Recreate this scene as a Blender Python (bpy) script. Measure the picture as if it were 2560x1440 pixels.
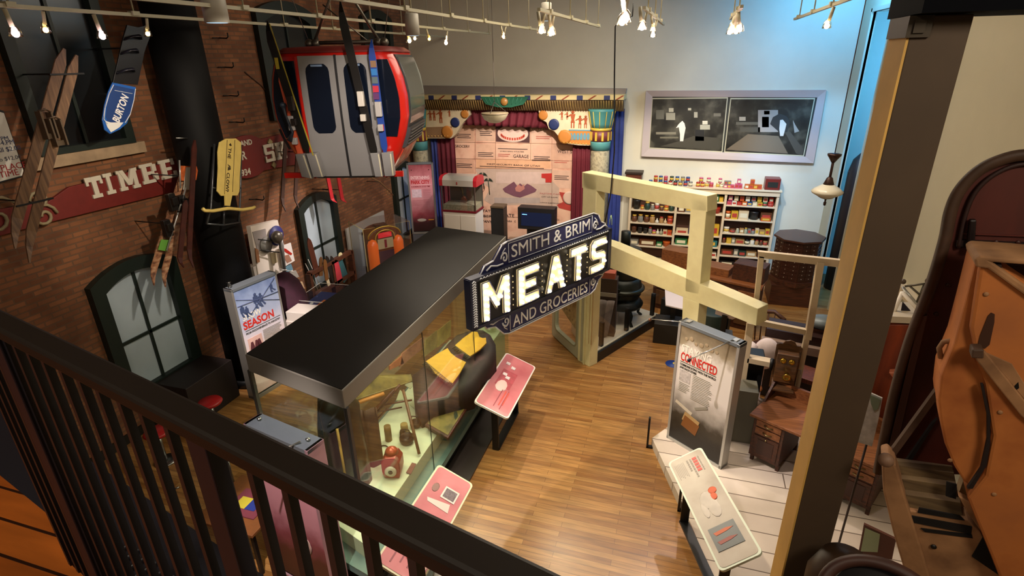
import bpy, bmesh, math, random
from mathutils import Vector, Matrix
for _o in list(bpy.data.objects): bpy.data.objects.remove(_o)
sc = bpy.context.scene
COL = sc.collection
R = math.radians
random.seed(7)
# ---------------------------------------------------------------- camera
FPX, H = 1382.4, 5.6
YAW, PIT, ROLL = R(17.7034), R(22.5407), R(-1.13156)
_f = Vector((-math.sin(YAW)*math.cos(PIT), math.cos(YAW)*math.cos(PIT), -math.sin(PIT)))
_r = Vector((math.cos(YAW), math.sin(YAW), 0)); _u = _r.cross(_f)
RV = _r*math.cos(ROLL) + _u*math.sin(ROLL); UV = -_r*math.sin(ROLL) + _u*math.cos(ROLL); FV = _f
CAM = Vector((0, 0, H))
cd = bpy.data.cameras.new('camera'); cam = bpy.data.objects.new('camera', cd); COL.objects.link(cam)
cd.sensor_fit = 'HORIZONTAL'; cd.sensor_width = 36; cd.lens = 36*FPX/2560; cd.clip_start = 0.05; cd.clip_end = 100
cam.matrix_world = Matrix(((RV.x, UV.x, -FV.x, 0), (RV.y, UV.y, -FV.y, 0), (RV.z, UV.z, -FV.z, H), (0, 0, 0, 1)))
sc.camera = cam
# ---------------------------------------------------------------- world, colour management, lights
sc.view_settings.view_transform = 'Standard'; sc.view_settings.look = 'None'
sc.view_settings.exposure = 1.0; sc.view_settings.gamma = 1.0; sc.view_settings.use_curve_mapping = False
w = bpy.data.worlds.new('world'); sc.world = w; w.use_nodes = True
w.node_tree.nodes['Background'].inputs[0].default_value = (1.0, .72, .5, 1); w.node_tree.nodes['Background'].inputs[1].default_value = 0.03
WARM = (1.0, .85, .66); NEUT = (1.0, .93, .84); PINK = (1.0, .86, .80); BLUE = (.10, .46, 1.0)
def lamp(kind, name, loc, energy, color=WARM, to=None, size=.06, angle=60, blend=.6):
    l = bpy.data.lights.new(name, kind); l.energy = energy; l.color = color
    if kind == 'AREA': l.shape = 'SQUARE'; l.size = size
    else: l.shadow_soft_size = size
    if kind == 'SPOT': l.spot_size = R(angle); l.spot_blend = blend
    o = bpy.data.objects.new(name, l); COL.objects.link(o); o.location = loc
    if to is not None: o.rotation_euler = (Vector(to)-Vector(loc)).to_track_quat('-Z', 'Y').to_euler()
    return o
# broad bounce of the many ceiling fixtures above the frame, then two added fills
lamp('AREA', 'ceiling_wash', (-1.6, 10.2, 7.8), 250, WARM, (-2.5, 9.5, 0), 5)
lamp('AREA', 'front_fill', (3.0, .2, 7.7), 90, WARM, (2.4, 3.6, 3.4), 1.4)  # unseen fill added to brighten the post and the rusty skip
lamp('AREA', 'mezzanine_fill', (-2.2, -1.6, 7.6), 42, WARM, (-2.0, .2, 4.0), .8)  # unseen fill added to brighten the mezzanine planks
# track spots: (from, to, energy, colour, angle)
SP = [((-3.5, 8.5, 6.1), (-1.6, 6.2, 0), 300, WARM, 60),      # wood floor
      ((-2.1, 5.0, 6.1), (-.9, 5.0, 0), 200, WARM, 62),       # wood floor near
      ((.5, 9.5, 6.1), (1.4, 6.4, 0.1), 160, PINK, 52),       # platform
      ((.5, 4.5, 6.1), (1.2, 5.0, 0.2), 60, PINK, 60),
      ((-2.1, 5.5, 6.1), (.5, 7.2, 1.4), 560, PINK, 24),      # staying panel
      ((.5, 12.0, 6.1), (.4, 15.8, 2.0), 330, NEUT, 58),      # grocery shelves
      ((1.7, 12.2, 6.1), (2.2, 15.8, 1.6), 170, WARM, 50),
      ((-.76, 11.9, 6.1), (-.6, 15.9, 2.2), 200, NEUT, 48),
      ((-2.1, 11.5, 6.1), (-4.2, 15.6, 2.0), 720, PINK, 54),  # stage backdrop
      ((-3.6, 12.5, 6.1), (-6.0, 15.7, 2.4), 260, PINK, 50),
      ((-2.1, 12.8, 6.1), (-2.6, 15.8, 3.4), 90, WARM, 46),
      ((-.76, 6.0, 6.1), (-.6, 8.9, 3.2), 420, WARM, 62),     # pale house frame
      ((-3.6, 12.0, 6.1), (-7.7, 9.6, 2.2), 850, PINK, 24),   # white ski display
      ((-5.2, 4.6, 6.1), (-6.9, 7.1, 1.5), 1100, PINK, 20),    # snow season panel
      ((-5.2, 12.0, 6.1), (-7.5, 14.3, 1.9), 330, PINK, 22),
      ((-3.6, 5.2, 6.1), (-8.1, 6.6, 3.9), 260, WARM, 50),    # timber sign, brick
      ((-5.2, 8.5, 6.1), (-8.1, 10.6, 3.0), 80, WARM, 60),
      ((-2.1, 4.6, 6.1), (-5.2, 8.3, 4.6), 330, PINK, 30),    # gondola cabin
      ((-2.1, 7.2, 6.1), (-3.0, 9.2, 2.7), 60, WARM, 30), ((-2.1, 9.5, 6.1), (-2.35, 7.3, 1.0), 65, PINK, 30),   # reader rails
      ((-.76, 4.5, 6.1), (-2.3, 4.3, 1.0), 60, PINK, 40),
      ((-2.9, 1.9, 6.1), (-3.7, 3.65, 1.3), 800, PINK, 24),
      ((1.7, 9.5, 6.1), (1.0, 11.0, 1.0), 100, WARM, 60),
      ((-.76, 10.5, 6.1), (1.0, 16, 3.7), 90, NEUT, 54), ((-3.6, 9.0, 6.1), (-8.1, 12.2, 2.6), 200, WARM, 46),
      ((-2.1, 3.2, 6.1), (-5.0, 8.0, 4.2), 180, PINK, 24)]
for i, (a, b, e, c, an) in enumerate(SP): lamp('SPOT', 'track_spot', a, e, c, b, .05, an)
lamp('AREA', 'blue_wash', (2.8, 14.0, 7.6), 75, BLUE, (3.4, 16, 4.0), .5)
lamp('SPOT', 'blue_track_spot', (1.7, 11.9, 6.1), 420, BLUE, (3.4, 16, 2.4), .05, 50)
lamp('POINT', 'corridor_blue', (5.2, 13.8, 5.6), 170, BLUE, None, .3)
lamp('POINT', 'corridor_blue_low', (5.4, 12.6, 1.8), 30, BLUE, None, .3)
# ---------------------------------------------------------------- geometry helpers
def at(x, y, z=None, X=None, Y=None, t=None):
    d = RV*((x-1280)/FPX) - UV*((y-720)/FPX) + FV
    if z is not None: s = (z-H)/d.z
    elif X is not None: s = X/d.x
    elif Y is not None: s = Y/d.y
    else: s = t
    return CAM + d*s
Z3 = Vector((0, 0, 1))
class Fr:
    """local frame: u right, n towards the viewer, v up"""
    def __init__(s, o, u, v=Z3, n=None):
        s.o = Vector(o); s.u = Vector(u).normalized(); s.v = Vector(v).normalized()
        s.n = Vector(n).normalized() if n is not None else s.u.cross(s.v).normalized()
    def p(s, a, b, c): return s.o + s.u*a + s.n*b + s.v*c
    def px(s, x, y, b=0.0):
        d = RV*((x-1280)/FPX) - UV*((y-720)/FPX) + FV
        o = s.o + s.n*b; t = (o-CAM).dot(s.n)/d.dot(s.n); q = CAM + d*t - s.o
        return q.dot(s.u), q.dot(s.v)
    def shift(s, a, b, c): return Fr(s.p(a, b, c), s.u, s.v, s.n)
def fr_az(o, az):
    return Fr(o, (math.sin(R(az)), math.cos(R(az)), 0))
def fr_pts(A, B, up=Z3):
    A = Vector(A); B = Vector(B); return Fr(A, B-A, up)
WORLD = Fr((0, 0, 0), (1, 0, 0), (0, 0, 1), (0, 1, 0))
class MB:
    def __init__(s): s.v = []; s.f = []; s.m = []; s.cm = 0; s.sm = []
    def add(s, vs, fs, smooth=False):
        k = len(s.v); s.v += [Vector(q) for q in vs]; s.f += [tuple(i+k for i in f) for f in fs]
        s.m += [s.cm]*len(fs); s.sm += [smooth]*len(fs); return s
    def mi(s, i): s.cm = i; return s
    def box(s, a, b, c, fr=WORLD):
        P = [fr.p(x, y, z) for x in a for y in b for z in c]
        return s.add(P, [(0, 1, 3, 2), (4, 6, 7, 5), (0, 4, 5, 1), (2, 3, 7, 6), (0, 2, 6, 4), (1, 5, 7, 3)])
    def poly(s, pts, b0, b1, fr):
        n = len(pts); P = [fr.p(a, b0, c) for a, c in pts] + [fr.p(a, b1, c) for a, c in pts]
        return s.add(P, [tuple(range(n-1, -1, -1)), tuple(range(n, 2*n))] + [(i, (i+1) % n, n+(i+1) % n, n+i) for i in range(n)])
    def pxpoly(s, pts, b0, b1, fr):
        return s.poly([fr.px(x, y, b1) for x, y in pts], b0, b1, fr)
    def prism(s, P, d):
        P = [Vector(p) for p in P]; n = len(P); d = Vector(d)
        return s.add(P+[p+d for p in P], [tuple(range(n-1, -1, -1)), tuple(range(n, 2*n))] + [(i, (i+1) % n, n+(i+1) % n, n+i) for i in range(n)])
    def tube(s, path, r, seg=8, closed=False, flat=1.0):
        path = [Vector(p) for p in path]; n = len(path); rs = r if isinstance(r, (list, tuple)) else [r]*n
        V = []; prev = None
        for i, p in enumerate(path):
            if closed: t = path[(i+1) % n]-path[i-1]
            else: t = path[min(i+1, n-1)]-path[max(i-1, 0)]
            t = t.normalized() if t.length > 1e-9 else Vector((0, 0, 1))
            if prev is None: prev = t.orthogonal().normalized()
            x = (prev - t*prev.dot(t)); x = x.normalized() if x.length > 1e-6 else t.orthogonal().normalized(); prev = x; y = t.cross(x)
            V += [p + (x*math.cos(2*math.pi*k/seg) + y*math.sin(2*math.pi*k/seg)*flat)*rs[i] for k in range(seg)]
        F = []
        m = n if closed else n-1
        for i in range(m):
            j = (i+1) % n
            F += [(i*seg+k, i*seg+(k+1) % seg, j*seg+(k+1) % seg, j*seg+k) for k in range(seg)]
        if not closed: F += [tuple(range(seg-1, -1, -1)), tuple((n-1)*seg+k for k in range(seg))]
        return s.add(V, F, True)
    def lathe(s, c, prof, seg=24, axis=Z3, smooth=True, squash=1.0):
        c = Vector(c); ax = Vector(axis).normalized(); x = ax.orthogonal().normalized(); y = ax.cross(x); n = len(prof)
        V = [c + ax*z + (x*math.cos(2*math.pi*k/seg) + y*math.sin(2*math.pi*k/seg)*squash)*max(r, 1e-4) for r, z in prof for k in range(seg)]
        F = [(i*seg+k, i*seg+(k+1) % seg, (i+1)*seg+(k+1) % seg, (i+1)*seg+k) for i in range(n-1) for k in range(seg)]
        F += [tuple(range(seg-1, -1, -1)), tuple((n-1)*seg+k for k in range(seg))]
        return s.add(V, F, smooth)
    def ball(s, c, r, sx=1, sy=1, sz=1, seg=12, rings=8, fr=WORLD):
        c = Vector(c); V = []; F = []
        for i in range(rings+1):
            th = math.pi*i/rings
            for k in range(seg):
                ph = 2*math.pi*k/seg
                V.append(c + fr.u*(r*sx*math.sin(th)*math.cos(ph)) + fr.n*(r*sy*math.sin(th)*math.sin(ph)) + fr.v*(r*sz*math.cos(th)))
        for i in range(rings): F += [(i*seg+k, i*seg+(k+1) % seg, (i+1)*seg+(k+1) % seg, (i+1)*seg+k) for k in range(seg)]
        return s.add(V, F, True)
    def loft(s, rings, smooth=True, caps=True):
        n = len(rings[0]); V = [q for r in rings for q in r]
        F = [(i*n+k, i*n+(k+1) % n, (i+1)*n+(k+1) % n, (i+1)*n+k) for i in range(len(rings)-1) for k in range(n)]
        if caps: F += [tuple(range(n-1, -1, -1)), tuple((len(rings)-1)*n+k for k in range(n))]
        return s.add(V, F, smooth)
    def grid(s, fn, nu, nv, th=None, smooth=True):
        V = [fn(i/nu, j/nv) for j in range(nv+1) for i in range(nu+1)]
        F = [(j*(nu+1)+i, j*(nu+1)+i+1, (j+1)*(nu+1)+i+1, (j+1)*(nu+1)+i) for j in range(nv) for i in range(nu)]
        if th is not None:
            th = Vector(th); k = len(V); V += [q+th for q in V]; F2 = [tuple(x+k for x in reversed(f)) for f in F]
            bd = [i for i in range(nu+1)] + [j*(nu+1)+nu for j in range(1, nv+1)] + [nv*(nu+1)+i for i in range(nu-1, -1, -1)] + [j*(nu+1) for j in range(nv-1, 0, -1)]
            F += F2 + [(bd[i], bd[(i+1) % len(bd)], bd[(i+1) % len(bd)]+k, bd[i]+k) for i in range(len(bd))]
        return s.add(V, F, smooth)
ORG = {}
def _mesh(name, mb, mats, org):
    me = bpy.data.meshes.new(name); me.from_pydata([tuple(v-org) for v in mb.v], [], mb.f)
    for m in (mats if isinstance(mats, (list, tuple)) else [mats]): me.materials.append(m)
    me.polygons.foreach_set('material_index', mb.m); me.polygons.foreach_set('use_smooth', mb.sm)
    me.update()
    bm = bmesh.new(); bm.from_mesh(me); bmesh.ops.recalc_face_normals(bm, faces=bm.faces); bm.to_mesh(me); bm.free()
    return me
def _bev(o, w, seg=2):
    m = o.modifiers.new('bevel', 'BEVEL'); m.width = w; m.segments = seg; m.limit_method = 'ANGLE'; m.angle_limit = R(40)
def thing(name, label, cat, loc, group=None):
    o = bpy.data.objects.new(name, None); COL.objects.link(o); o.empty_display_size = .1
    o.location = loc; o['label'] = label; o['category'] = cat
    if group: o['group'] = group
    ORG[o] = Vector(loc); return o
def part(name, mb, mat, parent, bevel=0, label=None, kind=None):
    org = ORG[parent]; me = _mesh(name, mb, mat, org); o = bpy.data.objects.new(name, me); COL.objects.link(o)
    o.parent = parent; ORG[o] = org
    if bevel: _bev(o, bevel)
    if label: o['label'] = label
    if kind: o['kind'] = kind
    return o
def solo(name, label, cat, mb, mat, group=None, bevel=0, kind=None):
    xs = [v.x for v in mb.v]; ys = [v.y for v in mb.v]; zs = [v.z for v in mb.v]
    org = Vector(((min(xs)+max(xs))/2, (min(ys)+max(ys))/2, min(zs)))
    me = _mesh(name, mb, mat, org); o = bpy.data.objects.new(name, me); COL.objects.link(o); o.location = org; ORG[o] = org
    o['label'] = label; o['category'] = cat
    if group: o['group'] = group
    if kind: o['kind'] = kind
    if bevel: _bev(o, bevel)
    return o
def struct(name, mb, mat, bevel=0, label=None, parent=None):
    if parent: return part(name, mb, mat, parent, bevel)
    me = _mesh(name, mb, mat, Vector((0, 0, 0))); o = bpy.data.objects.new(name, me); COL.objects.link(o)
    o['kind'] = 'structure'; ORG[o] = Vector((0, 0, 0))
    if label: o['label'] = label
    if bevel: _bev(o, bevel)
    return o
def dup(root, dloc, label=None, rotz=0):
    r = root.copy(); COL.objects.link(r); r.location = root.location + Vector(dloc); r.rotation_euler.z += rotz
    if label: r['label'] = label
    for ch in list(root.children):
        c = ch.copy(); COL.objects.link(c); c.parent = r
        for g in list(ch.children):
            d = g.copy(); COL.objects.link(d); d.parent = c
    return r
def text(fr, s, a, c, h, mat, parent, b=.004, ext=.002, width=None, align='LEFT', name='lettering', bold=0, parent_org=None, shear=0, rot=0):
    """one line of lettering standing on frame fr, cap height h, baseline at (a, c)"""
    cu = bpy.data.curves.new(name, 'FONT'); cu.body = s; cu.size = 1; cu.extrude = .02; cu.offset = bold; cu.shear = shear; cu.resolution_u = 3
    cu.align_x = align
    t = bpy.data.objects.new(name, cu); COL.objects.link(t); dg = bpy.context.evaluated_depsgraph_get()
    me = bpy.data.meshes.new_from_object(t.evaluated_get(dg)); bpy.data.objects.remove(t); bpy.data.curves.remove(cu)
    k = h/.72; xs = [v.co.x for v in me.vertices] or [0, 1]; wd = max(xs)-min(xs)
    kx = k if width is None else width/max(wd, 1e-6)
    x0 = min(xs) if (width is not None and align == 'LEFT') else 0
    cr, sr = math.cos(R(rot)), math.sin(R(rot)); org = ORG[parent]
    for v in me.vertices:
        x = (v.co.x-x0)*kx; y = v.co.y*k
        q = fr.p(a + x*cr - y*sr, b + (v.co.z+.02)/.04*ext, c + x*sr + y*cr); v.co = q-org
    me.materials.clear(); me.materials.append(mat)
    o = bpy.data.objects.new(name, me); COL.objects.link(o); o.parent = parent; ORG[o] = org
    return o
# ---------------------------------------------------------------- materials
def lin(c):
    if isinstance(c, str): c = [int(c[i:i+2], 16)/255 for i in (0, 2, 4)]
    return tuple(x/12.92 if x <= .04045 else ((x+.055)/1.055)**2.4 for x in c)
MC = {}
def mat(c, rough=.6, metal=0, spec=.5, emit=0, alpha=None, noise=0, nscale=8, coat=0, name=None, bump=0):
    key = (c if isinstance(c, str) else tuple(c), rough, metal, spec, emit, noise, nscale, coat, bump)
    if key in MC: return MC[key]
    m = bpy.data.materials.new(name or 'paint_'+str(len(MC))); m.use_nodes = True; nt = m.node_tree; b = nt.nodes['Principled BSDF']
    L = lin(c); b.inputs['Base Color'].default_value = (*L, 1); b.inputs['Roughness'].default_value = rough; b.inputs['Metallic'].default_value = metal
    b.inputs['Specular IOR Level'].default_value = spec
    if coat: b.inputs['Coat Weight'].default_value = coat
    if emit: b.inputs['Emission Color'].default_value = (*L, 1); b.inputs['Emission Strength'].default_value = emit
    if noise or bump:
        tc = nt.nodes.new('ShaderNodeTexCoord'); nz = nt.nodes.new('ShaderNodeTexNoise'); nz.inputs['Scale'].default_value = nscale; nz.inputs['Detail'].default_value = 5
        nt.links.new(tc.outputs['Object'], nz.inputs['Vector'])
        if noise:
            rp = nt.nodes.new('ShaderNodeValToRGB'); rp.color_ramp.elements[0].position = .3; rp.color_ramp.elements[1].position = .7
            rp.color_ramp.elements[0].color = (*[x*(1-noise) for x in L], 1); rp.color_ramp.elements[1].color = (*[min(1, x*(1+noise)) for x in L], 1)
            nt.links.new(nz.outputs['Fac'], rp.inputs['Fac']); nt.links.new(rp.outputs['Color'], b.inputs['Base Color'])
        if bump:
            bp = nt.nodes.new('ShaderNodeBump'); bp.inputs['Strength'].default_value = bump; bp.inputs['Distance'].default_value = .02
            nt.links.new(nz.outputs['Fac'], bp.inputs['Height']); nt.links.new(bp.outputs['Normal'], b.inputs['Normal'])
    MC[key] = m; return m
def ramp_mat(name, stops, tex='noise', scale=4, stretch=(1, 1, 1), rough=.6, metal=0, detail=4, distort=0, bump=0, coat=0):
    m = bpy.data.materials.new(name); m.use_nodes = True; nt = m.node_tree; b = nt.nodes['Principled BSDF']
    tc = nt.nodes.new('ShaderNodeTexCoord'); mp = nt.nodes.new('ShaderNodeMapping'); mp.inputs['Scale'].default_value = stretch
    nt.links.new(tc.outputs['Object'], mp.inputs['Vector'])
    if tex == 'voronoi': tx = nt.nodes.new('ShaderNodeTexVoronoi'); out = tx.outputs['Color']
    else:
        tx = nt.nodes.new('ShaderNodeTexNoise'); tx.inputs['Detail'].default_value = detail; tx.inputs['Distortion'].default_value = distort; out = tx.outputs['Fac']
    tx.inputs['Scale'].default_value = scale
    nt.links.new(mp.outputs[0], tx.inputs['Vector']); rp = nt.nodes.new('ShaderNodeValToRGB')
    while len(rp.color_ramp.elements) < len(stops): rp.color_ramp.elements.new(.5)
    for e, (p, c) in zip(rp.color_ramp.elements, stops): e.position = p; e.color = (*lin(c), 1)
    nt.links.new(out, rp.inputs['Fac']); nt.links.new(rp.outputs['Color'], b.inputs['Base Color'])
    b.inputs['Roughness'].default_value = rough; b.inputs['Metallic'].default_value = metal
    if coat: b.inputs['Coat Weight'].default_value = coat
    if bump:
        bp = nt.nodes.new('ShaderNodeBump'); bp.inputs['Strength'].default_value = bump; bp.inputs['Distance'].default_value = .01
        nt.links.new(out, bp.inputs['Height']); nt.links.new(bp.outputs['Normal'], b.inputs['Normal'])
    return m
def wood(name, dark, light, axis=0, scale=3, rough=.5, coat=0):
    st = [14, 14, 14]; st[axis] = 1.0
    return ramp_mat(name, [(.3, dark), (.7, light)], scale=scale, stretch=st, rough=rough, detail=5, distort=.4, bump=.15, coat=coat)
def brick_mat(name, c1, c2, mortar, sx, swz, bw=.24, bh=.075, ms=.012, rough=.85, offset=.5, noise_amt=.5, bump=.5, bias=0, grain=0):
    """brick/plank pattern; swz = which object axes feed (along, up)"""
    m = bpy.data.materials.new(name); m.use_nodes = True; nt = m.node_tree; b = nt.nodes['Principled BSDF']
    tc = nt.nodes.new('ShaderNodeTexCoord'); sp = nt.nodes.new('ShaderNodeSeparateXYZ'); cb = nt.nodes.new('ShaderNodeCombineXYZ')
    nt.links.new(tc.outputs['Object'], sp.inputs[0]); nt.links.new(sp.outputs[swz[0]], cb.inputs[0]); nt.links.new(sp.outputs[swz[1]], cb.inputs[1])
    bk = nt.nodes.new('ShaderNodeTexBrick'); bk.offset = offset; bk.inputs['Scale'].default_value = 1; bk.inputs['Brick Width'].default_value = bw; bk.inputs['Row Height'].default_value = bh
    bk.inputs['Mortar Size'].default_value = ms; bk.inputs['Mortar Smooth'].default_value = .2; bk.inputs['Bias'].default_value = bias
    bk.inputs['Color1'].default_value = (*lin(c1), 1); bk.inputs['Color2'].default_value = (*lin(c2), 1); bk.inputs['Mortar'].default_value = (*lin(mortar), 1)
    nt.links.new(cb.outputs[0], bk.inputs['Vector'])
    nz = nt.nodes.new('ShaderNodeTexNoise'); nz.inputs['Scale'].default_value = 2.2; nz.inputs['Detail'].default_value = 6
    if grain:
        mp = nt.nodes.new('ShaderNodeMapping'); mp.inputs['Scale'].default_value = (1, grain, 1); nt.links.new(cb.outputs[0], mp.inputs[0]); nt.links.new(mp.outputs[0], nz.inputs['Vector'])
    else: nt.links.new(tc.outputs['Object'], nz.inputs['Vector'])
    rp = nt.nodes.new('ShaderNodeMapRange'); rp.inputs['From Min'].default_value = .3; rp.inputs['From Max'].default_value = .7
    rp.inputs['To Min'].default_value = 1-noise_amt; rp.inputs['To Max'].default_value = 1+noise_amt*.5
    nt.links.new(nz.outputs['Fac'], rp.inputs['Value'])
    vm = nt.nodes.new('ShaderNodeVectorMath'); vm.operation = 'SCALE'; nt.links.new(bk.outputs['Color'], vm.inputs[0]); nt.links.new(rp.outputs[0], vm.inputs['Scale'])
    nt.links.new(vm.outputs[0], b.inputs['Base Color']); b.inputs['Roughness'].default_value = rough
    if bump:
        bp = nt.nodes.new('ShaderNodeBump'); bp.inputs['Strength'].default_value = bump; bp.inputs['Distance'].default_value = .01; bp.invert = True
        nt.links.new(bk.outputs['Fac'], bp.inputs['Height']); nt.links.new(bp.outputs['Normal'], b.inputs['Normal'])
    return m
def glass_mat(name, tint=(.9, 1, .95), op=.06, rough=.02):
    m = bpy.data.materials.new(name); m.use_nodes = True; nt = m.node_tree; nt.nodes.remove(nt.nodes['Principled BSDF'])
    tr = nt.nodes.new('ShaderNodeBsdfTransparent'); tr.inputs[0].default_value = (*tint, 1)
    gl = nt.nodes.new('ShaderNodeBsdfGlossy'); gl.inputs['Roughness'].default_value = rough; gl.inputs[0].default_value = (1, 1, 1, 1)
    lw = nt.nodes.new('ShaderNodeLayerWeight'); lw.inputs[0].default_value = .5
    pw = nt.nodes.new('ShaderNodeMath'); pw.operation = 'POWER'; pw.inputs[1].default_value = 4.5; nt.links.new(lw.outputs['Facing'], pw.inputs[0])
    ad = nt.nodes.new('ShaderNodeMath'); ad.operation = 'MULTIPLY_ADD'; ad.inputs[1].default_value = .7; ad.inputs[2].default_value = .02+op*.3; nt.links.new(pw.outputs[0], ad.inputs[0]); ad.use_clamp = True
    mx = nt.nodes.new('ShaderNodeMixShader'); nt.links.new(ad.outputs[0], mx.inputs[0]); nt.links.new(tr.outputs[0], mx.inputs[1]); nt.links.new(gl.outputs[0], mx.inputs[2])
    nt.links.new(mx.outputs[0], nt.nodes['Material Output'].inputs[0]); return m
GLASS = glass_mat('clear_glass', (.96, .99, .95)); ACRYL = glass_mat('acrylic', (.95, .96, .98), .12)
M_BLACK = mat('0a0a0b', .45); M_DK = mat('17150f', .5); M_GREEN = mat('0f1c16', .5); M_WHITE = mat('e8e4dc', .5); M_CREAM = mat('d9cf9f', .6, noise=.05)
M_STEEL = mat('9a9a98', .3, 1); M_GREY = mat('77756f', .5); M_SILV = mat('b8b8b4', .35, .6)
M_NAVY = mat('161a3c', .5); M_RED = mat('b3241b', .4)
W_DARK = wood('dark_walnut', '2c160c', '5a2e18', 0); W_MID = wood('brown_oak', '6a3c1e', '9a6034', 0); W_RED = wood('reddish_wood', '4a2012', '74351c', 2)
W_OLD = wood('weathered_wood', '7a5a40', 'a8815e', 2)
W_COUNTER = wood('counter_wood', '6a3c1e', '9a5e34', 0, rough=.35)
CREAMW = ramp_mat('distressed_cream_paint', [(.2, 'cfc394'), (.55, 'd9d0a0'), (.85, 'd2c99c')], scale=5, rough=.55)
# ================================================================ SETTING
XL, YB, XR, TOPZ = -8.15, 16.0, 3.53, 8.0
FL = Fr((XL, 0, 0), (0, 1, 0), Z3, (1, 0, 0)); FB = Fr((0, YB, 0), (1, 0, 0), Z3, (0, -1, 0)); FRW = Fr((XR, 0, 0), (0, -1, 0), Z3, (-1, 0, 0))
floor_m = brick_mat('oak_strip_floor', 'a97c46', '8a5c2e', '5a3a1c', 1, (0, 1), bw=1.1, bh=.082, ms=.0022, rough=.32, noise_amt=.35, bump=.08, offset=.37, grain=9)
struct('floor', MB().box((XL, 9), (-3, YB), (-.1, 0)), floor_m)
brick_m = brick_mat('red_brick', '8c5a38', '6a4026', '684a34', 1, (1, 2), noise_amt=.35, bump=.3)
# brick wall with its openings: lower arched windows and dark upper windows
def arch(y0, y1, z0, z1, rise, n=10):
    pts = [(y0, z0), (y1, z0)]; 
    for i in range(n+1):
        t = i/n; pts.append((y1+(y0-y1)*t, z1 - rise + rise*(1-(2*t-1)**2)))
    return pts
struct('wall_left', MB().box((XL-.35, XL), (-3, YB), (0, TOPZ)), brick_m)
plaster = mat('cfc9b4', .75, noise=.02, nscale=3, name='plaster')
struct('wall_back', MB().box((XL-.35, XR+6), (YB, YB+.2), (0, TOPZ)), plaster)
# right wall with tall opening into the blue corridor
Y0, Y1, ZT = 15.22, 13.62, 6.39
mb = MB().box((XR, XR+.25), (-3, 13.55), (0, TOPZ)).box((XR, XR+.05), (15.05, YB), (0, TOPZ)).box((XR, XR+.05), (13.55, 15.05), (ZT, TOPZ))
struct('wall_right', mb, mat('b9b195', .75, noise=.02, nscale=3, name='beige_plaster'))
struct('wall_corridor', MB().box((XR+3.2, XR+3.3), (9, YB), (0, TOPZ)).box((XR+.25, XR+3.3), (11.2, 11.3), (0, TOPZ)), mat('9fb3c4', .7))
struct('ceiling', MB().box((XL-.35, XR+6), (-3, YB+.2), (TOPZ, TOPZ+.15)), mat('6b6350', .9))
mb = MB().box((XR-.04, XR+.07), (15.05, 15.13), (0, ZT+.07)).box((XR-.04, XR+.27), (13.47, 13.55), (0, ZT+.07)).box((XR-.04, XR+.27), (13.47, 15.13), (ZT, ZT+.08))
struct('trim_1', mb, mat('b5ae95', .6))
# projecting shade board along the corner
struct('baseboard_back', MB().box((-1.6, XR), (YB-.02, YB), (0, .12)), mat('c8c0a8', .6))
struct('baseboard_left', MB().box((XL, XL+.03), (1, YB), (0, .16)), M_DK)
# ---- lower windows (white blinds behind 2x2 panes)
pane_m = mat('a8b6c0', .35, noise=.10, nscale=1.2, emit=0)
def win(idx, y0, y1, z0, z1, rise, fw, nv, zm, dark=False, sill=True):
    base = struct('window_%d' % idx, MB().poly([(a, c) for a, c in arch(y0+fw*.8, y1-fw*.8, z0+fw*.3, z1-fw, rise)], .005, .02, FL), mat('0c1013', .25) if dark else pane_m)
    o = arch(y0, y1, z0, z1, rise); i = arch(y0+fw, y1-fw, z0+fw*.6, z1-fw, rise*.8)
    mb = MB(); n = len(o)
    for k in range(n):
        j = (k+1) % n
        P = []
        for b in (0.0, .12):
            P += [FL.p(o[k][0], b, o[k][1]), FL.p(o[j][0], b, o[j][1]), FL.p(i[j][0], b, i[j][1]), FL.p(i[k][0], b, i[k][1])]
        mb.add(P, [(0, 1, 2, 3), (7, 6, 5, 4), (0, 4, 5, 1), (3, 2, 6, 7)])
    part('window_frame', mb, M_GREEN, base)
    mb = MB()
    for k in range(1, nv): 
        y = y0+fw+(y1-y0-2*fw)*k/nv; mb.box((y-.022, y+.022), (.02, .05), (z0+fw*.5, z1-fw*.7), FL)
    if zm: mb.box((y0+fw*.8, y1-fw*.8), (.02, .05), (zm-.025, zm+.025), FL)
    part('muntin', mb, M_GREEN, base)
    if sill: part('window_sill', MB().box((y0-.15, y1+.15), (0, .10), (z0-.16, z0), FL), mat('9c8468', .8, noise=.2, nscale=6), base)
def fl(x, y): return FL.px(x, y)
win(1, fl(211, 725)[0], fl(500, 923)[0]+.02, .66, 2.86, .22, .20, 2, fl(288, 869)[1], False, False)
win(2, fl(737, 530)[0]-.02, fl(845, 600)[0]+.02, .60, 2.84, .22, .17, 2, fl(800, 612)[1], False, False)
win(3, 14.2, 15.45, .60, 2.84, .20, .16, 2, 1.75, False, False)
zs = fl(220, 372)[1]
win(4, fl(76, 352)[0], fl(318, 352)[0]+.05, zs, 6.9, .22, .14, 2, 0, True)
ya = fl(640, 60)[0]; yb = fl(765, 60)[0]
win(5, ya-.1, ya+1.75, zs, 6.75, .22, .22, 2, 5.4, True, False)
ya = fl(898, 70)[0]
win(6, ya, ya+1.5, zs, fl(935, 30)[1]+.05, .20, .2, 2, 0, True, False)
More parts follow.
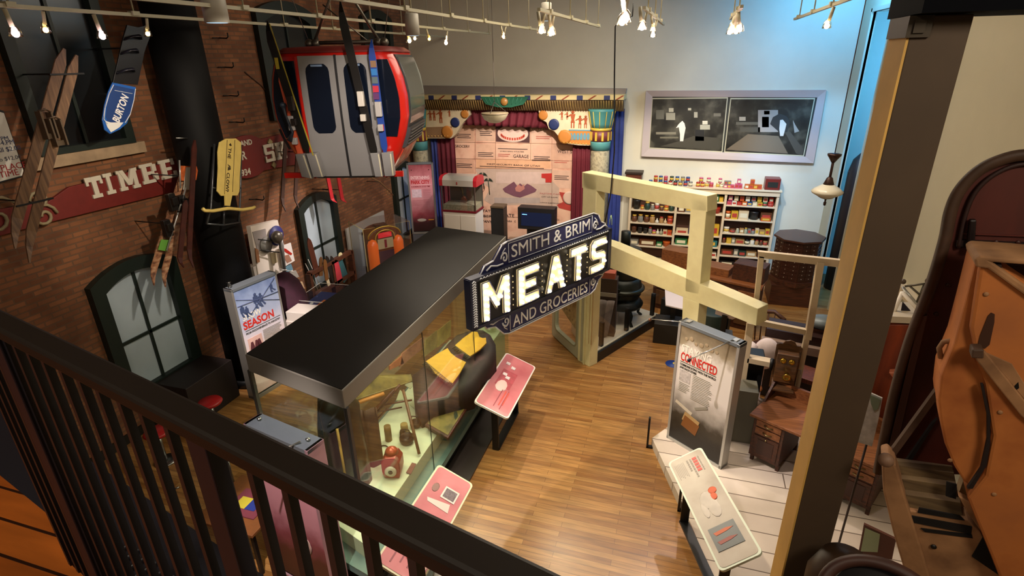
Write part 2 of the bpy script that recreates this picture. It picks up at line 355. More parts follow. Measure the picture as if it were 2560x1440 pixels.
# ---- mezzanine on which the photographer stands
RA = Vector((-1.597, .814, 5.05)); RB = Vector((-.095, .458, 5.05)); RD = (RB-RA).normalized(); RN = Vector((-RD.y, RD.x, 0))
FM = Fr((RA.x, RA.y, 4.0), RD, Z3, RN)          # a along the rail, b towards the hall, c up
mezz_m = brick_mat('mezzanine_planks', 'a85a1e', '8c4412', '2a1206', 1, (0, 1), bw=3.0, bh=.12, ms=.006, rough=.4, noise_amt=.3, bump=.2, grain=6)
mz = MB().box((-3.2, 2.1), (-3.0, .06), (-.25, 0), FM)
o = struct('floor_mezzanine', mz, mezz_m)
struct('trim_mezzanine_edge', MB().box((-3.2, 2.1), (.06, .30), (-.45, .0), FM), mat('1a1a22', .5))
# post carrying the beam at the right
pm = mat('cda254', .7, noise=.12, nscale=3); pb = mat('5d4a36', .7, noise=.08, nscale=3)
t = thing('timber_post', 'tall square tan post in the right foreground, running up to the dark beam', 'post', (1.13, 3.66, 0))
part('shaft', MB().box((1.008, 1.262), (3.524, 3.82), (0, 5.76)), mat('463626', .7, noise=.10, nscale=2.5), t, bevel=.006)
part('side_face', MB().box((.996, 1.008), (3.524, 3.82), (0, 5.74)), pm, t, label='lighter tan facing of the left side')  # thin facing that makes the left side a lighter tan than the shaft
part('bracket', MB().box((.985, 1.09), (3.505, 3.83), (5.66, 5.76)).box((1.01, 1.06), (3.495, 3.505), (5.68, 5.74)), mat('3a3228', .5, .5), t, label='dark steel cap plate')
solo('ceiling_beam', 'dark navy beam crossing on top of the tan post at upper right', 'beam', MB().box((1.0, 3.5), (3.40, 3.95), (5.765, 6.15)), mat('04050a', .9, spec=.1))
# ================================================================ FOREGROUND RAILING
t = thing('stair_railing', 'black and brown metal railing along the upper floor in the left foreground', 'railing', FM.p(1.0, 0, 0))
rail_m = mat('18110b', .5, spec=.4, noise=.1, nscale=3); bal_m = mat('1d1d22', .35, .1)
s0 = -.9
part('handrail', MB().poly([(-.054, 1.015), (.0, 1.015), (.0, 1.05), (-.054, 1.05)], s0-.1, 2.6, Fr(FM.o, RN, Z3, RD)), rail_m, t, bevel=.008)
part('under_rail', MB().poly([(-.034, 1.004), (-.012, 1.004), (-.012, 1.015), (-.034, 1.015)], s0-.1, 2.6, Fr(FM.o, RN, Z3, RD)), bal_m, t)
def rail_s(x, y):
    p = at(x, y, z=5.0); return (p-RA).dot(RD)
BX = [(43, 845), (76, 864), (109, 885), (151, 909), (191, 935), (241, 958), (293, 987), (347, 1015), (411, 1048), (620, 1158), (707, 1204), (803, 1255), (915, 1303), (1033, 1360), (1161, 1418)]
ss = [rail_s(*b) for b in BX]
ss = [ss[0]-.055*k for k in range(6, 0, -1)] + ss + [ss[-1]+.1*k for k in range(1, 5)]
for q in ss:
    mb = MB().box((q-.002, q+.013), (-.032, -.016), (.08, 1.004), FM)
    mb.tube([FM.p(q+.005, -.024, .10), FM.p(q+.005, -.012, .04), FM.p(q+.005, .03, .018), FM.p(q+.005, .14, .012)], .009, 6)
    part('baluster', mb, bal_m, t)
for q in (rail_s(500, 1100), rail_s(20, 850)-.08):
    part('post', MB().box((q-.03, q+.03), (-.04, -.008), (0, 1.004), FM), mat('1b1c26', .4, .2), t, bevel=.003)
# ================================================================ BIG DISPLAY CASE
T = 2.8
c_nr, c_nl, c_fl_, c_fr = at(855, 976, z=T), at(612, 885, z=T), at(1090, 566, z=T), at(1265, 590, z=T)
cp = [Vector((p.x, p.y, 0)) for p in (c_nr, c_nl, c_fl_, c_fr)]
t = thing('display_case', 'long glass museum case with a black flat roof in the middle of the hall', 'display case', (-3.5, 6.1, 0))
def ring(z, inset=0):
    c = sum(cp, Vector())/4; return [Vector((p.x, p.y, z)) + Vector((-(1 if p.x > c.x else -1)*inset, -(1 if p.y > c.y else -1)*inset, 0)) for p in cp]
roof = MB(); roof.prism(ring(2.59), (0, 0, .205)); part('roof', roof, mat('77736b', .45), t, bevel=.01)
part('roof_panel', MB().prism(ring(2.796, .012), (0, 0, .008)), mat('12110e', .6, spec=.3), t)
part('plinth', MB().prism(ring(0, .12), (0, 0, .30)), M_DK, t)
part('kick_ledge', MB().prism([(-2.95, 3.9, 0), (-2.54, 3.9, 0), (-2.54, 8.3, 0), (-2.95, 8.4, 0)], (0, 0, .03)), mat('3a3430', .35), t)
part('deck', MB().prism(ring(.30, .01), (0, 0, .10)), mat('66807a', .5), t)
deckm = mat('c6ccb0', .7, noise=.03)
part('raised_deck', MB().prism(ring(.40, .22), (0, 0, .22)), deckm, t, bevel=.004)
g = MB()
for i in range(4):
    a = ring(.40)[i]; b = ring(.40)[(i+1) % 4]; d = (b-a).normalized(); nn = Vector((d.y, -d.x, 0))
    g = MB().prism([a, b, b+Vector((0, 0, 2.19)), a+Vector((0, 0, 2.19))], nn*.008); part('glass_pane', g, GLASS, t)
for s in (.33, .66):
    a = ring(.40)[0].lerp(ring(.40)[3], s); part('glass_joint', MB().box((a.x-.002, a.x+.006), (a.y-.004, a.y+.004), (.4, 2.59)), mat('20221a', .4), t)
for i, nm in ((0, 'near'), (1, 'left')):
    a = ring(.3)[i]; part('corner_post', MB().box((a.x-.02, a.x+.02), (a.y-.0, a.y+.04), (.3, 2.6)), mat('3a3a38', .4), t)
lamp('AREA', 'case_light', (-3.3, 6.6, 2.55), 20, (1, .96, .66), (-3.3, 6.6, 0), 1.0)
lamp('AREA', 'case_light_near', (-3.4, 4.8, 2.55), 14, (1, .96, .66), (-3.4, 4.8, 0), .8)
# ================================================================ MEATS SIGN
so = at(1178, 760, t=7.0); FS = fr_az((so.x, so.y, 0), 27)
FS.n = Vector((math.cos(R(27)), -math.sin(R(27)), 0))
def spx(x, y): return FS.px(x, y)
t = thing('hanging_shop_sign', 'dark blue butcher sign with large lit bulb letters hung on a cable', 'sign', FS.p(1.5, 0, 2.3))
L_, R_, B_, T_ = 0.0, 3.03, 2.36, 3.05
body = MB().box((L_, R_), (-.10, 0), (B_, T_), FS)
part('box', body, mat('10121c', .35, .2), t, bevel=.01)
frm = MB()
for a0, a1, c0, c1 in ((L_, R_, T_-.035, T_+.012), (L_, R_, B_-.012, B_+.03), (L_-.01, .10, B_, T_), (R_-.07, R_+.01, B_, T_)): frm.box((a0, a1), (-.11, .012), (c0, c1), FS)
part('border', frm, mat('1c2038', .4), t)
orn = MB(); random.seed(3)
for k in range(19):
    c = B_+.04+k*.034; orn.tube([FS.p(.02, .014, c), FS.p(.05, .018, c+.02), FS.p(.075, .016, c+.004), FS.p(.06, .015, c-.01)], .0095, 5)
for k in range(50):
    a = .15+k*.056; orn.tube([FS.p(a, .014, T_-.022), FS.p(a+.02, .016, T_-.004), FS.p(a+.04, .014, T_-.02)], .006, 5)
part('scrollwork', orn, mat('d6dce6', .5), t, kind=None)
def crest(up, name):
    s = 1 if up else -1; e = T_ if up else B_
    pts = [(.22, e), (.30, e+s*.10), (.46, e+s*.13), (.62, e+s*.30), (.72, e+s*.33), (2.62, e+s*.33), (2.74, e+s*.28), (2.82, e+s*.15), (2.93, e+s*.10), (2.97, e)]
    if not up: pts = [(a, c) for a, c in pts]
    p_ = part(name, MB().poly(pts, -.085, -.06, FS), mat('20245a', .35), t)
    ed = MB()
    for k in range(len(pts)-1): ed.tube([FS.p(pts[k][0], -.055, pts[k][1]), FS.p(pts[k+1][0], -.055, pts[k+1][1])], .010, 5)
    ed.tube([FS.p(.74, -.052, e+s*.30), FS.p(2.58, -.052, e+s*.30)], .005, 5); ed.tube([FS.p(.74, -.052, e+s*.035), FS.p(2.58, -.052, e+s*.035)], .005, 5)
    for a in (.74, 2.58): ed.tube([FS.p(a, -.052, e+s*.03), FS.p(a, -.052, e+s*.30)], .006, 5)
    for a0, d in ((.66, -1), (2.66, 1)):
        sp = []
        for k in range(16):
            an = k*.5; rr = .085*(1-k/18); sp.append(FS.p(a0+d*rr*math.cos(an)*.8, -.05, e+s*(.12+rr*math.sin(an))))
        ed.tube(sp, .013, 5)
        ed.tube([FS.p(a0+d*.03, -.05, e+s*.05), FS.p(a0+d*.14, -.05, e+s*.045), FS.p(a0+d*.25, -.05, e+s*.075), FS.p(a0+d*.33, -.05, e+s*.03)], .013, 5)
        ed.tube([FS.p(a0-d*.02, -.05, e+s*.25), FS.p(a0+d*.04, -.05, e+s*.2), FS.p(a0+d*.02, -.05, e+s*.16)], .008, 5)
    part('edge_trim', ed, mat('dde0e8', .4), p_)
    return p_
ct = crest(True, 'top_crest'); cb_ = crest(False, 'bottom_crest')
letm = mat('eef0f4', .5)
text(FS, 'SMITH & BRIM', .80, T_+.085, .185, letm, ct, b=-.058, ext=.008, width=1.72, bold=0)
text(FS, 'AND GROCERIES', .80, B_-.265, .185, letm, cb_, b=-.058, ext=.008, width=1.72, bold=0)
# bulb letters
LET = {'M': [[(0, 0), (.24, 0), (.24, .62), (.5, .2), (.76, .62), (.76, 0), (1, 0), (1, 1), (.74, 1), (.5, .58), (.26, 1), (0, 1)]],
 'E': [[(0, 0), (1, 0), (1, .24), (.34, .24), (.34, .40), (.86, .40), (.86, .62), (.34, .62), (.34, .76), (1, .76), (1, 1), (0, 1)]],
 'A': [[(0, 0), (.28, 0), (.35, .22), (.65, .22), (.72, 0), (1, 0), (.66, 1), (.34, 1)]],
 'T': [[(.34, 0), (.66, 0), (.66, .76), (1, .76), (1, 1), (0, 1), (0, .76), (.34, .76)]],
 'S': [[(0, 0), (.82, 0), (1, .12), (1, .50), (.85, .60), (.3, .62), (.3, .77), (1, .77), (1, 1), (.16, 1), (0, .88), (0, .52), (.14, .40), (.70, .38), (.70, .23), (0, .23)]]}
BUL = {'M': [(.12, .07+.172*k) for k in range(6)] + [(.88, .07+.172*k) for k in range(6)] + [(.26, .70), (.38, .52), (.5, .36), (.62, .52), (.74, .70)],
 'E': [(.15, .1+.16*k) for k in range(6)] + [(.42, .1), (.64, .1), (.86, .1), (.42, .9), (.64, .9), (.86, .9), (.45, .5), (.7, .5)],
 'A': [(.12, .08), (.2, .28), (.28, .48), (.36, .68), (.5, .88), (.64, .68), (.72, .48), (.8, .28), (.88, .08), (.5, .32)],
 'T': [(.12, .88), (.32, .88), (.68, .88), (.88, .88)] + [(.5, .08+.2*k) for k in range(5)],
 'S': [(.88, .86), (.66, .9), (.42, .9), (.18, .84), (.14, .66), (.32, .53), (.55, .5), (.78, .46), (.87, .28), (.72, .12), (.46, .1), (.2, .12)]}
bulb_m = mat('ffe9c4', .3, emit=10, name='lit_bulb'); face_m = mat('f4ecd2', .5, name='cream_letter_face')
glow_m = mat('cbb98a', .5, emit=.20, name='lit_letter_face')
xs_ = [.17, .83, 1.42, 1.97, 2.47]; ws_ = [.50, .43, .42, .38, .40]
for ch, x0, ww in zip('MEATS', xs_, ws_):
    c0 = B_+.065; hh = .545
    lo = part('bulb_letter', MB().poly([(x0+ww*a, c0+hh*c) for a, c in LET[ch][0]], .0, .028, FS), glow_m, t, label='cream letter %s set with lit bulbs' % ch)
    rim = MB(); pp = [(x0+ww*a, c0+hh*c) for a, c in LET[ch][0]]
    for k in range(len(pp)):
        j = (k+1) % len(pp); rim.tube([FS.p(pp[k][0], .03, pp[k][1]), FS.p(pp[j][0], .03, pp[j][1])], .008, 5)
    part('rim', rim, mat('3a3f60', .4), lo)
    for a, c in BUL[ch]: part('bulb', MB().ball(FS.p(x0+ww*a, .055, c0+hh*c), .023, seg=8, rings=6), bulb_m, lo)
for x0 in (.745, 1.34, 1.90, 2.40):
    mb = MB()
    for k in range(6): mb.ball(FS.p(x0, .012, B_+.12+k*.085), .012, seg=6, rings=4)
    part('divider_studs', mb, mat('d8d0b0', .3, .8), t)
lamp('AREA', 'sign_glow', FS.p(1.5, .25, 2.7), 16, (1, .86, .62), FS.p(1.5, 3, 1.6), .5)
# hanging cord and guy wires
pc = FS.p(2.98, -.11, 3.05)
solo('hanging_cable', 'black cable dropping from a ceiling track to the right end of the bulb-letter sign', 'cable',
     MB().tube([at(1583, 8, Y=pc.y), at(1581, 40, Y=pc.y), at(1566, 50, Y=pc.y), at(1546, 56, Y=pc.y), at(1538, 66, Y=pc.y), at(1536, 200, Y=pc.y), at(1536, 380, Y=pc.y), at(1526, 490, Y=pc.y), pc], .010, 6), M_BLACK)
q = at(1527, 553, Y=pc.y)
solo('turnbuckle', 'small pale green turnbuckle on the cable at the sign corner', 'hook', MB().tube([q+Vector((0, 0, .10)), q+Vector((.015, 0, .03)), q+Vector((.018, 0, -.06))], .007, 5).tube([q+Vector((0, 0, .10)), q+Vector((-.015, 0, .03)), q+Vector((-.018, 0, -.06))], .007, 5), mat('9db88a', .5))
# ================================================================ BRICK WALL
def LW(b): return FL.shift(0, b, 0)
def lpt(x, y, b=0): return at(x, y, X=XL+b)
# black column in front of the wall
cyl = lpt(441, 190, .5); cyl2 = lpt(570, 640, .5)
cc = Vector((XL+.55, (cyl.y+cyl2.y)/2-.02, 0))
t = thing('round_column', 'thick round black column standing against the brick wall', 'column', cc)
part('shaft', MB().lathe(cc, [(.37, 0), (.37, TOPZ)], 32), mat('050506', .7, spec=.25, noise=.3), t)
part('collar', MB().lathe(cc, [(.40, 0), (.40, .14), (.37, .16)], 32), M_BLACK, t)
# second column outside the left windows (drum between the upper windows)
# hooks
for (x, y) in ((548, 95), (562, 168), (575, 239), (590, 305), (640, 498)):
    p = lpt(x, y); mb = MB().tube([p, p+Vector((.16, 0, -.01)), p+Vector((.2, 0, .015)), p+Vector((.2, 0, .08))], .012, 6)
    q = lpt(x-20, y, 0); mb.tube([p, q+Vector((.03, 0, 0))], .010, 5)
    solo('iron_hook', {95: 'topmost', 168: 'second from top', 239: 'third from top', 305: 'fourth from top', 498: 'lowest'}[y]+' of the black J-shaped hooks right of the black column', 'hook', mb, M_BLACK, 'black hooks beside the column')
# TIMBER sign
bT = .06; F2 = LW(bT)
t = thing('sign_board', 'long dark red sign board reading TIMBER on the brick wall', 'sign', lpt(300, 480))
redm = mat('6e1b14', .6, noise=.12); whm = mat('cfc6b4', .6); shd = mat('1c1210', .7)
def PXF(fr, pts): return [fr.px(x, y) for x, y in pts]
part('board', MB().poly(PXF(F2, [(-330, 655), (-250, 560), (120, 505), (172, 468), (700, 336), (745, 352), (770, 380), (760, 408), (690, 420), (422, 483), (120, 557), (0, 590), (-250, 680)]), -.05, 0, F2), redm, t, bevel=.006)
def slab(fr, x0, y0, h, w, ch, m, par, b0=.0, b1=.05, lean=0):
    """slab-serif letter built from strokes; x0,y0 in frame metres"""
    S = {'T': [(.0, .78, 1, 1), (.36, 0, .64, 1), (.2, 0, .8, .17), (0, .62, .16, .8), (.84, .62, 1, .8)],
         'I': [(.1, .83, .9, 1), (.33, 0, .67, 1), (.1, 0, .9, .17)],
         'M': [(0, .84, .3, 1), (.7, .84, 1, 1), (.06, 0, .26, 1), (.74, 0, .94, 1), (0, 0, .36, .16), (.64, 0, 1, .16)],
         'B': [(0, .84, .8, 1), (.1, 0, .38, 1), (0, 0, .8, .16), (.38, .43, .8, .58), (.72, .1, 1, .44), (.70, .56, .96, .92)],
         'E': [(0, .84, .95, 1), (.1, 0, .4, 1), (0, 0, 1, .17), (.4, .43, .74, .58), (.8, .68, .95, .84), (.84, .1, 1, .33)],
         'R': [(0, .84, .8, 1), (.1, 0, .38, 1), (0, 0, .48, .16), (.38, .43, .8, .58), (.7, .56, .96, .92), (.66, 0, 1, .16), (.64, .1, .9, .46)],
         'S': [(.0, .82, .9, 1), (0, .5, .27, .9), (.05, .42, .95, .58), (.72, .1, 1, .5), (.05, 0, 1, .17), (.84, .66, 1, 1), (0, 0, .14, .34)],
         'K': [(0, .84, .45, 1), (.1, 0, .36, 1), (0, 0, .46, .16), (.62, .84, 1, 1), (.62, 0, 1, .16)]}[ch]
    mb = MB()
    for k_, (a0, c0, a1, c1) in enumerate(S): mb.box((x0+w*a0, x0+w*a1), (b0, b1+.0015*k_), (y0+h*c0, y0+h*c1), fr)
    if ch == 'M': mb.poly([(x0+w*.1, y0+h), (x0+w*.3, y0+h), (x0+w*.5, y0+h*.5), (x0+w*.7, y0+h), (x0+w*.9, y0+h), (x0+w*.6, y0+h*.22), (x0+w*.4, y0+h*.22)], b0, b1+.012, fr)
    if ch == 'K': mb.poly([(x0+w*.36, y0+h*.4), (x0+w*.72, y0+h*.9), (x0+w*.95, y0+h*.9), (x0+w*.58, y0+h*.5), (x0+w*.95, y0+h*.1), (x0+w*.7, y0+h*.1), (x0+w*.4, y0+h*.42)], b0, b1+.012, fr)
    return part('letter', mb, m, par, label='white slab letter %s' % ch)
def letpx(ch, xl, yb, xr, yt): # pixel corners bottom-left / top-right
    a0, c0 = F2.px(xl, yb); a1, c1 = F2.px(xr, yt); return slab(F2, a0, c0, c1-c0, a1-a0, ch, whm, t, .0, .055)
for ch, xl, yb, xr, ctr in (('T', 214, 0, 258, 469), ('I', 257, 0, 285, 460), ('M', 292, 0, 345, 449), ('B', 350, 0, 392, 434), ('E', 397, 0, 438, 423), ('R', 446, 0, 486, 414)):
    a0, cm = F2.px(xl, ctr); a1, _ = F2.px(xr, ctr); cm = F2.px((xl+xr)/2, ctr)[1]
    slab(F2, a0, cm-.145, .30, a1-a0, ch, whm, t, 0, .022)
for ch, xl, xr, ctr in (('S', 656, 681, 385), ('K', 685, 710, 379)):
    a0 = F2.px(xl, ctr)[0]; a1 = F2.px(xr, ctr)[0]; cm = F2.px(xl, ctr)[1]
    slab(F2, a0, cm-.17, .34, (a1-a0), ch, whm, t, 0, .055)
ov = MB(); c0 = F2.px(618, 392); ov.poly([(c0[0]+.62*math.cos(k*math.pi/12)*(1+.05*math.cos(k*math.pi/3)), c0[1]+.40*math.sin(k*math.pi/12)) for k in range(24)], -.03, .03, F2)
part('oval_plaque', ov, mat('6e1b14', .6), t, bevel=.01)
for s_, x, y, h in (('AND', 598, 366, .10), ('R', 600, 400, .16), ('1934', 592, 443, .12)):
    a, c = F2.px(x, y); text(F2, s_, a, c, h, whm, t, b=.032, ext=.012, bold=.02)
for x, y in ((673, 355), (683, 412)):
    a, c = F2.px(x, y); part('diamond', MB().poly([(a-.07, c), (a, c-.07), (a+.07, c), (a, c+.07)], .0, .03, F2), mat('9a8a60', .6), t)
sc_ = MB()
def curl(cx, cy, r0, turns, d=1, fr=F2, th=.022):
    a, c = fr.px(cx, cy); n = int(turns*12); sc_.tube([fr.p(a+d*r0*(1-k/(n*1.15))*math.cos(k*math.pi/6), .02, c+r0*(1-k/(n*1.15))*math.sin(k*math.pi/6)) for k in range(n)], th, 6)
curl(108, 540, .17, 1.6); curl(95, 500, .12, 1.5, -1); curl(-10, 545, .30, 1.3)
part('gold_scroll', sc_, mat('8f8262', .6), t)
# poster
FP = LW(.05); t = thing('price_poster', 'white price poster with red and blue lettering at the left edge', 'poster', lpt(20, 440))
P4 = PXF(FP, [(-60, 262), (10, 283), (62, 437), (-60, 470)])
part('sheet', MB().poly(P4, -.02, 0, FP), mat('d9d6cc', .6), t); part('frame', MB().poly(PXF(FP, [(-64, 256), (12, 277), (68, 440), (-64, 476)]), -.04, -.02, FP), M_BLACK, t)
for s_, x, y, h, m in (('PLACE', 3, 428, .075, mat('a8262a', .6)), ('TIME', 0, 445, .075, mat('a8262a', .6)), ('PM', 3, 352, .05, mat('3a4468', .6)), ('-4.PM', -2, 364, .055, mat('3a4468', .6)), ('All $2.00', -8, 382, .055, mat('3a4468', .6)), ('to $12.00', -6, 405, .05, mat('555560', .6))):
    a, c = FP.px(x, y); text(FP, s_, a, c, h, m, t, b=.002, bold=.0)
# ---- things hung a little off the wall: frames at their own distance
def ski(name, pts_c, width, th, m, parent, fr, tip=.22, wmul=None):
    """board along a centre line (frame coords a,c), tapered tip"""
    rings = []; n = len(pts_c)
    for i, (a, c, b) in enumerate(pts_c):
        f = (i/(n-1)); wd = width*(min(1, .25+f/.08) if f < .08 else 1)*(min(1, .12+(1-f)/.14) if f > .86 else 1)
        j = min(i+1, n-1); k = max(i-1, 0); dx = pts_c[j][0]-pts_c[k][0]; dy = pts_c[j][1]-pts_c[k][1]; L = math.hypot(dx, dy) or 1; nx, ny = dy/L, -dx/L
        rings.append([fr.p(a-nx*wd/2, b, c-ny*wd/2), fr.p(a+nx*wd/2, b, c+ny*wd/2), fr.p(a+nx*wd/2, b-th, c+ny*wd/2), fr.p(a-nx*wd/2, b-th, c-ny*wd/2)])
    return part(name, MB().loft(rings, smooth=False), m, parent)
def line(fr, x0, y0, x1, y1, n=14, b=0, curve=.10, tipend=True):
    a0, c0 = fr.px(x0, y0); a1, c1 = fr.px(x1, y1); out = []
    for i in range(n+1):
        f = i/n; out.append((a0+(a1-a0)*f, c0+(c1-c0)*f, b + (curve*max(0, (f-.85)/.15)**2 if tipend else 0)))
    return out
# old wooden skis 
FK = LW(.75); wsk = wood('old_ski_wood', '4a3222', '8a6848', 2, scale=2)
t = thing('wooden_ski_pair', 'pair of long old wooden skis hanging at the far upper left', 'skis', at(90, 400, X=XL+.75), None)
s1 = ski('ski', line(FK, 162, 122, 24, 620), .125, .02, wsk, t, FK); s2 = ski('ski', line(FK, 193, 138, 60, 655), .115, .02, wsk, t, FK)
for x, y in ((112, 312), (135, 330)):
    a, c = FK.px(x, y); mb = MB().box((a-.06, a+.06), (0, .05), (c-.16, c-.10), FK).box((a-.07, a-.05), (0, .09), (c-.16, c+.16), FK).box((a+.05, a+.07), (0, .09), (c-.16, c+.14), FK).tube([FK.p(a-.07, .06, c+.16), FK.p(a, .10, c+.18), FK.p(a+.07, .06, c+.14)], .012, 6)
    part('binding', mb, mat('6a5a48', .4, .6), s1)
mb = MB(); a, c = FK.px(170, 185); mb.box((a-.22, a+.2), (-.03, .01), (c-.01, c+.01), FK); a, c = FK.px(90, 505); mb.box((a-.22, a+.2), (-.03, .01), (c-.01, c+.01), FK); part('hanging_bar', mb, M_BLACK, t)
# blue snowboard: dark upper half, blue lower half with lettering
FN = LW(.7)
t = thing('snowboard', 'snowboard with black upper half and bright blue lettered nose, hung before the dark window', 'snowboard', at(300, 200, X=XL+.7))
def outline(fr, pts): return [fr.px(x, y) for x, y in pts]
part('upper_board', MB().poly(outline(FN, [(318, 62), (345, 68), (372, 62), (376, 90), (362, 130), (345, 212), (282, 208), (300, 130), (308, 95)]), -.02, 0, FN), mat('0b0b10', .35), t, bevel=.004)
part('lower_board', MB().poly(outline(FN, [(282, 206), (340, 218), (339, 235), (330, 275), (318, 308), (300, 324), (276, 335), (262, 325), (256, 300), (262, 262), (272, 228)]), -.02, .0, FN), mat('1b58a8', .35), t, bevel=.004)
lb = part('grid_field', MB().poly(outline(FN, [(286, 213), (336, 224), (330, 262), (322, 296), (306, 306), (270, 306), (264, 292), (268, 258), (277, 228)]), .0, .004, FN), mat('183a74', .4), t)
ed = MB()
def pol(fr, pts, r, b=.006, mb=ed):
    q = outline(fr, pts)
    for k in range(len(q)-1): mb.tube([fr.p(q[k][0], b, q[k][1]), fr.p(q[k+1][0], b, q[k+1][1])], r, 5)
pol(FN, [(283, 212), (272, 235), (262, 270), (259, 298), (268, 310)], .006); pol(FN, [(338, 222), (334, 250), (325, 285), (312, 307)], .006); pol(FN, [(286, 226), (330, 234)], .004)
part('pinstripe', ed, mat('d6dbe0', .5), lb)
part('white_tip', MB().poly(outline(FN, [(262, 302), (276, 306), (308, 306), (298, 318), (277, 331), (268, 318)]), .0, .006, FN), mat('dcdcd8', .5), t)
FNt = Fr(FN.p(*[FN.px(286, 302)[0], .006, FN.px(286, 302)[1]]), FN.p(FN.px(306, 248)[0], 0, FN.px(306, 248)[1])-FN.p(FN.px(286, 302)[0], 0, FN.px(286, 302)[1]), None or Z3, (1, 0, 0)); FNt.v = FNt.n.cross(FNt.u).normalized()
text(FNt, 'BURTON', 0, -.06, .10, mat('e6e6e6', .5), t, b=.002, bold=.03, width=.40)
bd = MB()
for x, y in ((330, 95), (322, 130), (312, 178)):
    a, c = FN.px(x, y); bd.tube([FN.p(a-.12, .0, c-.02), FN.p(a-.05, .09, c+.02), FN.p(a+.06, .09, c+.03), FN.p(a+.13, .0, c)], .028, 6, flat=.4)
part('binding_strap', bd, mat('1c1c26', .3), t)
# modern skis cluster
FKc = LW(.7); t = thing('ski_pair', 'pair of patterned orange and green skis with poles hung beside the sign board', 'skis', at(420, 560, X=XL+.7))
am = ramp_mat('ski_graphic', [(.35, '5a3a2c'), (.5, '9a6a4c'), (.65, 'b89878')], scale=9, stretch=(1, 1, 2), rough=.4)
k1 = ski('ski', line(FKc, 462, 425, 373, 712, b=.0), .11, .015, am, t, FKc, ); k2 = ski('ski', line(FKc, 478, 425, 398, 716, b=.03), .11, .015, am, t, FKc)
part('green_band', MB().poly(outline(FKc, [(398, 598), (420, 600), (413, 628), (390, 624)]), .035, .042, FKc), mat('5f9a3c', .5), k1)
part('orange_tail', MB().poly(outline(FKc, [(446, 414), (492, 416), (486, 450), (442, 452)]), .031, .038, FKc), mat('b0562a', .4, noise=.5, nscale=14), k2)
part('silver_patch', MB().poly(outline(FKc, [(460, 418), (472, 418), (470, 474), (452, 474)]), .039, .045, FKc), mat('a8a49a', .35), k2)
for x, y in ((420, 505), (446, 508), (408, 570)):
    a, c = FKc.px(x, y); part('binding', MB().box((a-.06, a+.06), (.03, .11), (c-.13, c+.13), FKc).box((a-.05, a+.05), (.1, .16), (c-.04, c+.08), FKc), mat('14110f', .35), k1 if x != 446 else k2, bevel=.01)
for x0, y0, x1, y1 in ((452, 468, 404, 625), (436, 400, 438, 470)):
    pa = FKc.p(*[FKc.px(x0, y0)[0], .10, FKc.px(x0, y0)[1]]); pb_ = FKc.p(FKc.px(x1, y1)[0], .10, FKc.px(x1, y1)[1]); part('pole', MB().tube([pa, pb_], .012, 6), M_SILV, t)
part('hanging_bar', MB().tube([FKc.p(FKc.px(440, 345)[0], 0, FKc.px(440, 345)[1]), FKc.p(FKc.px(485, 346)[0], 0, FKc.px(485, 346)[1])], .012, 6), M_STEEL, t)
t = thing('brown_ski_pair', 'dark reddish brown skis hanging just right of the orange patterned skis', 'skis', at(460, 560, X=XL+1.0)); FKd = LW(1.0)
brm = mat('3c160f', .5, noise=.3)
ski('ski', line(FKd, 466, 500, 448, 668), .085, .02, brm, t, FKd); ski('ski', line(FKd, 488, 350, 472, 668), .085, .02, brm, t, FKd)
# yellow snow scooter in front of the column
FY = LW(1.08)
t = thing('snow_scooter', 'pale yellow wooden sled scooter with handlebar hanging before the black column', 'sled', at(565, 450, X=XL+1.08))
ym = mat('d8bf6c', .5, noise=.06)
dk = part('deck', MB().poly(outline(FY, [(549, 356), (565, 347), (590, 346), (603, 356), (604, 380), (600, 440), (599, 478), (594, 489), (582, 489), (576, 480), (570, 489), (553, 490), (543, 478), (546, 420), (545, 380)]), -.02, 0, FY), ym, t, bevel=.004)
gr = MB(); pol(FY, [(568, 350), (561, 485)], .004, .002, gr); pol(FY, [(587, 350), (581, 485)], .004, .002, gr); part('groove', gr, mat('3a2a14', .6), dk)
part('tongue', MB().poly(outline(FY, [(561, 480), (581, 480), (574, 515), (562, 514)]), -.01, .012, FY), ym, t)
FYt = Fr(FY.p(FY.px(575, 370)[0], .003, FY.px(575, 370)[1]), FY.p(FY.px(568, 480)[0], 0, FY.px(568, 480)[1])-FY.p(FY.px(575, 370)[0], 0, FY.px(575, 370)[1]), Z3, (1, 0, 0)); FYt.v = FYt.n.cross(FYt.u).normalized()
text(FYt, 'THE', .0, -.035, .062, mat('2a2016', .6), dk, b=.001, bold=.012, width=.17); text(FYt, 'CLOWN', .40, -.035, .062, mat('2a2016', .6), dk, b=.001, bold=.012, width=.34)
mb = MB()
for k in range(5): 
    an = k*1.25; mb.tube([FYt.p(.27+.02*k*.6, .003, -.03+.015*k), FYt.p(.29+.02*k*.6, .003, .03), FYt.p(.31+.012*k, .003, -.02)], .005, 5)
mb.poly([(-.045, -.03), (-.08, 0), (-.045, .03), (-.03, 0)], .001, .003, FYt); mb.poly([(.82, -.03), (.79, 0), (.82, .03), (.85, 0)], .001, .003, FYt)
part('emblem', mb, mat('3a2c18', .6), dk)
hb = outline(FY, [(500, 521), (505, 526), (525, 527), (562, 521), (568, 521), (600, 524), (625, 520), (631, 517)])
part('handlebar', MB().tube([FY.p(a, .05, c) for a, c in hb], .028, 8), ym, t)
fm = MB()
for P_ in ([(541, 360), (535, 480), (532, 525), (522, 560)], [(608, 362), (606, 480), (604, 525), (602, 556)], [(566, 514), (564, 562)], [(522, 560), (564, 563), (604, 556)], [(536, 470), (543, 470)], [(606, 470), (599, 470)]):
    q = outline(FY, P_); fm.tube([FY.p(a, -.04, c) for a, c in q], .016, 6)
part('runner_frame', fm, mat('5a5e62', .35, .8), t)
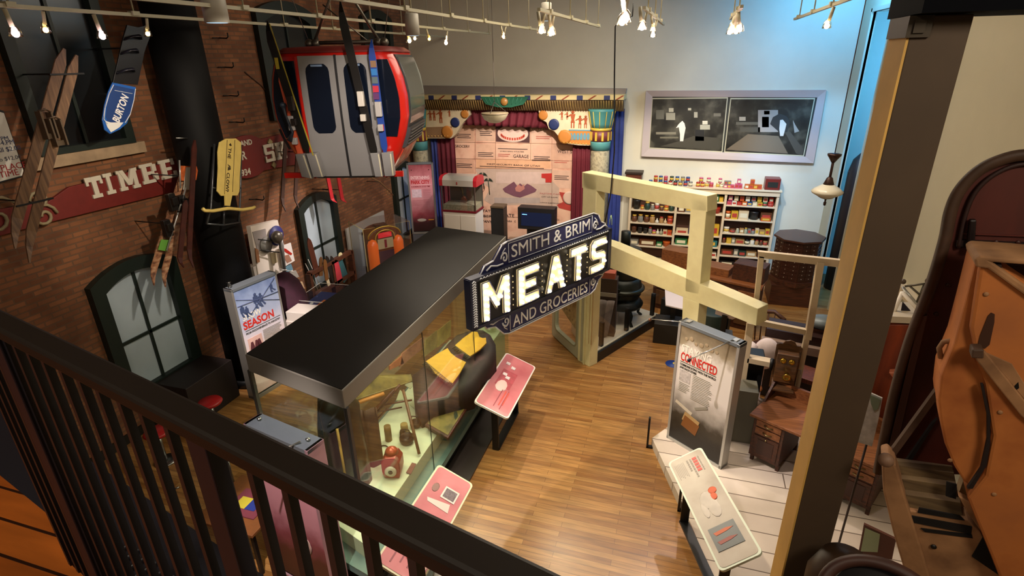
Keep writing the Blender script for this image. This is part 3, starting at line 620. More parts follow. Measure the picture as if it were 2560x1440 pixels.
# red paddles and rod beneath the gondola
FRd = LW(.5)
t = thing('red_ski_pair', 'two short red plastic skis hanging under the gondola cabin', 'skis', at(840, 480, X=XL+.5)); rdm = mat('b5202a', .45)
for x0, x1 in ((820, 833), (846, 858)):
    ski('ski', line(FRd, x0, 440, x1, 506), .12, .02, rdm, t, FRd)
FRo = LW(.4)
t = thing('bamboo_ski_pole', 'tan ski pole with its ring basket hanging below the gondola cabin', 'ski pole', at(970, 470, X=XL+.4)); tn = mat('8a6a42', .5)
q = [FRo.p(FRo.px(x, y)[0], 0, FRo.px(x, y)[1]) for x, y in ((925, 442), (950, 455), (983, 488))]
part('shaft', MB().tube(q, .016, 6), tn, t); part('ring', MB().tube([q[0].lerp(q[2], .8)+Vector((.0, .11*math.cos(k*math.pi/6), .06*math.sin(k*math.pi/6))) for k in range(12)], .012, 6, closed=True), tn, t)
q = [lpt(x, y, .012) for x, y in ((612, 180), (655, 215), (690, 262), (700, 275))]
solo('thin_rod', 'thin dark rod leaning against the bricks left of the gondola', 'rod', MB().tube(q, .012, 6), mat('4a2c1c', .6))
FQ = LW(.3)
t = thing('narrow_ski_pair', 'narrow dark wooden skis hanging on the bricks left of the gondola', 'skis', at(725, 430, X=XL+.3)); bm_ = mat('3c2214', .6)
ski('ski', line(FQ, 718, 300, 705, 528), .10, .02, bm_, t, FQ); ski('ski', line(FQ, 748, 300, 738, 520), .10, .02, bm_, t, FQ)

# brackets that hold the hung things off the wall
def hold(o, x, y, b, x2=XL):
    p = at(x, y, X=XL+b); part('hanging_bracket', MB().tube([Vector((x2, p.y, p.z)), Vector((p.x-.025, p.y, p.z))], .010, 6), M_BLACK, o)
for o_ in list(bpy.data.objects):
    lb_ = o_.get('label', '')
    if o_.parent: continue
    if lb_.startswith('pair of long old'): hold(o_, 150, 185, .75); hold(o_, 78, 505, .75)
    elif o_.name.startswith('snowboard'): hold(o_, 325, 120, .7)
    elif lb_.startswith('pair of patterned'): hold(o_, 425, 560, .7); hold(o_, 455, 440, .7)
    elif lb_.startswith('dark reddish brown skis'): hold(o_, 463, 530, 1.0, XL+.85); hold(o_, 480, 500, 1.0, XL+.85)
    elif lb_.startswith('pale yellow wooden sled'): hold(o_, 578, 380, 1.06, XL+.5)
    elif lb_.startswith('two short red'): hold(o_, 827, 475, .5); hold(o_, 852, 475, .5)
    elif lb_.startswith('tan ski pole'): hold(o_, 950, 455, .4)
    elif lb_.startswith('narrow dark wooden'): hold(o_, 714, 380, .3); hold(o_, 744, 380, .3)
# ================================================================ GONDOLA CABIN
gc = at(848, 300, t=8.4); GA = 74
FG = fr_az((gc.x, gc.y, 0), GA)
if (CAM-FG.o).dot(FG.n) < 0: FG.n = -FG.n
zb, zt = at(848, 460, t=8.35).z, at(848, 128, t=8.7).z
HG = zt-zb
t = thing('gondola_cabin', 'red and silver ski gondola cabin hanging from the ceiling', 'gondola', FG.p(0, -.8, zb))
gred = mat('b8180c', .3, coat=.4); gsil = mat('8f8d88', .45, .35); gdk = mat('0d1420', .15); grub = mat('141414', .5)
def gsec(f, ex=0.0):
    # f 0..1 height -> half width, front bulge
    prof = [(0, .60), (.08, .72), (.2, .86), (.35, .97), (.5, 1.04), (.65, 1.045), (.8, 1.0), (.93, .92), (1, .84)]
    for (f0, w0), (f1, w1) in zip(prof, prof[1:]):
        if f <= f1: return w0+(w1-w0)*(f-f0)/(f1-f0)+ex
    return prof[-1][1]+ex
def gb(f): return .0  # door face is nearly flat
DEP = 1.75
def gring(f, ex=0.0, r=.22, n=5):
    w_ = gsec(f, ex); d0 = -ex; d1 = DEP*(.55+.45*min(1, (gsec(f)-.6)/.44))+ex; P = []
    mid = DEP/2; h = (d1+ex)/2*1.0
    ys = (mid-(DEP/2+ex)*(.82+.18*gsec(f)/1.045), mid+(DEP/2+ex)*(.82+.18*gsec(f)/1.045))
    for sx, sy, a0 in ((1, 0, -90), (1, 1, 0), (-1, 1, 90), (-1, 0, 180)):
        for k in range(n+1):
            an = R(a0+90*k/n); cx = sx*(w_-r); cy = ys[sy]+(r if sy == 0 else -r)
            P.append(FG.p(cx+r*math.cos(an), -(cy+r*math.sin(an)), zb+HG*f))
    return P
NF = 24
part('shell', MB().loft([gring(i/NF) for i in range(NF+1)]), gred, t)
part('roof', MB().loft([gring(.985, .03), gring(1.0, .02), [q+Vector((0, 0, .05)) for q in gring(1.0, -.05)], [q+Vector((0, 0, .07)) for q in gring(1.0, -.35, .15)]]), mat('6e211a', .6), t)
part('floor_skirt', MB().loft([gring(.0, .02), gring(.04, .02)]), grub, t)
def gface(a, f, b=0): # point on the door face, a in metres, height fraction
    ys = DEP/2-(DEP/2)*(.82+.18*gsec(f)/1.045)
    return FG.p(a, -ys+b, zb+HG*f)
def gpatch(name, fn, n, m, parent, th=.012, nu=1):
    # fn(f) -> (a0, a1) ; surface patch following the face
    mb = MB(); 
    V0 = [[gface(fn(f)[0]+(fn(f)[1]-fn(f)[0])*u/ nu, f, .004+th) for u in range(nu+1)] for f in n]
    rows = []
    for f in n:
        a0, a1 = fn(f); rows.append([gface(a0, f, -.02), gface(a1, f, -.02), gface(a1, f, th), gface(a0, f, th)])
    return part(name, mb.loft(rows, smooth=False), m, parent)
def frs(a, b, n): return [a+(b-a)*i/n for i in range(n+1)]
# doors, each with a tall window
for nm, a0, a1 in (('left', -.50, .045), ('right', .065, .60)):
    d = gpatch('door', lambda f, a0=a0, a1=a1: (a0, a1), frs(.015, .965, 14), gsil, t, .02)
    def wfn(f, a0=a0, a1=a1):
        lo, hi = .375, .905; e = .09; m_ = .10
        r_ = 0
        if f < lo+.05: r_ = .07*(1-(f-lo)/.05)**2
        if f > hi-.05: r_ = .07*(1-(hi-f)/.05)**2
        return (a0+m_+r_, a1-m_-r_)
    wn = gpatch('door_window', wfn, [.375, .385, .40, .425] + frs(.45, .85, 8) + [.875, .895, .905], gdk, d, .028)
    part('vent_sticker', MB().box((a0+.19, a1-.19), (0, .03), (zb+HG*.885, zb+HG*.90), Fr(FG.o+FG.n*(.0), FG.u, Z3, FG.n)), mat('6f86a0', .4), d)
gpatch('door_seal', lambda f: (.04, .07), frs(.0, .97, 14), grub, t, .034)
# dark side windows left and right of the doors
gpatch('side_window', lambda f: (-gsec(f)+.10, -.56), frs(.34, .93, 12), gdk, t, .010)
gpatch('side_window', lambda f: (.66, gsec(f)-.10), frs(.34, .93, 12), gdk, t, .010)
for a in (-.525, .62): gpatch('pillar', lambda f, a=a: (a-.012, a+.022), frs(.0, .96, 14), gred, t, .03)
# end panels (curved): glass windscreen, louvre, patterned lower panel
def gend(f, y, sgn=1, b=0):
    return FG.p(sgn*(gsec(f)+b), -(DEP/2 + (y)*(DEP/2-.2)), zb+HG*f)
def endpatch(name, f0, f1, y0, y1, m, sgn=1, th=.02, n=10):
    rows = []
    for f in frs(f0, f1, n): rows.append([gend(f, y0, sgn, -.03), gend(f, y1, sgn, -.03), gend(f, y1, sgn, th), gend(f, y0, sgn, th)])
    return part(name, MB().loft(rows, smooth=False), m, t)
for sg in (1, -1):
    endpatch('end_frame', .40, .965, -1.0, 1.0, grub, sg, .014)
    endpatch('end_window', .43, .945, -.92, .92, mat('4a4f4c', .12, spec=.8), sg, .022)
    lv = endpatch('louvre', .235, .40, -1.0, 1.0, mat('2a2a2a', .5), sg, .05, 6)
    for k in range(5):
        f = .26+.028*k; mb = MB().prism([gend(f, -.9, sg, .05), gend(f, .9, sg, .05), gend(f, .9, sg, .075), gend(f, -.9, sg, .075)], (0, 0, .012)); part('slat', mb, mat('4a4a48', .4), lv)
    endpatch('patterned_panel', .03, .22, -.9, .9, ramp_mat('snowy_graphic%d' % sg, [(.42, 'c23a18'), (.52, 'c87850'), (.6, 'c9b8a8')], scale=3.5, rough=.4), sg, .012, 6)
# ski racks (aluminium pockets) and hanger
def rack(a0, pockets):
    rk = part('ski_rack', MB().box((a0, a0+.40), (-.05, .02), (zb+.02, zb+.10), FG), gred, t)
    f2_ = FG.shift(0, .15, 0)
    for pts in pockets:
        q = [f2_.px(x, y) for x, y in pts]; part('rack_pocket', MB().poly(q, -.14, 0, f2_), gsil, rk, bevel=.004)
        part('reflector_strip', MB().poly([(q[1][0]-.022, q[1][1]-.02), (q[1][0]-.004, q[1][1]-.02), (q[2][0]-.004, q[2][1]+.01), (q[2][0]-.022, q[2][1]+.01)], 0, .006, f2_), mat('e8dfb8', .2, .3), rk)
rack(-.98, [[(738, 386), (760, 385), (780, 447), (754, 442)], [(765, 384), (790, 383), (808, 443), (783, 443)]])
rack(.50, [[(925, 383), (948, 382), (957, 442), (938, 442)], [(953, 382), (978, 381), (985, 440), (962, 441)]])
hg = MB(); ztop = zt+.07
for sx in (-.55, .55):
    hg.tube([FG.p(sx, -.87, ztop+.02), FG.p(sx*.25, -.87, ztop+.75), FG.p(sx*.12, -.87, TOPZ)], .022, 7)
hg.tube([FG.p(-.6, -.87, ztop+.06), FG.p(.6, -.87, ztop+.06)], .03, 8); hg.tube([FG.p(-.3, -.87, ztop+.6), FG.p(.35, -.87, ztop+.06)], .012, 6)
for sx in (-.6, -.5, .5, .6): hg.ball(FG.p(sx, -.87, ztop+.05), .07, seg=10, rings=6)
part('hanger', hg, mat('6f6a60', .35, .8), t)
part('guy_wire', MB().tube([FG.p(.6, -.87, ztop+.06), FG.p(1.2, -.4, TOPZ)], .006, 5).tube([FG.p(-.6, -.87, ztop+.06), FG.p(-1.0, -.4, TOPZ)], .006, 5), M_STEEL, t)
# skis standing in the racks
FGs = FG.shift(0, .11, 0)
def gl(x0, y0, x1, y1, b, curve=-.12): 
    q = line(FGs, x0, y0, x1, y1, b=0); n = len(q)-1
    return [(a, c, b + .08*(i/n) + (-.10*max(0, (i/n-.86)/.14)**2)) for i, (a, c, _) in enumerate(q)]
def gski(name, label, x0, y0, x1, y1, wd, m, b=.0, extra=None):
    tt = thing(name, label, 'ski', FGs.p(FGs.px(x0, y0)[0], b, FGs.px(x0, y0)[1]))
    q = ski('board', gl(x0, y0, x1, y1, b), wd, .012, m, tt, FGs)
    a, c = FGs.px(x0+(x1-x0)*.36, y0+(y1-y0)*.36); mb = MB().box((a-.045, a+.045), (b+.03, b+.11), (c-.05, c+.16), FGs).box((a-.04, a+.04), (b+.03, b+.10), (c-.26, c-.16), FGs)
    part('binding', mb, extra or mat('2a2420', .35, .3), tt, bevel=.01)
    return tt, q
tt, q = gski('black_ski', 'black ski with yellow edge standing in the left rack of the gondola', 772, 388, 668, 52, .115, mat('12110c', .35), .02)
a0, c0 = FGs.px(775, 388); a1, c1 = FGs.px(675, 60); part('yellow_edge', MB().prism([FGs.p(a0+.055, .035, c0), FGs.p(a0+.075, .035, c0), FGs.p(a1+.05, .115, c1), FGs.p(a1+.035, .115, c1)], FGs.n*.006), mat('a3922a', .4), tt)
a, c = FGs.px(698, 150); part('yellow_lettering', MB().box((a-.02, a+.03), (.11, .114), (c-.12, c+.03), FGs), mat('b5a21e', .5), tt)
gski('orange_ski', 'bright orange ski standing in the left rack of the gondola', 752, 400, 698, 168, .09, mat('cf5a36', .4), -.04, mat('b8b4b0', .3, .2))
gski('long_black_ski', 'long plain black ski reaching above the gondola roof, in the right rack', 940, 400, 850, 0, .12, mat('15120e', .35), .02, mat('c8c2b2', .35))
tt, q = gski('blue_ski', 'blue ski with coloured square blocks standing in the right rack of the gondola', 963, 385, 928, 98, .10, mat('1f3f8c', .4), .0, mat('a8a49c', .35))
for x, y, cmt in ((936, 160, '8a6a4a'), (938, 180, '2f78b8'), (942, 222, 'b5283a'), (943, 240, '5a2c5a'), (955, 318, 'b5283a'), (940, 200, '5a6a6a')):
    a, c = FGs.px(x, y); part('colour_block', MB().box((a-.042, a+.042), (.055, .068), (c-.045, c+.045), FGs), mat(cmt, .4), tt)
tt = thing('ski_boot_bindings', 'dark goggles strap dangling beside the orange ski on the gondola', 'strap', FGs.p(FGs.px(715, 300)[0], 0, FGs.px(715, 300)[1]))
qq = [FGs.p(FGs.px(x, y)[0], .07, FGs.px(x, y)[1]) for x, y in ((712, 262), (718, 285), (736, 330), (728, 350))]
part('strap', MB().tube(qq, [.035, .02, .02, .045], 8), mat('1c2430', .5), tt); part('buckle', MB().ball(qq[0], .045, seg=8, rings=6), mat('2a3644', .4), tt)
# ================================================================ TRACK LIGHTING
tw = mat('a39c80', .5)
TZ = 6.2
trk = [(-6.9, 4.0, 16.0, 'first'), (-5.2, 4.0, 14.8, 'second'), (-3.6, 5.0, 14.2, 'third'), (-2.1, 8.0, 13.2, 'fourth'), (-.76, 8.5, 13.2, 'fifth'), (.50, 9.0, 12.0, 'sixth'), (1.7, 7.4, 12.9, 'rightmost')]
def tx(i, y): # fixture position on track i at world Y
    return Vector((trk[i][0], y, TZ))
for i, (X_, ya, yb_, nm) in enumerate(trk):
    t = thing('light_track', 'pale lighting track near the ceiling, %s from the brick wall' % nm if i < 6 else 'short pale lighting track nearest the blue doorway', 'light track', (X_, ya, TZ), 'lighting tracks')
    part('rail', MB().box((X_-.022, X_+.022), (ya, yb_), (TZ-.02, TZ+.02)), tw, t)
    y = ya+.6
    while y < yb_:
        hr = part('hanger_rod', MB().tube([(X_, y, TZ), (X_, y, TOPZ)], .010, 6), tw, t); part('clip', MB().box((X_-.045, X_+.045), (y-.05, y+.05), (TZ-.01, TZ+.04)), tw, hr); y += 1.45
def ony(i, x): # find Y on track i seen at pixel column x
    lo, hi = 3.0, 30.0
    for _ in range(50):
        m_ = (lo+hi)/2; v = tx(i, m_)-CAM; px_ = v.dot(RV)/v.dot(FV)*FPX+1280
        lo, hi = (m_, hi) if ((px_ < x) == (i < 6)) else (lo, m_)
    return lo
SPOTS = [(0, 8, .0, 2, 'ffd9ff'), (0, 105, .0, 1, 'ffe0a0'), (0, 232, .0, 2, 'f0d0ff'), (0, 365, .0, 1, 'c8b48c'),
         (1, 1015, 0, 2, 'ffd080'), (1, 1040, 0, 1, 'fff0e0'), (1, 1066, 0, 1, 'ffd070'), (1, 1118, 0, 2, 'ffe8e0'),
         (2, 1252, 0, 1, 'ffe4c0'), (2, 1264, 0, 1, 'ffe4c0'), (3, 1345, 0, 2, 'ffe8d0'), (3, 1362, 0, 1, 'ffe0c8'), (3, 1372, 0, 2, 'ffd9d0'), (3, 1384, 0, 2, 'fff0d0'),
         (4, 1556, 0, 2, 'f8e0ff'), (4, 1570, 0, 2, 'f8e0ff'), (4, 1600, 0, 2, 'ffe8e8'), (4, 1618, 0, 1, 'ffe8e8'), (4, 1628, 0, 1, 'ffd890'), (4, 1642, 0, 2, 'fff0f0'),
         (5, 1887, 0, 2, 'ffe0ff'), (5, 1905, 0, 2, 'ffe8f0'), (5, 1878, 0, 1, 'ffe090'), (5, 1868, 0, 1, 'ffe0b0'), (5, 1862, 0, 2, 'ffe080'), (5, 1850, 0, 2, 'f8d8ff'), (5, 1893, 0, 1, 'ffd070'), (6, 2086, 0, 2, 'ffd8a8')]
PLN = ['far left', 'left', 'third', 'fourth', 'fifth', 'sixth', 'rightmost']
for j, (i, x, _, s_, colr) in enumerate(SPOTS):
    if i == 5: p = at(x, 0, X=trk[5][0]); yy = 9.6+.22*(j-20); p = Vector((trk[5][0], yy, TZ))
    else: p = tx(i, min(ony(i, x), trk[i][2]-.1))
    side = -1 if j % 2 else 1; k = .8 if s_ == 1 else 1.0
    t = thing('track_spotlight', 'small clear-globe spotlight, number %d from the left among those on the %s track' % (sum(1 for q in SPOTS[:j+1] if q[0] == i), PLN[i]), 'spotlight', p, 'track spotlights')
    t['label'] = 'small lit spotlight hanging from the %s light track, %s of those on it' % (PLN[i], ['first', 'second', 'third', 'fourth', 'fifth', 'sixth', 'seventh'][sum(1 for q in SPOTS[:j] if q[0] == i)])
    part('stem', MB().tube([p+Vector((0, 0, -.03)), p+Vector((side*.03, 0, -.20*k))], .022*k, 8), tw, t)
    q = p+Vector((side*.045, 0, -.25*k))
    part('shade', MB().lathe(q, [(.02, .07), (.05*k, .03), (.062*k, -.04), (.058*k, -.045), (.03, .03)], 14), glass_mat('spot_glass', (.95, .9, .8), .3) if j == 0 else bpy.data.materials['spot_glass'], t)
    part('bulb', MB().ball(q+Vector((0, 0, -.015)), .036*k, seg=10, rings=6), mat(colr, .4, emit=(34 if s_ == 2 else 12)), t)
for x, y, tz, r_, lab in ((535, 15, 5.6, .13, 'left of the gondola'), (1030, 60, 8.2, .11, 'just right of the gondola'), (1366, 28, 10.2, .10, 'high above the stage')):
    p = at(x, y, t=tz+.6)
    t = thing('can_light', 'white cylinder can light hanging '+lab, 'can light', p, 'white can lights')
    part('housing', MB().lathe(p, [(r_, -.17), (r_, .14), (r_*.9, .15), (.02, .16)], 24), mat('a8a498', .5), t)
    part('lens', MB().lathe(p+Vector((0, 0, -.172)), [(r_*.85, 0), (r_*.85, .004)], 20), mat('8fa8b8', .3, emit=.6), t)
    part('rod', MB().tube([p+Vector((0, 0, .14)), (p.x, p.y, TOPZ)], .012, 6), tw, t)
# ================================================================ STAGE FRONT WITH EGYPTIAN DECORATION
def SB(b): return FB.shift(0, b, 0)
def bpoly(pts, b0, b1, mb=None):
    f = SB(b1); q = [f.px(x, y) for x, y in pts]; mb = mb or MB(); return mb.poly([(a, c) for a, c in q], b0-b1, 0, f)
stone = ramp_mat('painted_sandstone', [(.35, 'a89468'), (.6, 'cdbb8c'), (.75, 'bda878')], scale=5)
t = thing('proscenium', 'Egyptian style painted stage front with cornice, columns and brackets', 'stage front', FB.p(-4.9, .3, .6))
BD = .55   # stands this far off the wall
part('grey_backing', bpoly([(1036, 214), (1566, 222), (1562, 242), (1036, 240)], .01, BD-.35), mat('8a8078', .7), t)
cz = SB(BD); zc = cz.px(1561, 237)[1]
aL, aR = XL+.03, cz.px(1561, 240)[0]
fz = Fr((0, YB-BD, 0), (1, 0, 0), Z3, (0, -1, 0))
zS = zc-.12; zF = zc-.42
st = part('striped_band', MB().box((aL, aR), (-BD, .12), (zS, zc), fz), mat('cdbb86', .6), t)
k = 0; a = aL+.1; blk = [mat('2c3560', .5), mat('8c3a20', .5)]
while a < aR-.15:
    if k % 2 == 0: part('blue_block', MB().box((a, a+.16), (.12, .128), (zS, zc-.01), fz), blk[0], st)
    else: part('red_stripe', MB().poly([(a-.06, zS+.005), (a+.0, zS+.005), (a+.17, zc-.01), (a+.11, zc-.01)], .12, .128, fz), blk[1], st)
    a += .36; k += 1
cv = part('fluted_cove', MB().grid(lambda u, v: fz.p(aL+(aR-aL)*u, .10-.16*math.sin(v*math.pi/2), zS-.30*v), 60, 6, th=(0, .05, 0)), mat('6a5434', .6), t)
fl_ = MB(); n = 92
for k in range(n):
    a = aL+(aR-aL)*(k+.5)/n
    fl_.tube([fz.p(a, .12, zS-.02), fz.p(a, .05, zS-.16), fz.p(a, -.02, zS-.29)], .013, 5)
part('flutes', fl_, ramp_mat('gold_flutes', [(.4, '7a6038'), (.6, 'a88a48')], scale=2), cv)
wm = MB(); cA, cC = cz.px(1265, 255)
wm.poly([(cA-.70, cC+.15), (cA+.70, cC+.15), (cA+.55, cC-.05), (cA+.2, cC-.13), (cA-.2, cC-.13), (cA-.55, cC-.05)], .13, .15, fz)
wg = part('winged_emblem', wm, mat('1f5a40', .5), t); part('emblem_disc', MB().lathe(fz.p(cA, .15, cC+.02), [(.11, 0), (.10, .03), (.02, .05)], 16, fz.n), mat('a8783a', .4), wg)
for k in range(8): part('feather_line', MB().tube([fz.p(cA+(-1)**k*(.15+.06*k), .155, cC+.12), fz.p(cA+(-1)**k*(.10+.055*k), .155, cC-.07+.02*k/3)], .008, 4), mat('3f8060', .5), wg)
# brackets with figures
figm = mat('9a4a20', .6); gold = mat('b8762c', .6); dkb = mat('1f2c56', .5)
def bracket(pts, mirror, discs, figs, lab):
    br = part('painted_bracket', bpoly(pts, BD-.30, BD-.06), mat('cdbd98', .6, noise=.06), t, label=lab)
    f = SB(BD-.06)
    for x, y, r, m in discs:
        a, c = f.px(x, y); part('rosette', MB().lathe(f.p(a, 0, c), [(r, 0), (r, .02), (r*.7, .022), (r*.2, .03)], 20, f.n), m, br)
    for x, y, h in figs:
        a, c = f.px(x, y); mb = MB()
        mb.ball(f.p(a, .012, c+h*.42), h*.09, sy=.2, seg=8, rings=6, fr=f)
        mb.poly([(a-h*.14, c+h*.32), (a+h*.14, c+h*.32), (a+h*.08, c+h*.02), (a+h*.12, c-h*.14), (a-h*.12, c-h*.14), (a-h*.07, c+h*.02)], .0, .012, f)
        mb.box((a-h*.10, a-h*.04), (0, .012), (c-h*.42, c-h*.14), f).box((a+h*.04, a+h*.10), (0, .012), (c-h*.42, c-h*.14), f)
        mb.poly([(a-h*.14, c+h*.30), (a-h*.34, c+h*.18), (a-h*.33, c+h*.12), (a-h*.12, c+h*.22)], .0, .012, f)
        part('painted_figure', mb, figm, br)
    return br, f
br, f = bracket([(1346, 274), (1478, 274), (1478, 364), (1446, 363), (1410, 358), (1400, 345), (1386, 328), (1372, 322), (1366, 305), (1350, 298)], False,
        [(1358, 288, .13, gold), (1385, 311, .15, dkb), (1412, 342, .19, gold)], [(1432, 300, .5), (1450, 306, .36), (1464, 306, .36), (1405, 290, .24), (1418, 290, .22)], 'right painted bracket with Egyptian figures')
gb_ = MB(); q = [f.px(x, y) for x, y in ((1402, 326), (1476, 328), (1476, 362), (1420, 358))]; gb_.poly(q, .0, .01, f); gg = part('orange_panel', gb_, gold, br)
for k in range(6): a, c = f.px(1428+k*8.5, 342); part('blue_jar', MB().poly([(a-.03, c-.08), (a+.03, c-.08), (a+.045, c+.02), (a+.02, c+.10), (a-.02, c+.10), (a-.045, c+.02)], .01, .02, f), mat('5f8c98', .5), gg)
for k in range(9): a, c = f.px(1410+k*8, 356+ k*.6); part('gilt_stud', MB().ball(f.p(a, .015, c), .018, seg=6, rings=4), mat('d9b058', .4), gg)
a0, c0 = f.px(1440, 325); part('blue_line', MB().box((a0-.2, a0+.42), (.0, .014), (c0-.02, c0+.01), f), mat('5f8c98', .5), br)
br, f = bracket([(1064, 272), (1174, 272), (1174, 288), (1166, 298), (1158, 306), (1150, 318), (1140, 335), (1128, 346), (1064, 346)], True,
        [(1162, 285, .12, gold), (1138, 306, .14, dkb), (1118, 330, .18, gold)], [(1102, 292, .42), (1076, 290, .3), (1086, 290, .3), (1124, 284, .2)], 'left painted bracket with Egyptian figures')
q = [f.px(x, y) for x, y in ((1066, 318), (1130, 316), (1126, 344), (1066, 344))]; part('brown_panel', MB().poly(q, .0, .01, f), mat('8a6a48', .6), br)
for k in range(7): a, c = f.px(1072+k*8, 340); part('gilt_stud', MB().ball(f.p(a, .015, c), .018, seg=6, rings=4), mat('d9b058', .4), br)
# columns
def column(xc, x0, x1, lab, zlow=.6):
    f = SB(BD-.1); a = f.px(xc, 330)[0]; w_ = (f.px(x1, 330)[0]-f.px(x0, 330)[0])/2; ctr = f.p(a, .04, 0); zz = [f.px(xc, y)[1] for y in (272, 318, 325, 352, 375)]
    cl = part('column_shaft', MB().lathe(ctr, [(w_*.95, zlow), (w_*.95, zz[4]), (w_*.95, zz[4]+.01)], 24), ramp_mat('carved_relief_'+lab, [(.4, '8a8268'), (.55, 'b0a684'), (.65, '968c6c')], scale=9), t, label=lab+' Egyptian column')
    part('teal_capital', MB().lathe(ctr, [(w_*1.0, zz[1]), (w_*1.1, zz[1]+.12), (w_*1.3, zz[0]-.06), (w_*1.35, zz[0])], 24), mat('4a8c88', .5), cl)
    for k in range(12):
        an = k*math.pi/6; d = Vector((math.cos(an), math.sin(an), 0)); part('capital_rib', MB().tube([ctr+d*w_*1.02+Vector((0, 0, zz[1])), ctr+d*w_*1.12+Vector((0, 0, zz[1]+.12)), ctr+d*w_*1.33+Vector((0, 0, zz[0]-.05))], .012, 5), mat('c9a83c', .4), cl)
    part('gold_ring', MB().lathe(ctr, [(w_*1.03, zz[2]), (w_*1.08, (zz[1]+zz[2])/2), (w_*1.03, zz[1])], 24), mat('c8a63a', .4), cl)
    part('striped_band', MB().lathe(ctr, [(w_*.98, zz[3]), (w_*1.0, zz[2])], 24), mat('6a3030', .5), cl)
    for k in range(10):
        an = k*math.pi/5; d = Vector((math.cos(an), math.sin(an), 0)); part('yellow_bar', MB().prism([ctr+d*w_*1.0+d.cross(Z3)*s_*.028+Vector((0, 0, z_)) for s_, z_ in ((-1, zz[3]+.03), (1, zz[3]+.03), (1, zz[2]-.03), (-1, zz[2]-.03))], d*.02), mat('c8a63a', .4), cl)
    part('teal_ring', MB().lathe(ctr, [(w_*1.0, zz[4]+.02), (w_*1.02, zz[3]-.02), (w_, zz[3])], 24), mat('4f8c86', .5), cl)
column(1503, 1478, 1528, 'right'); column(1048, 1030, 1066, 'left')
# curtains
def cloth(name, pts, mtl, lab, cat, b, waves=9, amp=.04, group=None):
    f = SB(b); q = [f.px(x, y) for x, y in pts]   # TL, TR, BR, BL
    def fn(u, v):
        a = (q[0][0]*(1-u)+q[1][0]*u)*(1-v)+(q[3][0]*(1-u)+q[2][0]*u)*v; c = (q[0][1]*(1-u)+q[1][1]*u)*(1-v)+(q[3][1]*(1-u)+q[2][1]*u)*v
        return f.p(a, amp*math.sin(u*waves*2*math.pi)*(.5+.5*v), c)
    return solo(name, lab, cat, MB().grid(fn, waves*8, 6, th=(0, .008, 0)), mtl, group)
velv = mat('5c0f1c', .8, noise=.1); bluec = mat('1c2c6c', .7, noise=.1)
cloth('valance', [(1140, 270), (1420, 270), (1400, 322), (1150, 312)], velv, 'dark red velvet valance gathered across the top of the stage opening', 'curtain', .36, 14)
cloth('stage_curtain', [(1088, 340), (1136, 340), (1150, 590), (1108, 600)], velv, 'dark red curtain hanging at the left side of the painted backdrop', 'curtain', .30, 4)
cloth('stage_curtain', [(1432, 355), (1476, 355), (1470, 640), (1424, 640)], velv, 'dark red curtain hanging at the right side of the painted backdrop', 'curtain', .30, 4)
cloth('blue_drape', [(1076, 345), (1092, 345), (1112, 600), (1096, 600)], bluec, 'deep blue drape left of the left red curtain', 'curtain', .34, 2)
cloth('blue_drape', [(1528, 272), (1562, 272), (1545, 640), (1515, 640)], bluec, 'deep blue drape right of the Egyptian column on the right', 'curtain', .25, 3, .02)
# painted advertising backdrop
t = thing('painted_backdrop', 'pink and cream painted advertising curtain with mountain lake scene and shop notices', 'backdrop', FB.p(-4.9, .1, .6))
fb = SB(.14)
bdm = ramp_mat('aged_canvas', [(.3, 'c08a70'), (.5, 'dcae90'), (.7, 'dfb898')], scale=2.2, rough=.8)
q = [fb.px(x, y) for x, y in ((1118, 300), (1452, 308), (1450, 600), (1132, 600))]; q[3] = (q[3][0], fb.px(1300, 600)[1]); q[2] = (q[2][0], q[3][1]); part('canvas', MB().poly(q, -.02, 0, fb), bdm, t)
def bp(name, pts, c, b=.004, par=None, **k):
    q = [fb.px(x, y) for x, y in pts]; return part(name, MB().poly(q, 0, b, fb), c if not isinstance(c, str) else mat(c, .8, noise=k.get('noise', .08), nscale=6), par or t)
sceneP = bp('lake_scene', [(1189, 422), (1380, 424), (1380, 452), (1398, 470), (1396, 520), (1360, 522), (1300, 512), (1232, 514), (1210, 500), (1226, 470), (1200, 455)], 'b9a08c')
bp('sky', [(1240, 430), (1376, 430), (1376, 460), (1240, 458)], 'c6ac9c', .006, sceneP)
bp('mountain', [(1257, 472), (1272, 462), (1285, 454), (1294, 466), (1300, 458), (1310, 466), (1318, 459), (1328, 464), (1342, 474), (1338, 480), (1300, 494), (1284, 490), (1262, 480)], '6f4450', .009, sceneP)
bp('mountain_glow', [(1288, 470), (1296, 461), (1304, 466), (1310, 460), (1312, 472), (1300, 480), (1290, 478)], 'b27668', .012, sceneP)
bp('lake', [(1236, 494), (1350, 494), (1350, 508), (1236, 508)], 'a8988c', .007, sceneP)
for x, y in ((1207, 438), (1221, 452)):
    a, c = fb.px(x, y); mb = MB().tube([fb.p(a, .012, c), fb.p(a+.02, .012, c-.20), fb.p(a+.03, .012, c-.42)], .012, 5)
    for k in range(9):
        an = k*math.pi/8; mb.poly([(a, c), (a+.09*math.cos(an), c+.07*math.sin(an)+.03), (a+.16*math.cos(an), c+.10*math.sin(an)-.03), (a+.07*math.cos(an), c+.05*math.sin(an)-.01)], .01, .014, fb)
    part('palm_tree', mb, mat('3c4434', .8), sceneP)
bp('red_steps', [(1354, 434), (1380, 433), (1379, 456), (1364, 456), (1364, 446), (1354, 444)], 'b52a20', .014)
ovm = MB(); a, c = fb.px(1282, 334); ovm.poly([(a+.47*math.cos(k*math.pi/12), c+.24*math.sin(k*math.pi/12)) for k in range(24)], .0, .012, fb)
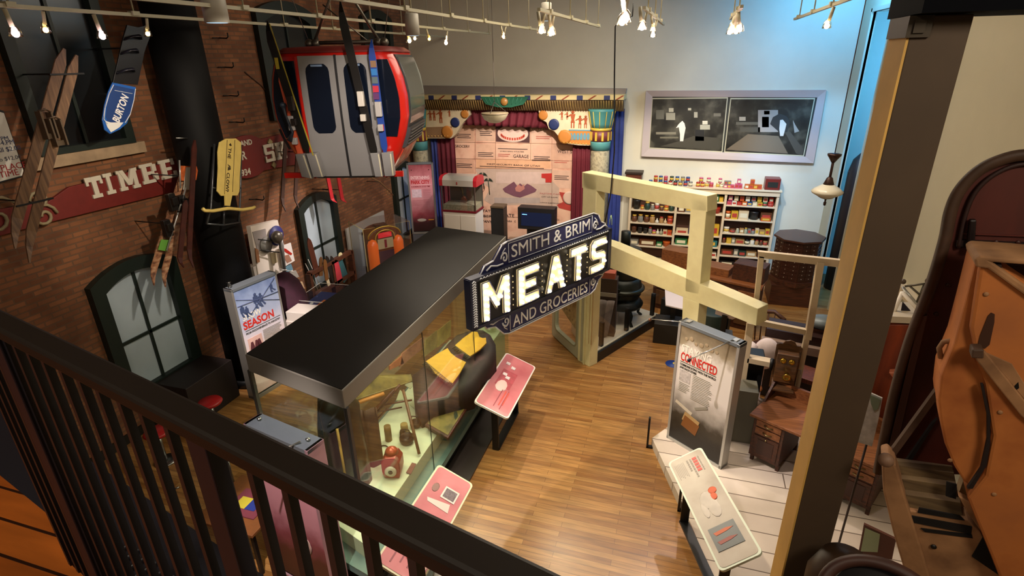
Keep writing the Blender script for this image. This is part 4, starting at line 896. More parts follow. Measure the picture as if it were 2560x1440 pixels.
dk_ = bp('dark_square', [(1240, 314), (1325, 316), (1324, 357), (1240, 354)], '4a2c28', .008); ovp = part('oval_notice', ovm, mat('d6b8a4', .8), t)
mb = MB()
for k in range(13):
    an = math.pi*(1.08+.07*k*.98); mb.box((a+.36*math.cos(an)-.025, a+.36*math.cos(an)+.025), (.012, .016), (c+.15*math.sin(an)-.04, c+.15*math.sin(an)+.03), fb)
part('curved_red_lettering', mb, mat('b4432c', .8), ovp)
for k, (x0, y0, x1, y1, cl_) in enumerate([(1132, 318, 1185, 352, 'c79e80'), (1190, 314, 1237, 352, 'c9a68a'), (1328, 316, 1376, 356, 'd0ac92'), (1190, 360, 1238, 395, 'cfa688'), (1330, 362, 1378, 402, 'cda68c'), (1382, 360, 1426, 420, 'c9a084'), (1140, 398, 1185, 432, 'c49678'), (1240, 362, 1326, 392, 'd2ac90'), (1382, 425, 1426, 470, 'cfaa90'), (1190, 398, 1376, 420, 'd6a47c')]):
    bp('notice_panel', [(x0, y0), (x1, y0+1), (x1, y1+1), (x0, y1)], cl_, .003)
ln = MB()
for P_ in ([(1188, 310), (1188, 560)], [(1239, 310), (1239, 420)], [(1327, 312), (1327, 400)], [(1380, 312), (1380, 560)], [(1130, 355), (1430, 360)], [(1130, 396), (1430, 402)], [(1190, 420), (1380, 424)], [(1190, 540), (1380, 545)]):
    q = [fb.px(*p) for p in P_]; ln.tube([fb.p(q[0][0], .005, q[0][1]), fb.p(q[1][0], .005, q[1][1])], .005, 4)
part('ruled_lines', ln, mat('8a6450', .8), t)
bk_ = mat('3a2a28', .8)
def bt(s_, x, y, h, m=bk_, wpx=None, bold=.0):
    a, c = fb.px(x, y); w_ = None if wpx is None else fb.px(x+wpx, y)[0]-a; return text(fb, s_, a, c, h, m, t, b=.008, bold=bold, width=w_, ext=.002)
bt('GROCERY', 1137, 368, .075, wpx=38); bt('CITY CASH', 1331, 325, .05, wpx=40); bt('GARAGE', 1284, 394, .10, wpx=38); bt('WEST S', 1394, 382, .09, wpx=36); bt('FIRST SECURITY BANK OF UTAH', 1218, 412, .05, wpx=132)
bt('WESTERN STATES', 1250, 379, .03, wpx=60)
bt('TRI-STATE', 1182, 528, .085, wpx=50); bt('LUMBER', 1184, 541, .085, wpx=46); bt('COMPANY', 1184, 554, .085, wpx=46); bt('STATE', 1250, 541, .11, wpx=36); bt('PARK', 1263, 554, .055, wpx=18); bt('C', 1286, 555, .055); bt('CO.', 1386, 551, .06, wpx=14)
bt('PASTIME CAFE', 1350, 485, .045, mat('b46a60', .8), wpx=52); bt('CITY OF SHOPS', 1354, 493, .035, wpx=40); bt('LUNCH & BOWLING', 1350, 507, .03, wpx=52)
red2 = mat('b05848', .8)
for (x, y, n, w_) in ((1195, 382, 3, 38), (1335, 392, 3, 40), (1340, 342, 2, 38), (1245, 386, 2, 30), (1142, 410, 3, 38), (1386, 402, 2, 36), (1200, 330, 3, 30), (1386, 440, 3, 36), (1143, 336, 3, 34), (1200, 416, 1, 160), (1245, 372, 1, 74)):
    mb = MB(); a, c = fb.px(x, y); a1 = fb.px(x+w_, y)[0]
    for k in range(n): mb.box((a, a1-.05*(k % 2)), (.004, .008), (c-.05*k, c-.05*k+.018), fb)
    part('small_print', mb, bk_ if n != 2 else red2, t)
cm = MB(); a, c = fb.px(1424, 495)
bp('red_label', [(1398, 480), (1432, 484), (1436, 530), (1398, 520), (1392, 512), (1408, 505)], 'a8382c', .006); part('white_disc', MB().lathe(fb.p(a, .006, c), [(.20, 0), (.20, .006), (.15, .007)], 24, fb.n), mat('cfb09a', .8), t)
mb = MB(); a, c = fb.px(1199, 468)
for r_ in (.10, .17): mb.tube([fb.p(a+r_*math.cos(k*math.pi/10), .006, c+r_*math.sin(k*math.pi/10)) for k in range(20)], .01, 5, closed=True)
part('painted_wheel', mb, mat('8a6450', .8), t)
# stage platform and furniture on it
stg = solo('stage_platform', 'low dark blue carpeted stage in front of the painted backdrop', 'stage', MB().box((-7.2, -2.05), (14.38, YB-.75), (0, .55)), mat('1a2036', .8, noise=.15), bevel=.01)
solo('stage_rear_step', 'dark rear step under the painted backdrop', 'step', MB().box((-7.6, -1.95), (15.27, YB-.02), (0, fb.px(1300, 600)[1]-.001)), mat('20202a', .8))
# alabaster pendant bowl
p = at(1237, 290, Y=13.4)
t = thing('pendant_bowl_lamp', 'cream alabaster bowl lamp hanging in front of the stage curtain', 'pendant lamp', p)
part('bowl', MB().lathe(p, [(.02, -.17), (.14, -.15), (.26, -.08), (.32, .02), (.33, .07), (.30, .08), (.28, .03), (.02, .0)], 28), mat('a89a78', .5, emit=.12, noise=.15, nscale=10, bump=.3), t)
part('rim', MB().lathe(p, [(.325, .045), (.345, .06), (.325, .08)], 28), mat('7a6c50', .5), t)
for k in range(3):
    an = k*2.09+.5; part('chain', MB().tube([p+Vector((.31*math.cos(an), .31*math.sin(an), .07)), p+Vector((0, 0, .32))], .007, 5), mat('4a4238', .5, .5), t)
part('cord', MB().tube([p+Vector((0, 0, .3)), (p.x, p.y, TOPZ)], .008, 5), mat('5a5348', .6), t)
# black kiosk and monitor
def zbox(name, lab, cat, x0, x1, ytop, Yw, zb, dep, m, **k):
    a = at(x0, ytop, Y=Yw); b = at(x1, ytop, Y=Yw); return thing(name, lab, cat, ((a.x+b.x)/2, Yw, zb), None), a, b
t, a, b = zbox('audio_kiosk', 'slim black kiosk post standing before the lumber company lettering', 'kiosk', 1226, 1258, 515, 14.6, .55, .3, None)
part('body', MB().box((a.x, b.x), (14.6, 14.95), (.55, a.z-.05)), mat('0e0e0e', .5), t, bevel=.01); part('top', MB().box((a.x, b.x), (14.58, 14.97), (a.z-.05, a.z)), mat('4a3c28', .4), t)
t, a, b = zbox('monitor_kiosk', 'wide black monitor box with a dim blue screen in front of the backdrop', 'monitor', 1294, 1386, 518, 14.5, .55, .3, None)
part('housing', MB().box((a.x, b.x), (14.5, 14.85), (a.z-.62, a.z)), mat('101012', .5), t, bevel=.01); part('pedestal', MB().box((a.x+.25, b.x-.1), (14.55, 14.8), (.55, a.z-.62)), M_BLACK, t)
sc1 = part('screen', MB().box((a.x+.10, b.x-.08), (14.492, 14.5), (a.z-.52, a.z-.13)), mat('0e1830', .2, emit=.3), t); text(Fr((a.x+.13, 14.49, a.z-.2), (1, 0, 0), Z3, (0, -1, 0)), 'welcome', 0, 0, .028, mat('6fb4ff', .4, emit=3), sc1, b=.002)
# vending / popcorn cabinet with red ends
t, a, b = zbox('popcorn_machine', 'white cabinet with rounded top with red ends and a glass warming box', 'popcorn machine', 1096, 1188, 440, 13.75, .0, .7, None)
Yc = 13.75; zt_ = a.z; w0, w1 = a.x, b.x
part('cabinet', MB().box((w0+.06, w1-.04), (Yc, Yc+.6), (0.02, zt_-.98)), mat('c9c2b4', .5), t, bevel=.01)
for k in (0, 1): part('door', MB().box((w0+.10+k*(w1-w0-.12)/2, w0+.08+(k+1)*(w1-w0-.12)/2), (Yc-.015, Yc), (.15, zt_-1.06)), mat('d6d0c2', .5), t, bevel=.006)
part('red_trim', MB().box((w0+.04, w1-.02), (Yc-.01, Yc+.61), (zt_-.98, zt_-.93)), mat('6a1420', .4), t)
for (x0, x1) in ((w0+.05, w0+.08), (w1-.06, w1-.03)):
    for y in (Yc, Yc+.58): part('steel_post', MB().box((x0, x1), (y, y+.03), (zt_-.93, zt_-.26)), M_STEEL, t)
part('glass_box', MB().box((w0+.07, w1-.05), (Yc+.005, Yc+.012), (zt_-.92, zt_-.28)), ACRYL, t); part('popcorn_bed', MB().box((w0+.08, w1-.06), (Yc+.02, Yc+.57), (zt_-.93, zt_-.78)), mat('8a8468', .8, noise=.3, nscale=30), t)
part('back_panel', MB().box((w0+.07, w1-.05), (Yc+.57, Yc+.59), (zt_-.9, zt_-.26)), mat('6a6458', .4, .3), t)
tp = MB(); sec = [(.0, zt_-.26), (.0, zt_-.10), (.06, zt_-.03), (.16, zt_), (.46, zt_), (.58, zt_-.06), (.6, zt_-.26)]
ft = Fr((0, Yc, 0), (0, 1, 0), Z3, (1, 0, 0)); part('canopy', MB().poly(sec, w0+.10, w1-.08, ft), mat('c9c5b8', .3, .3), t)
for x0, x1 in ((w0, w0+.10), (w1-.08, w1+.02)): part('red_end', MB().poly([(y*1.0, z) for y, z in sec], x0, x1, ft), mat('b0202a', .35), t)
text(Fr((0, Yc-.002, 0), (1, 0, 0), Z3, (0, -1, 0)), 'S', (w0+w1)/2-.03, zt_-.21, .07, mat('b0202a', .5), t, bold=.02)
# ================================================================ GROCERY CORNER
# twin photograph in a pale frame
t = thing('framed_photograph', 'wide pale framed pair of black and white photographs of an old shop', 'picture', FB.p(1.0, 0, 2.8))
fp = SB(.07); fq = SB(.11)
O4 = [fq.px(x, y) for x, y in ((1615, 227), (2066, 225), (2034, 408), (1603, 391))]; I4 = [fq.px(x, y) for x, y in ((1631, 242), (2044, 244), (2014, 392), (1622, 372))]
mb = MB()
for k in range(4):
    j = (k+1) % 4; P_ = []
    for (b_o, b_i) in ((0, -.03),): P_ = [fq.p(O4[k][0], 0, O4[k][1]), fq.p(O4[j][0], 0, O4[j][1]), fq.p(I4[j][0], -.03, I4[j][1]), fq.p(I4[k][0], -.03, I4[k][1])]
    mb.add(P_ + [q+Vector((0, .11, 0)) for q in P_], [(0, 1, 2, 3), (7, 6, 5, 4), (0, 4, 5, 1), (1, 5, 6, 2), (2, 6, 7, 3), (3, 7, 4, 0)])
part('frame', mb, mat('b3a29a', .5), t)
part('mount', MB().poly(I4, -.10, -.05, fq), mat('2a2a22', .6), t)
def photo(pts, nm):
    q = [fp.px(x, y) for x, y in pts]; g_ = part('cream_line', MB().poly(q, -.01, .002, fp), mat('b9b294', .6), t); cx = sum(a for a, c in q)/4; cz_ = sum(c for a, c in q)/4
    q2 = [(cx+(a-cx)*.975, cz_+(c-cz_)*.955) for a, c in q]
    return part('photograph', MB().poly(q2, -.01, .006, fp), ramp_mat(nm, [(.3, '15130f'), (.52, '2c2921'), (.72, '5a5547')], scale=2.6, rough=.35, detail=8), t)
ph1 = photo([(1630, 245), (1820, 243), (1806, 381), (1622, 371)], 'old_photo_a'); ph2 = photo([(1826, 245), (2038, 245), (2010, 391), (1810, 381)], 'old_photo_b')
def fpoly(name, pts, c, par, b=.008):
    q = [fp.px(x, y) for x, y in pts]; return part(name, MB().poly(q, b-.004, b, fp), mat(c, .5), par)
fpoly('white_figure', [(1701, 306), (1706, 302), (1711, 308), (1714, 320), (1711, 335), (1708, 353), (1700, 353), (1700, 335), (1697, 318), (1690, 320), (1696, 311)], 'd8d0c0', ph1, .010)
for x0, y0, x1, y1, c in ((1640, 275, 1660, 298, '5a5648'), (1665, 282, 1688, 300, '8a8470'), (1672, 270, 1684, 280, 'a8a088'), (1735, 280, 1744, 294, '9a9480'), (1750, 312, 1775, 324, 'a8a28c'), (1756, 302, 1769, 311, 'c8c0a8'), (1784, 283, 1802, 291, '6a6454'), (1738, 324, 1760, 352, '14120e'), (1640, 330, 1690, 336, '77705c'), (1650, 342, 1696, 346, '6a6450'), (1720, 270, 1728, 276, 'b0a890')):
    fpoly('shop_detail', [(x0, y0), (x1, y0), (x1, y1), (x0, y1)], c, ph1)
fpoly('shop_floor', [(1694, 354), (1734, 340), (1800, 345), (1800, 375), (1650, 366)], '3f3a2c', ph1)
for x0, y0, x1, y1, c in ((1895, 275, 1945, 330, '9a8f82'), (1905, 292, 1922, 318, '4a4640'), (1848, 292, 1864, 302, '9a9280'), (1840, 305, 1895, 312, '5a5648'), (1850, 318, 1900, 330, '4a463a'), (1910, 277, 1924, 286, 'b8b0a0')):
    fpoly('shop_detail', [(x0, y0), (x1, y0), (x1, y1), (x0, y1)], c, ph2)
fpoly('arched_screen', [(1925, 310), (1932, 293), (1948, 284), (1966, 290), (1975, 305), (1968, 330), (1950, 332)], '2a2822', ph2, .010)
fpoly('man_figure', [(1950, 300), (1957, 299), (1966, 310), (1962, 326), (1958, 340), (1950, 340), (1948, 322)], 'd0c8b8', ph2, .013)
fpoly('second_figure', [(1982, 300), (1988, 312), (1998, 328), (1986, 332), (1984, 316)], '9a9488', ph2, .013)
fpoly('shop_floor', [(1870, 335), (1946, 340), (1970, 384), (1815, 374)], '6a5c48', ph2); fpoly('counter', [(1962, 330), (1976, 330), (2008, 372), (2006, 388), (1990, 384)], '4a4438', ph2, .010)
# shelf unit -----------------------------------------------------
SD = .36; fs = SB(SD); shelfm = mat('cdb896', .55)
xr0, ztop_ = fs.px(1950, 474); xl0 = fs.px(1578, 446)[0]
t = thing('shelf_unit', 'tall cream open shelving in three bays stocked with old groceries', 'shelves', FB.p((xl0+xr0)/2, SD/2, 0))
dv = [xl0+.02, fs.px(1686, 560)[0], fs.px(1806, 560)[0], fs.px(1934, 560)[0]]
zz = {}
tt_ = 2.30
part('top_board', MB().box((xl0-.08, xr0+.06), (0, SD+.05), (tt_-.04, tt_), FB), shelfm, t, bevel=.005)
part('cornice', MB().box((xl0-.02, xr0+.02), (SD-.02, SD+.02), (tt_-.16, tt_-.04), FB), shelfm, t)
for a in dv: part('upright', MB().box((a-.03, a+.03), (0, SD), (0, tt_-.04), FB), shelfm, t)
part('back', MB().box((dv[0], dv[3]), (0, .02), (0, tt_-.04), FB), mat('4a2a1a', .7), t)
bays = []
SH = {0: [1.83, 1.54, 1.25, .92, .6], 1: [1.83, 1.54, 1.22, .90, .64, .36], 2: [fs.px(1870, y)[1] for y in (515, 552, 587, 614, 643, 668)]}
SH[2] = [fs.px(1870, y)[1] for y in (516, 552, 587, 614, 644)] 
SH[1] = [fs.px(1790, y)[1] for y in (506, 537)] + [fs.px(1790, y)[1] for y in (592, 620, 645)]
SH[0] = [fs.px(1640, y)[1] for y in (528, 560, 588, 618)]
for bi in range(3):
    x0, x1 = dv[bi]+.03, dv[bi+1]-.03
    for z in SH[bi]+[.1]: part('shelf', MB().box((x0, x1), (.02, SD-.01), (z-.03, z), FB), shelfm, t)
# ---- groceries
GC = {'red': 'a02a1c', 'orange': 'b8561c', 'yellow': 'c09a2c', 'green': '2f6a3a', 'dark green': '263a2c', 'blue': '2c4a7c', 'white': 'd0c8b4', 'cream': 'c8b088', 'brown': '5a341c', 'black': '1c1814', 'pink': 'b8506a', 'grey': '7a7468', 'tan': 'a07a4a', 'teal': '2c6a6c', 'glass': '9a9a80'}
ORDW = ['first', 'second', 'third', 'fourth', 'fifth', 'sixth', 'seventh', 'eighth', 'ninth', 'tenth', 'eleventh', 'twelfth', 'thirteenth', 'fourteenth', 'fifteenth', 'sixteenth', 'seventeenth', 'eighteenth', 'nineteenth', 'twentieth']
lbl_m = [mat('d8cba8', .5), mat('c9a23c', .5), mat('a83a2c', .5)]
def good(kind, colr, x, y, z, w_, h, d, label, group):
    m = mat(GC[colr], .4); mb = MB(); org = FB.p(x, y, z)
    f = FB.shift(x, y, z); lm = random.choice(lbl_m)
    if kind == 'box': mb.box((-w_/2, w_/2), (-d, 0), (0, h), f); mb.mi(1).box((-w_*.36, w_*.36), (0, .003), (h*.25, h*.75), f)
    elif kind == 'can': mb.lathe(f.p(0, -w_/2, 0), [(w_/2, 0), (w_/2, h*.18)], 14).mi(1).lathe(f.p(0, -w_/2, 0), [(w_*.497, h*.18), (w_*.497, h*.7)], 14).mi(0).lathe(f.p(0, -w_/2, 0), [(w_/2, h*.7), (w_/2, h), (w_*.42, h+.003)], 14)
    elif kind == 'jar': mb.lathe(f.p(0, -w_/2, 0), [(w_*.45, 0), (w_/2, h*.1), (w_/2, h*.68), (w_*.34, h*.8), (w_*.34, h*.84)], 14).mi(1).lathe(f.p(0, -w_/2, 0), [(w_*.38, h*.84), (w_*.38, h), (.01, h+.003)], 14)
    elif kind == 'bottle': mb.lathe(f.p(0, -w_/2, 0), [(w_/2, 0), (w_/2, h*.5), (w_*.18, h*.68), (w_*.18, h*.95)], 12).mi(1).lathe(f.p(0, -w_/2, 0), [(w_*.2, h*.93), (w_*.2, h)], 10)
    elif kind == 'tub': mb.lathe(f.p(0, -w_/2, 0), [(w_*.4, 0), (w_/2, h*.9), (w_*.5, h), (w_*.45, h+.004)], 16)
    me_name = {'box': 'carton', 'can': 'food_can', 'jar': 'glass_jar', 'bottle': 'bottle', 'tub': 'tub'}[kind]
    me = _mesh(me_name, mb, [m, lm], org); o = bpy.data.objects.new(me_name, me); COL.objects.link(o); o.location = org; ORG[o] = org
    o['label'] = label; o['category'] = {'box': 'box', 'can': 'can', 'jar': 'jar', 'bottle': 'bottle', 'tub': 'tub'}[kind]; o['group'] = group
    return o
KN = {'box': 'carton', 'can': 'can', 'jar': 'jar', 'bottle': 'bottle', 'tub': 'tub'}
def row(bi, z, items, zn, bname, x0=None, x1=None, hmax=.25, dbase=SD-.06, gap=.012, where='shelf of the %s bay'):
    x0 = dv[bi]+.05 if x0 is None else x0; x1 = dv[bi+1]-.05 if x1 is None else x1
    tot = sum(i[2] for i in items); k = (x1-x0)/tot; x = x0
    for n_, (kd, cl_, w_, h) in enumerate(items):
        ww = w_*k*.92; ww2 = min(ww, .15) if kd in ('can', 'jar', 'bottle') else ww
        good(kd, cl_, x+w_*k/2, dbase-random.uniform(0, .03), z, ww2, h, min(.2, max(.08, ww)), '%s %s, %s from left on the %s shelf of the %s bay' % (cl_, KN[kd], ORDW[n_], zn, bname), 'groceries on the cream shelves'); x += w_*k
B = 'box'; C = 'can'; J = 'jar'; O = 'bottle'; U = 'tub'
s = SH[2]
row(2, s[0], [(B, 'pink', 1, .09), (B, 'white', 1, .1), (B, 'red', 1, .09), (B, 'orange', 1.1, .1), (B, 'blue', 1, .09), (B, 'cream', 1, .1), (B, 'yellow', 1, .1), (C, 'green', 1, .1), (C, 'red', 1.3, .11)], 'top', 'right')
for n_, cl_ in enumerate(['pink', 'cream', 'orange', 'white', 'grey', 'yellow', 'cream', 'red']):
    x0, x1 = dv[2]+.06, dv[3]-.06; x = x0+(x1-x0)*(n_+.5)/8; good(B, cl_, x, SD-.10, s[0]+.112, .105, .125, .09, '%s carton, %s from left in upper row of the right bay top shelf' % (cl_, ORDW[n_]), 'groceries on the cream shelves')
row(2, s[1], [(C, 'orange', 1, .2), (B, 'yellow', 1.3, .22), (B, 'cream', 1.9, .24), (U, 'black', 2, .22), (B, 'brown', 2.1, .22)], 'second', 'right')
good(B, 'orange', dv[3]-.2, SD-.045, s[1], .24, .10, .04, 'low orange carton before the brown box, second shelf of the right bay', 'groceries on the cream shelves')
row(2, s[2], [(C, 'white', 1.3, .14), (C, 'brown', 1.2, .10), (J, 'glass', .8, .12), (B, 'tan', .9, .13), (J, 'glass', .7, .16), (B, 'grey', .7, .14), (J, 'grey', .8, .12), (B, 'cream', .8, .16), (B, 'tan', 1.2, .12), (B, 'yellow', .9, .16)], 'third', 'right')
row(2, s[3], [(J, 'brown', .8, .13), (B, 'yellow', 1, .15), (B, 'grey', .7, .16), (B, 'tan', 1.8, .13), (C, 'black', 1, .13), (J, 'white', .9, .16), (J, 'tan', .8, .14), (J, 'brown', .7, .13), (C, 'tan', .9, .12)], 'fourth', 'right')
row(2, s[4], [(B, 'brown', 2.2, .16), (B, 'grey', .8, .18), (B, 'dark green', 1.3, .15), (B, 'tan', 1.8, .14), (B, 'brown', 1.5, .13)], 'fifth', 'right')
row(2, .1, [(B, 'black', 2, .14), (J, 'grey', .8, .16), (B, 'brown', 2.2, .15), (J, 'glass', .8, .14)], 'bottom', 'right')
s = SH[1]
row(1, s[0], [(J, 'brown', .8, .12), (J, 'glass', .8, .14), (J, 'black', .8, .12), (J, 'grey', .9, .13), (B, 'black', 1.4, .12), (B, 'green', 1.6, .19), (B, 'green', 1.2, .19), (B, 'yellow', .8, .14)], 'top', 'middle')
row(1, s[1], [(B, 'brown', 1.2, .16), (B, 'grey', 1.4, .2), (B, 'cream', 1.6, .18), (J, 'brown', .8, .14), (U, 'red', 2.2, .17)], 'second', 'middle')
row(1, s[2], [(B, 'cream', 2.0, .12), (B, 'blue', 1.2, .34), (B, 'brown', 1.4, .26), (B, 'yellow', 2.1, .30)], 'third', 'middle')
row(1, s[3], [(B, 'green', 1.6, .17), (B, 'yellow', .9, .18), (B, 'white', .9, .12), (B, 'teal', 1.9, .18)], 'fourth', 'middle')
row(1, s[4], [(U, 'green', 1.2, .12), (B, 'cream', 1.4, .13), (B, 'tan', 1.2, .12), (B, 'teal', 1.6, .13), (B, 'white', 1.0, .12)], 'fifth', 'middle')
s = SH[0]
row(0, s[0], [(U, 'black', 1.6, .26), (C, 'orange', .7, .12), (J, 'dark green', 1.2, .22), (J, 'grey', .8, .16), (C, 'white', .9, .2), (J, 'brown', .9, .12), (C, 'orange', .9, .14), (J, 'dark green', 1, .18)], 'top', 'left')
row(0, s[1], [(J, 'brown', 1.1, .2), (J, 'grey', 1.2, .22), (J, 'brown', 1.1, .2), (J, 'tan', 1.1, .22), (O, 'white', .7, .14), (J, 'tan', .9, .18), (O, 'cream', .6, .14), (C, 'orange', 1.1, .22)], 'second', 'left')
row(0, s[2], [(U, 'brown', 1.3, .18), (U, 'black', 1.2, .18), (U, 'black', 1.1, .16), (J, 'grey', .8, .2), (C, 'pink', .8, .11), (O, 'white', .7, .15), (O, 'glass', .7, .16), (B, 'cream', .9, .15), (B, 'orange', .9, .14)], 'third', 'left')
row(0, s[3], [(B, 'grey', 1.5, .16), (B, 'brown', 3, .18), (B, 'green', 1, .12), (U, 'orange', 1.4, .15)], 'fourth', 'left')
# goods along the top
def toprow(px0, px1, n, lower, upper, nm, kd='can', w_=.105, h=.12):
    a0 = fs.px(px0, 440)[0]; a1 = fs.px(px1, 440)[0]; wd = (a1-a0)/n
    for k in range(n):
        good(kd, lower[k % len(lower)], a0+wd*(k+.5), SD-.04, tt_, min(wd*.96, w_), h, .1, '%s %s, %s lower row of the %s stack atop shelves' % (lower[k % len(lower)], KN[kd], ORDW[k]+' in the', nm), 'goods on top of the shelves')
    for k in upper:
        j, cl_ = k; good(kd, cl_, a0+wd*(j+.5), SD-.04, tt_+h+.005, min(wd*.96, w_), h, .1, '%s %s, %s in upper row of the %s stack atop shelves' % (cl_, KN[kd], ORDW[upper.index(k)], nm), 'goods on top of the shelves')
toprow(1621, 1735, 9, ['blue', 'red', 'blue', 'blue', 'red', 'dark green', 'grey', 'blue', 'grey'], [(1, 'red'), (2, 'blue'), (3, 'pink'), (4.2, 'dark green'), (5.3, 'blue'), (6.4, 'grey'), (7.4, 'blue')], 'blue and red')
toprow(1742, 1787, 4, ['red', 'red', 'cream', 'pink'], [(.6, 'pink'), (2.3, 'pink')], 'first pink')
toprow(1793, 1812, 2, ['cream', 'cream'], [(.5, 'pink')], 'cream')
toprow(1813, 1840, 3, ['pink', 'pink', 'pink'], [(0, 'grey'), (1, 'grey')], 'second pink', 'box', .1, .09)
toprow(1841, 1860, 2, ['pink', 'pink'], [(.5, 'pink')], 'third pink', 'box', .12, .12)
toprow(1866, 1910, 4, ['orange', 'orange', 'orange', 'orange'], [(1.2, 'orange')], 'orange', 'box', .13, .12)
a = fs.px(1912, 470)[0]; a1 = fs.px(1945, 470)[0]
t = thing('red_tin_box', 'dark red tin bread box at the right end of the shelf top', 'tin', FB.p(a, SD-.1, tt_))
part('body', MB().box((a, a1+.05), (SD-.34, SD-.02), (tt_, tt_+.30), FB), mat('6a2018', .4), t, bevel=.012); part('label', MB().box((a+.06, a1-.01), (SD-.02, SD-.014), (tt_+.07, tt_+.21), FB), mat('1f2018', .5), t)
# coffee grinder / scales at left
p = at(1576, 436, Y=YB-.5)
t = thing('shop_scales', 'brass trimmed shop scales in a dark box at the left end of the shelf top', 'scales', (p.x, p.y, tt_))
part('case', MB().box((p.x-.12, p.x+.30), (p.y+.0, p.y+.35), (tt_, tt_+.30)), mat('5a2a1a', .5), t, bevel=.01); part('lid', MB().box((p.x-.15, p.x+.33), (p.y-.02, p.y+.37), (tt_+.30, tt_+.36)), mat('2a1c14', .5), t)
part('brass_pan', MB().lathe((p.x-.02, p.y-.02, tt_+.10), [(.16, 0), (.19, .05), (.15, .08), (.02, .09)], 20), mat('b08a3c', .25, .9), t)
# wide counter with crates
def cbox(name, lab, cat, px4, z0, z1, Yd, m, **k):
    pass
ca = at(1600, 640, z=1.0); cb2 = at(1930, 720, z=1.0)
t = thing('shop_counter', 'long brown wooden shop counter in front of the cream shelves', 'counter', (.6, 12.9, 0))
c1, c2, c3, c4 = at(1600, 668, z=1.0), at(1700, 655, z=1.0), at(1918, 690, z=1.0), at(1905, 735, z=1.0)
CA = [Vector((-.55, 12.6, 0)), Vector((1.75, 11.75, 0)), Vector((1.95, 12.45, 0)), Vector((-.35, 13.3, 0))]
part('top', MB().prism([p+Vector((0, 0, 1.0)) for p in CA], (0, 0, .05)), W_COUNTER, t, bevel=.006)
part('body', MB().prism([p.lerp(sum(CA, Vector())/4, .05) for p in CA], (0, 0, 1.0)), W_DARK, t)
d = (CA[1]-CA[0]); fcn = Fr(CA[0].lerp(sum(CA, Vector())/4, .05), d, Z3)
if (CAM-fcn.o).dot(fcn.n) < 0: fcn.n = -fcn.n
for k in range(5):
    for j in range(2): part('drawer_front', MB().box((.08+k*.46, .48+k*.46), (0, .02), (.12+j*.42, .48+j*.42), fcn), W_MID if (k+j) % 2 else mat('6a4a2c', .5), t, bevel=.006)
for i, (x0, y0, x1, y1, zt2, lab) in enumerate([(1596, 640, 1676, 662, 1.42, 'left, beside the shelves'), (1662, 660, 1724, 680, 1.22, 'next to the pale window frame')]):
    pa = CA[0].lerp(CA[1], .05+.36*i); fr_ = fcn.shift(.05+.95*i, -.62, 0)
    mb = MB().box((0, .72-.1*i), (0, .42), (1.05, zt2), fr_); ob = solo('wooden_crate', 'brown wooden crate on the counter, '+lab, 'crate', mb, W_MID, bevel=.01)
    
ob = solo('dark_crate', 'large dark wooden box at the right end of the shop counter', 'crate', MB().box((1.75, 2.4), (0, .42), (1.05, 1.42), fcn.shift(-.05, -.60, 0)), W_DARK, bevel=.01)
# octagonal bolt cabinet
oc = at(2000, 590, z=1.62); 
t = thing('octagonal_cabinet', 'tall octagonal dark wooden hardware cabinet with many small drawers', 'cabinet', (oc.x, oc.y, 0))
def octa(r, z0, z1): 
    return MB().lathe((oc.x, oc.y, 0), [(r, z0), (r, z1)], 8, smooth=False)
part('body', octa(.50, .62, 1.58), wood('bolt_cabinet_wood', '2c130a', '4c2412', 0), t); part('top', octa(.56, 1.58, 1.63), mat('4a2a1e', .35), t, bevel=.008); part('base', octa(.54, .50, .62), W_DARK, t)
part('stand', MB().box((oc.x-.5, oc.x+.5), (oc.y-.45, oc.y+.45), (.0, .5)), W_DARK, t)
ax_ = Z3.orthogonal().normalized(); ay_ = Z3.cross(ax_)
for k in range(8):
    an = (k+.5)*math.pi/4; d = ax_*math.cos(an)+ay_*math.sin(an); ctr = Vector((oc.x, oc.y, 0))+d*.462
    if d.y > .3: continue
    fo = Fr(ctr, d.cross(Z3)*-1, Z3, d)
    if d.x > .5: part('index_strip', MB().box((-.17, .17), (0, .006), (.68, 1.55), fo), mat('9fb6c4', .5), t)
    for r_ in range(9):
        for s_ in (-.09, .09):
            dr = part('drawer', MB().box((s_-.08, s_+.08), (.0, .010), (.67+r_*.1, .755+r_*.1), fo), mat('3c1c10', .45), t); part('knob', MB().ball(fo.p(s_, .018, .71+r_*.1), .011, seg=6, rings=4), mat('c0b8a8', .3, .7), dr)
# school house pendant
p = at(2068, 478, Y=10.8)
t = thing('schoolhouse_pendant', 'white glass schoolhouse pendant lamp on a dark stem before the blue wall', 'pendant lamp', p); kk = .9
part('shade', MB().lathe(p, [(.03, .14), (.09, .12), (.20, .05), (.255, .0), (.24, -.035), (.16, -.08), (.10, -.12), (.03, -.14)], 28), mat('cfc8b4', .25, coat=.3), t)
part('stem', MB().tube([p+Vector((0, 0, .13)), p+Vector((0, 0, .62))], .022, 8).lathe(p, [(.09, .12), (.07, .17), (.05, .23), (.02, .26)], 16).lathe(p, [(.03, .5), (.08, .58), (.11, .62), (.11, .645), (.02, .66)], 16), mat('3a2620', .35, .5), t)
part('finial', MB().lathe(p, [(.02, -.14), (.012, -.18), (.025, -.20), (.02, -.25), (.002, -.26)], 8), mat('3a2620', .4, .5), t); part('chain', MB().tube([p+Vector((0, 0, .65)), (p.x, p.y, TOPZ)], .008, 5), mat('3a2620', .5), t)
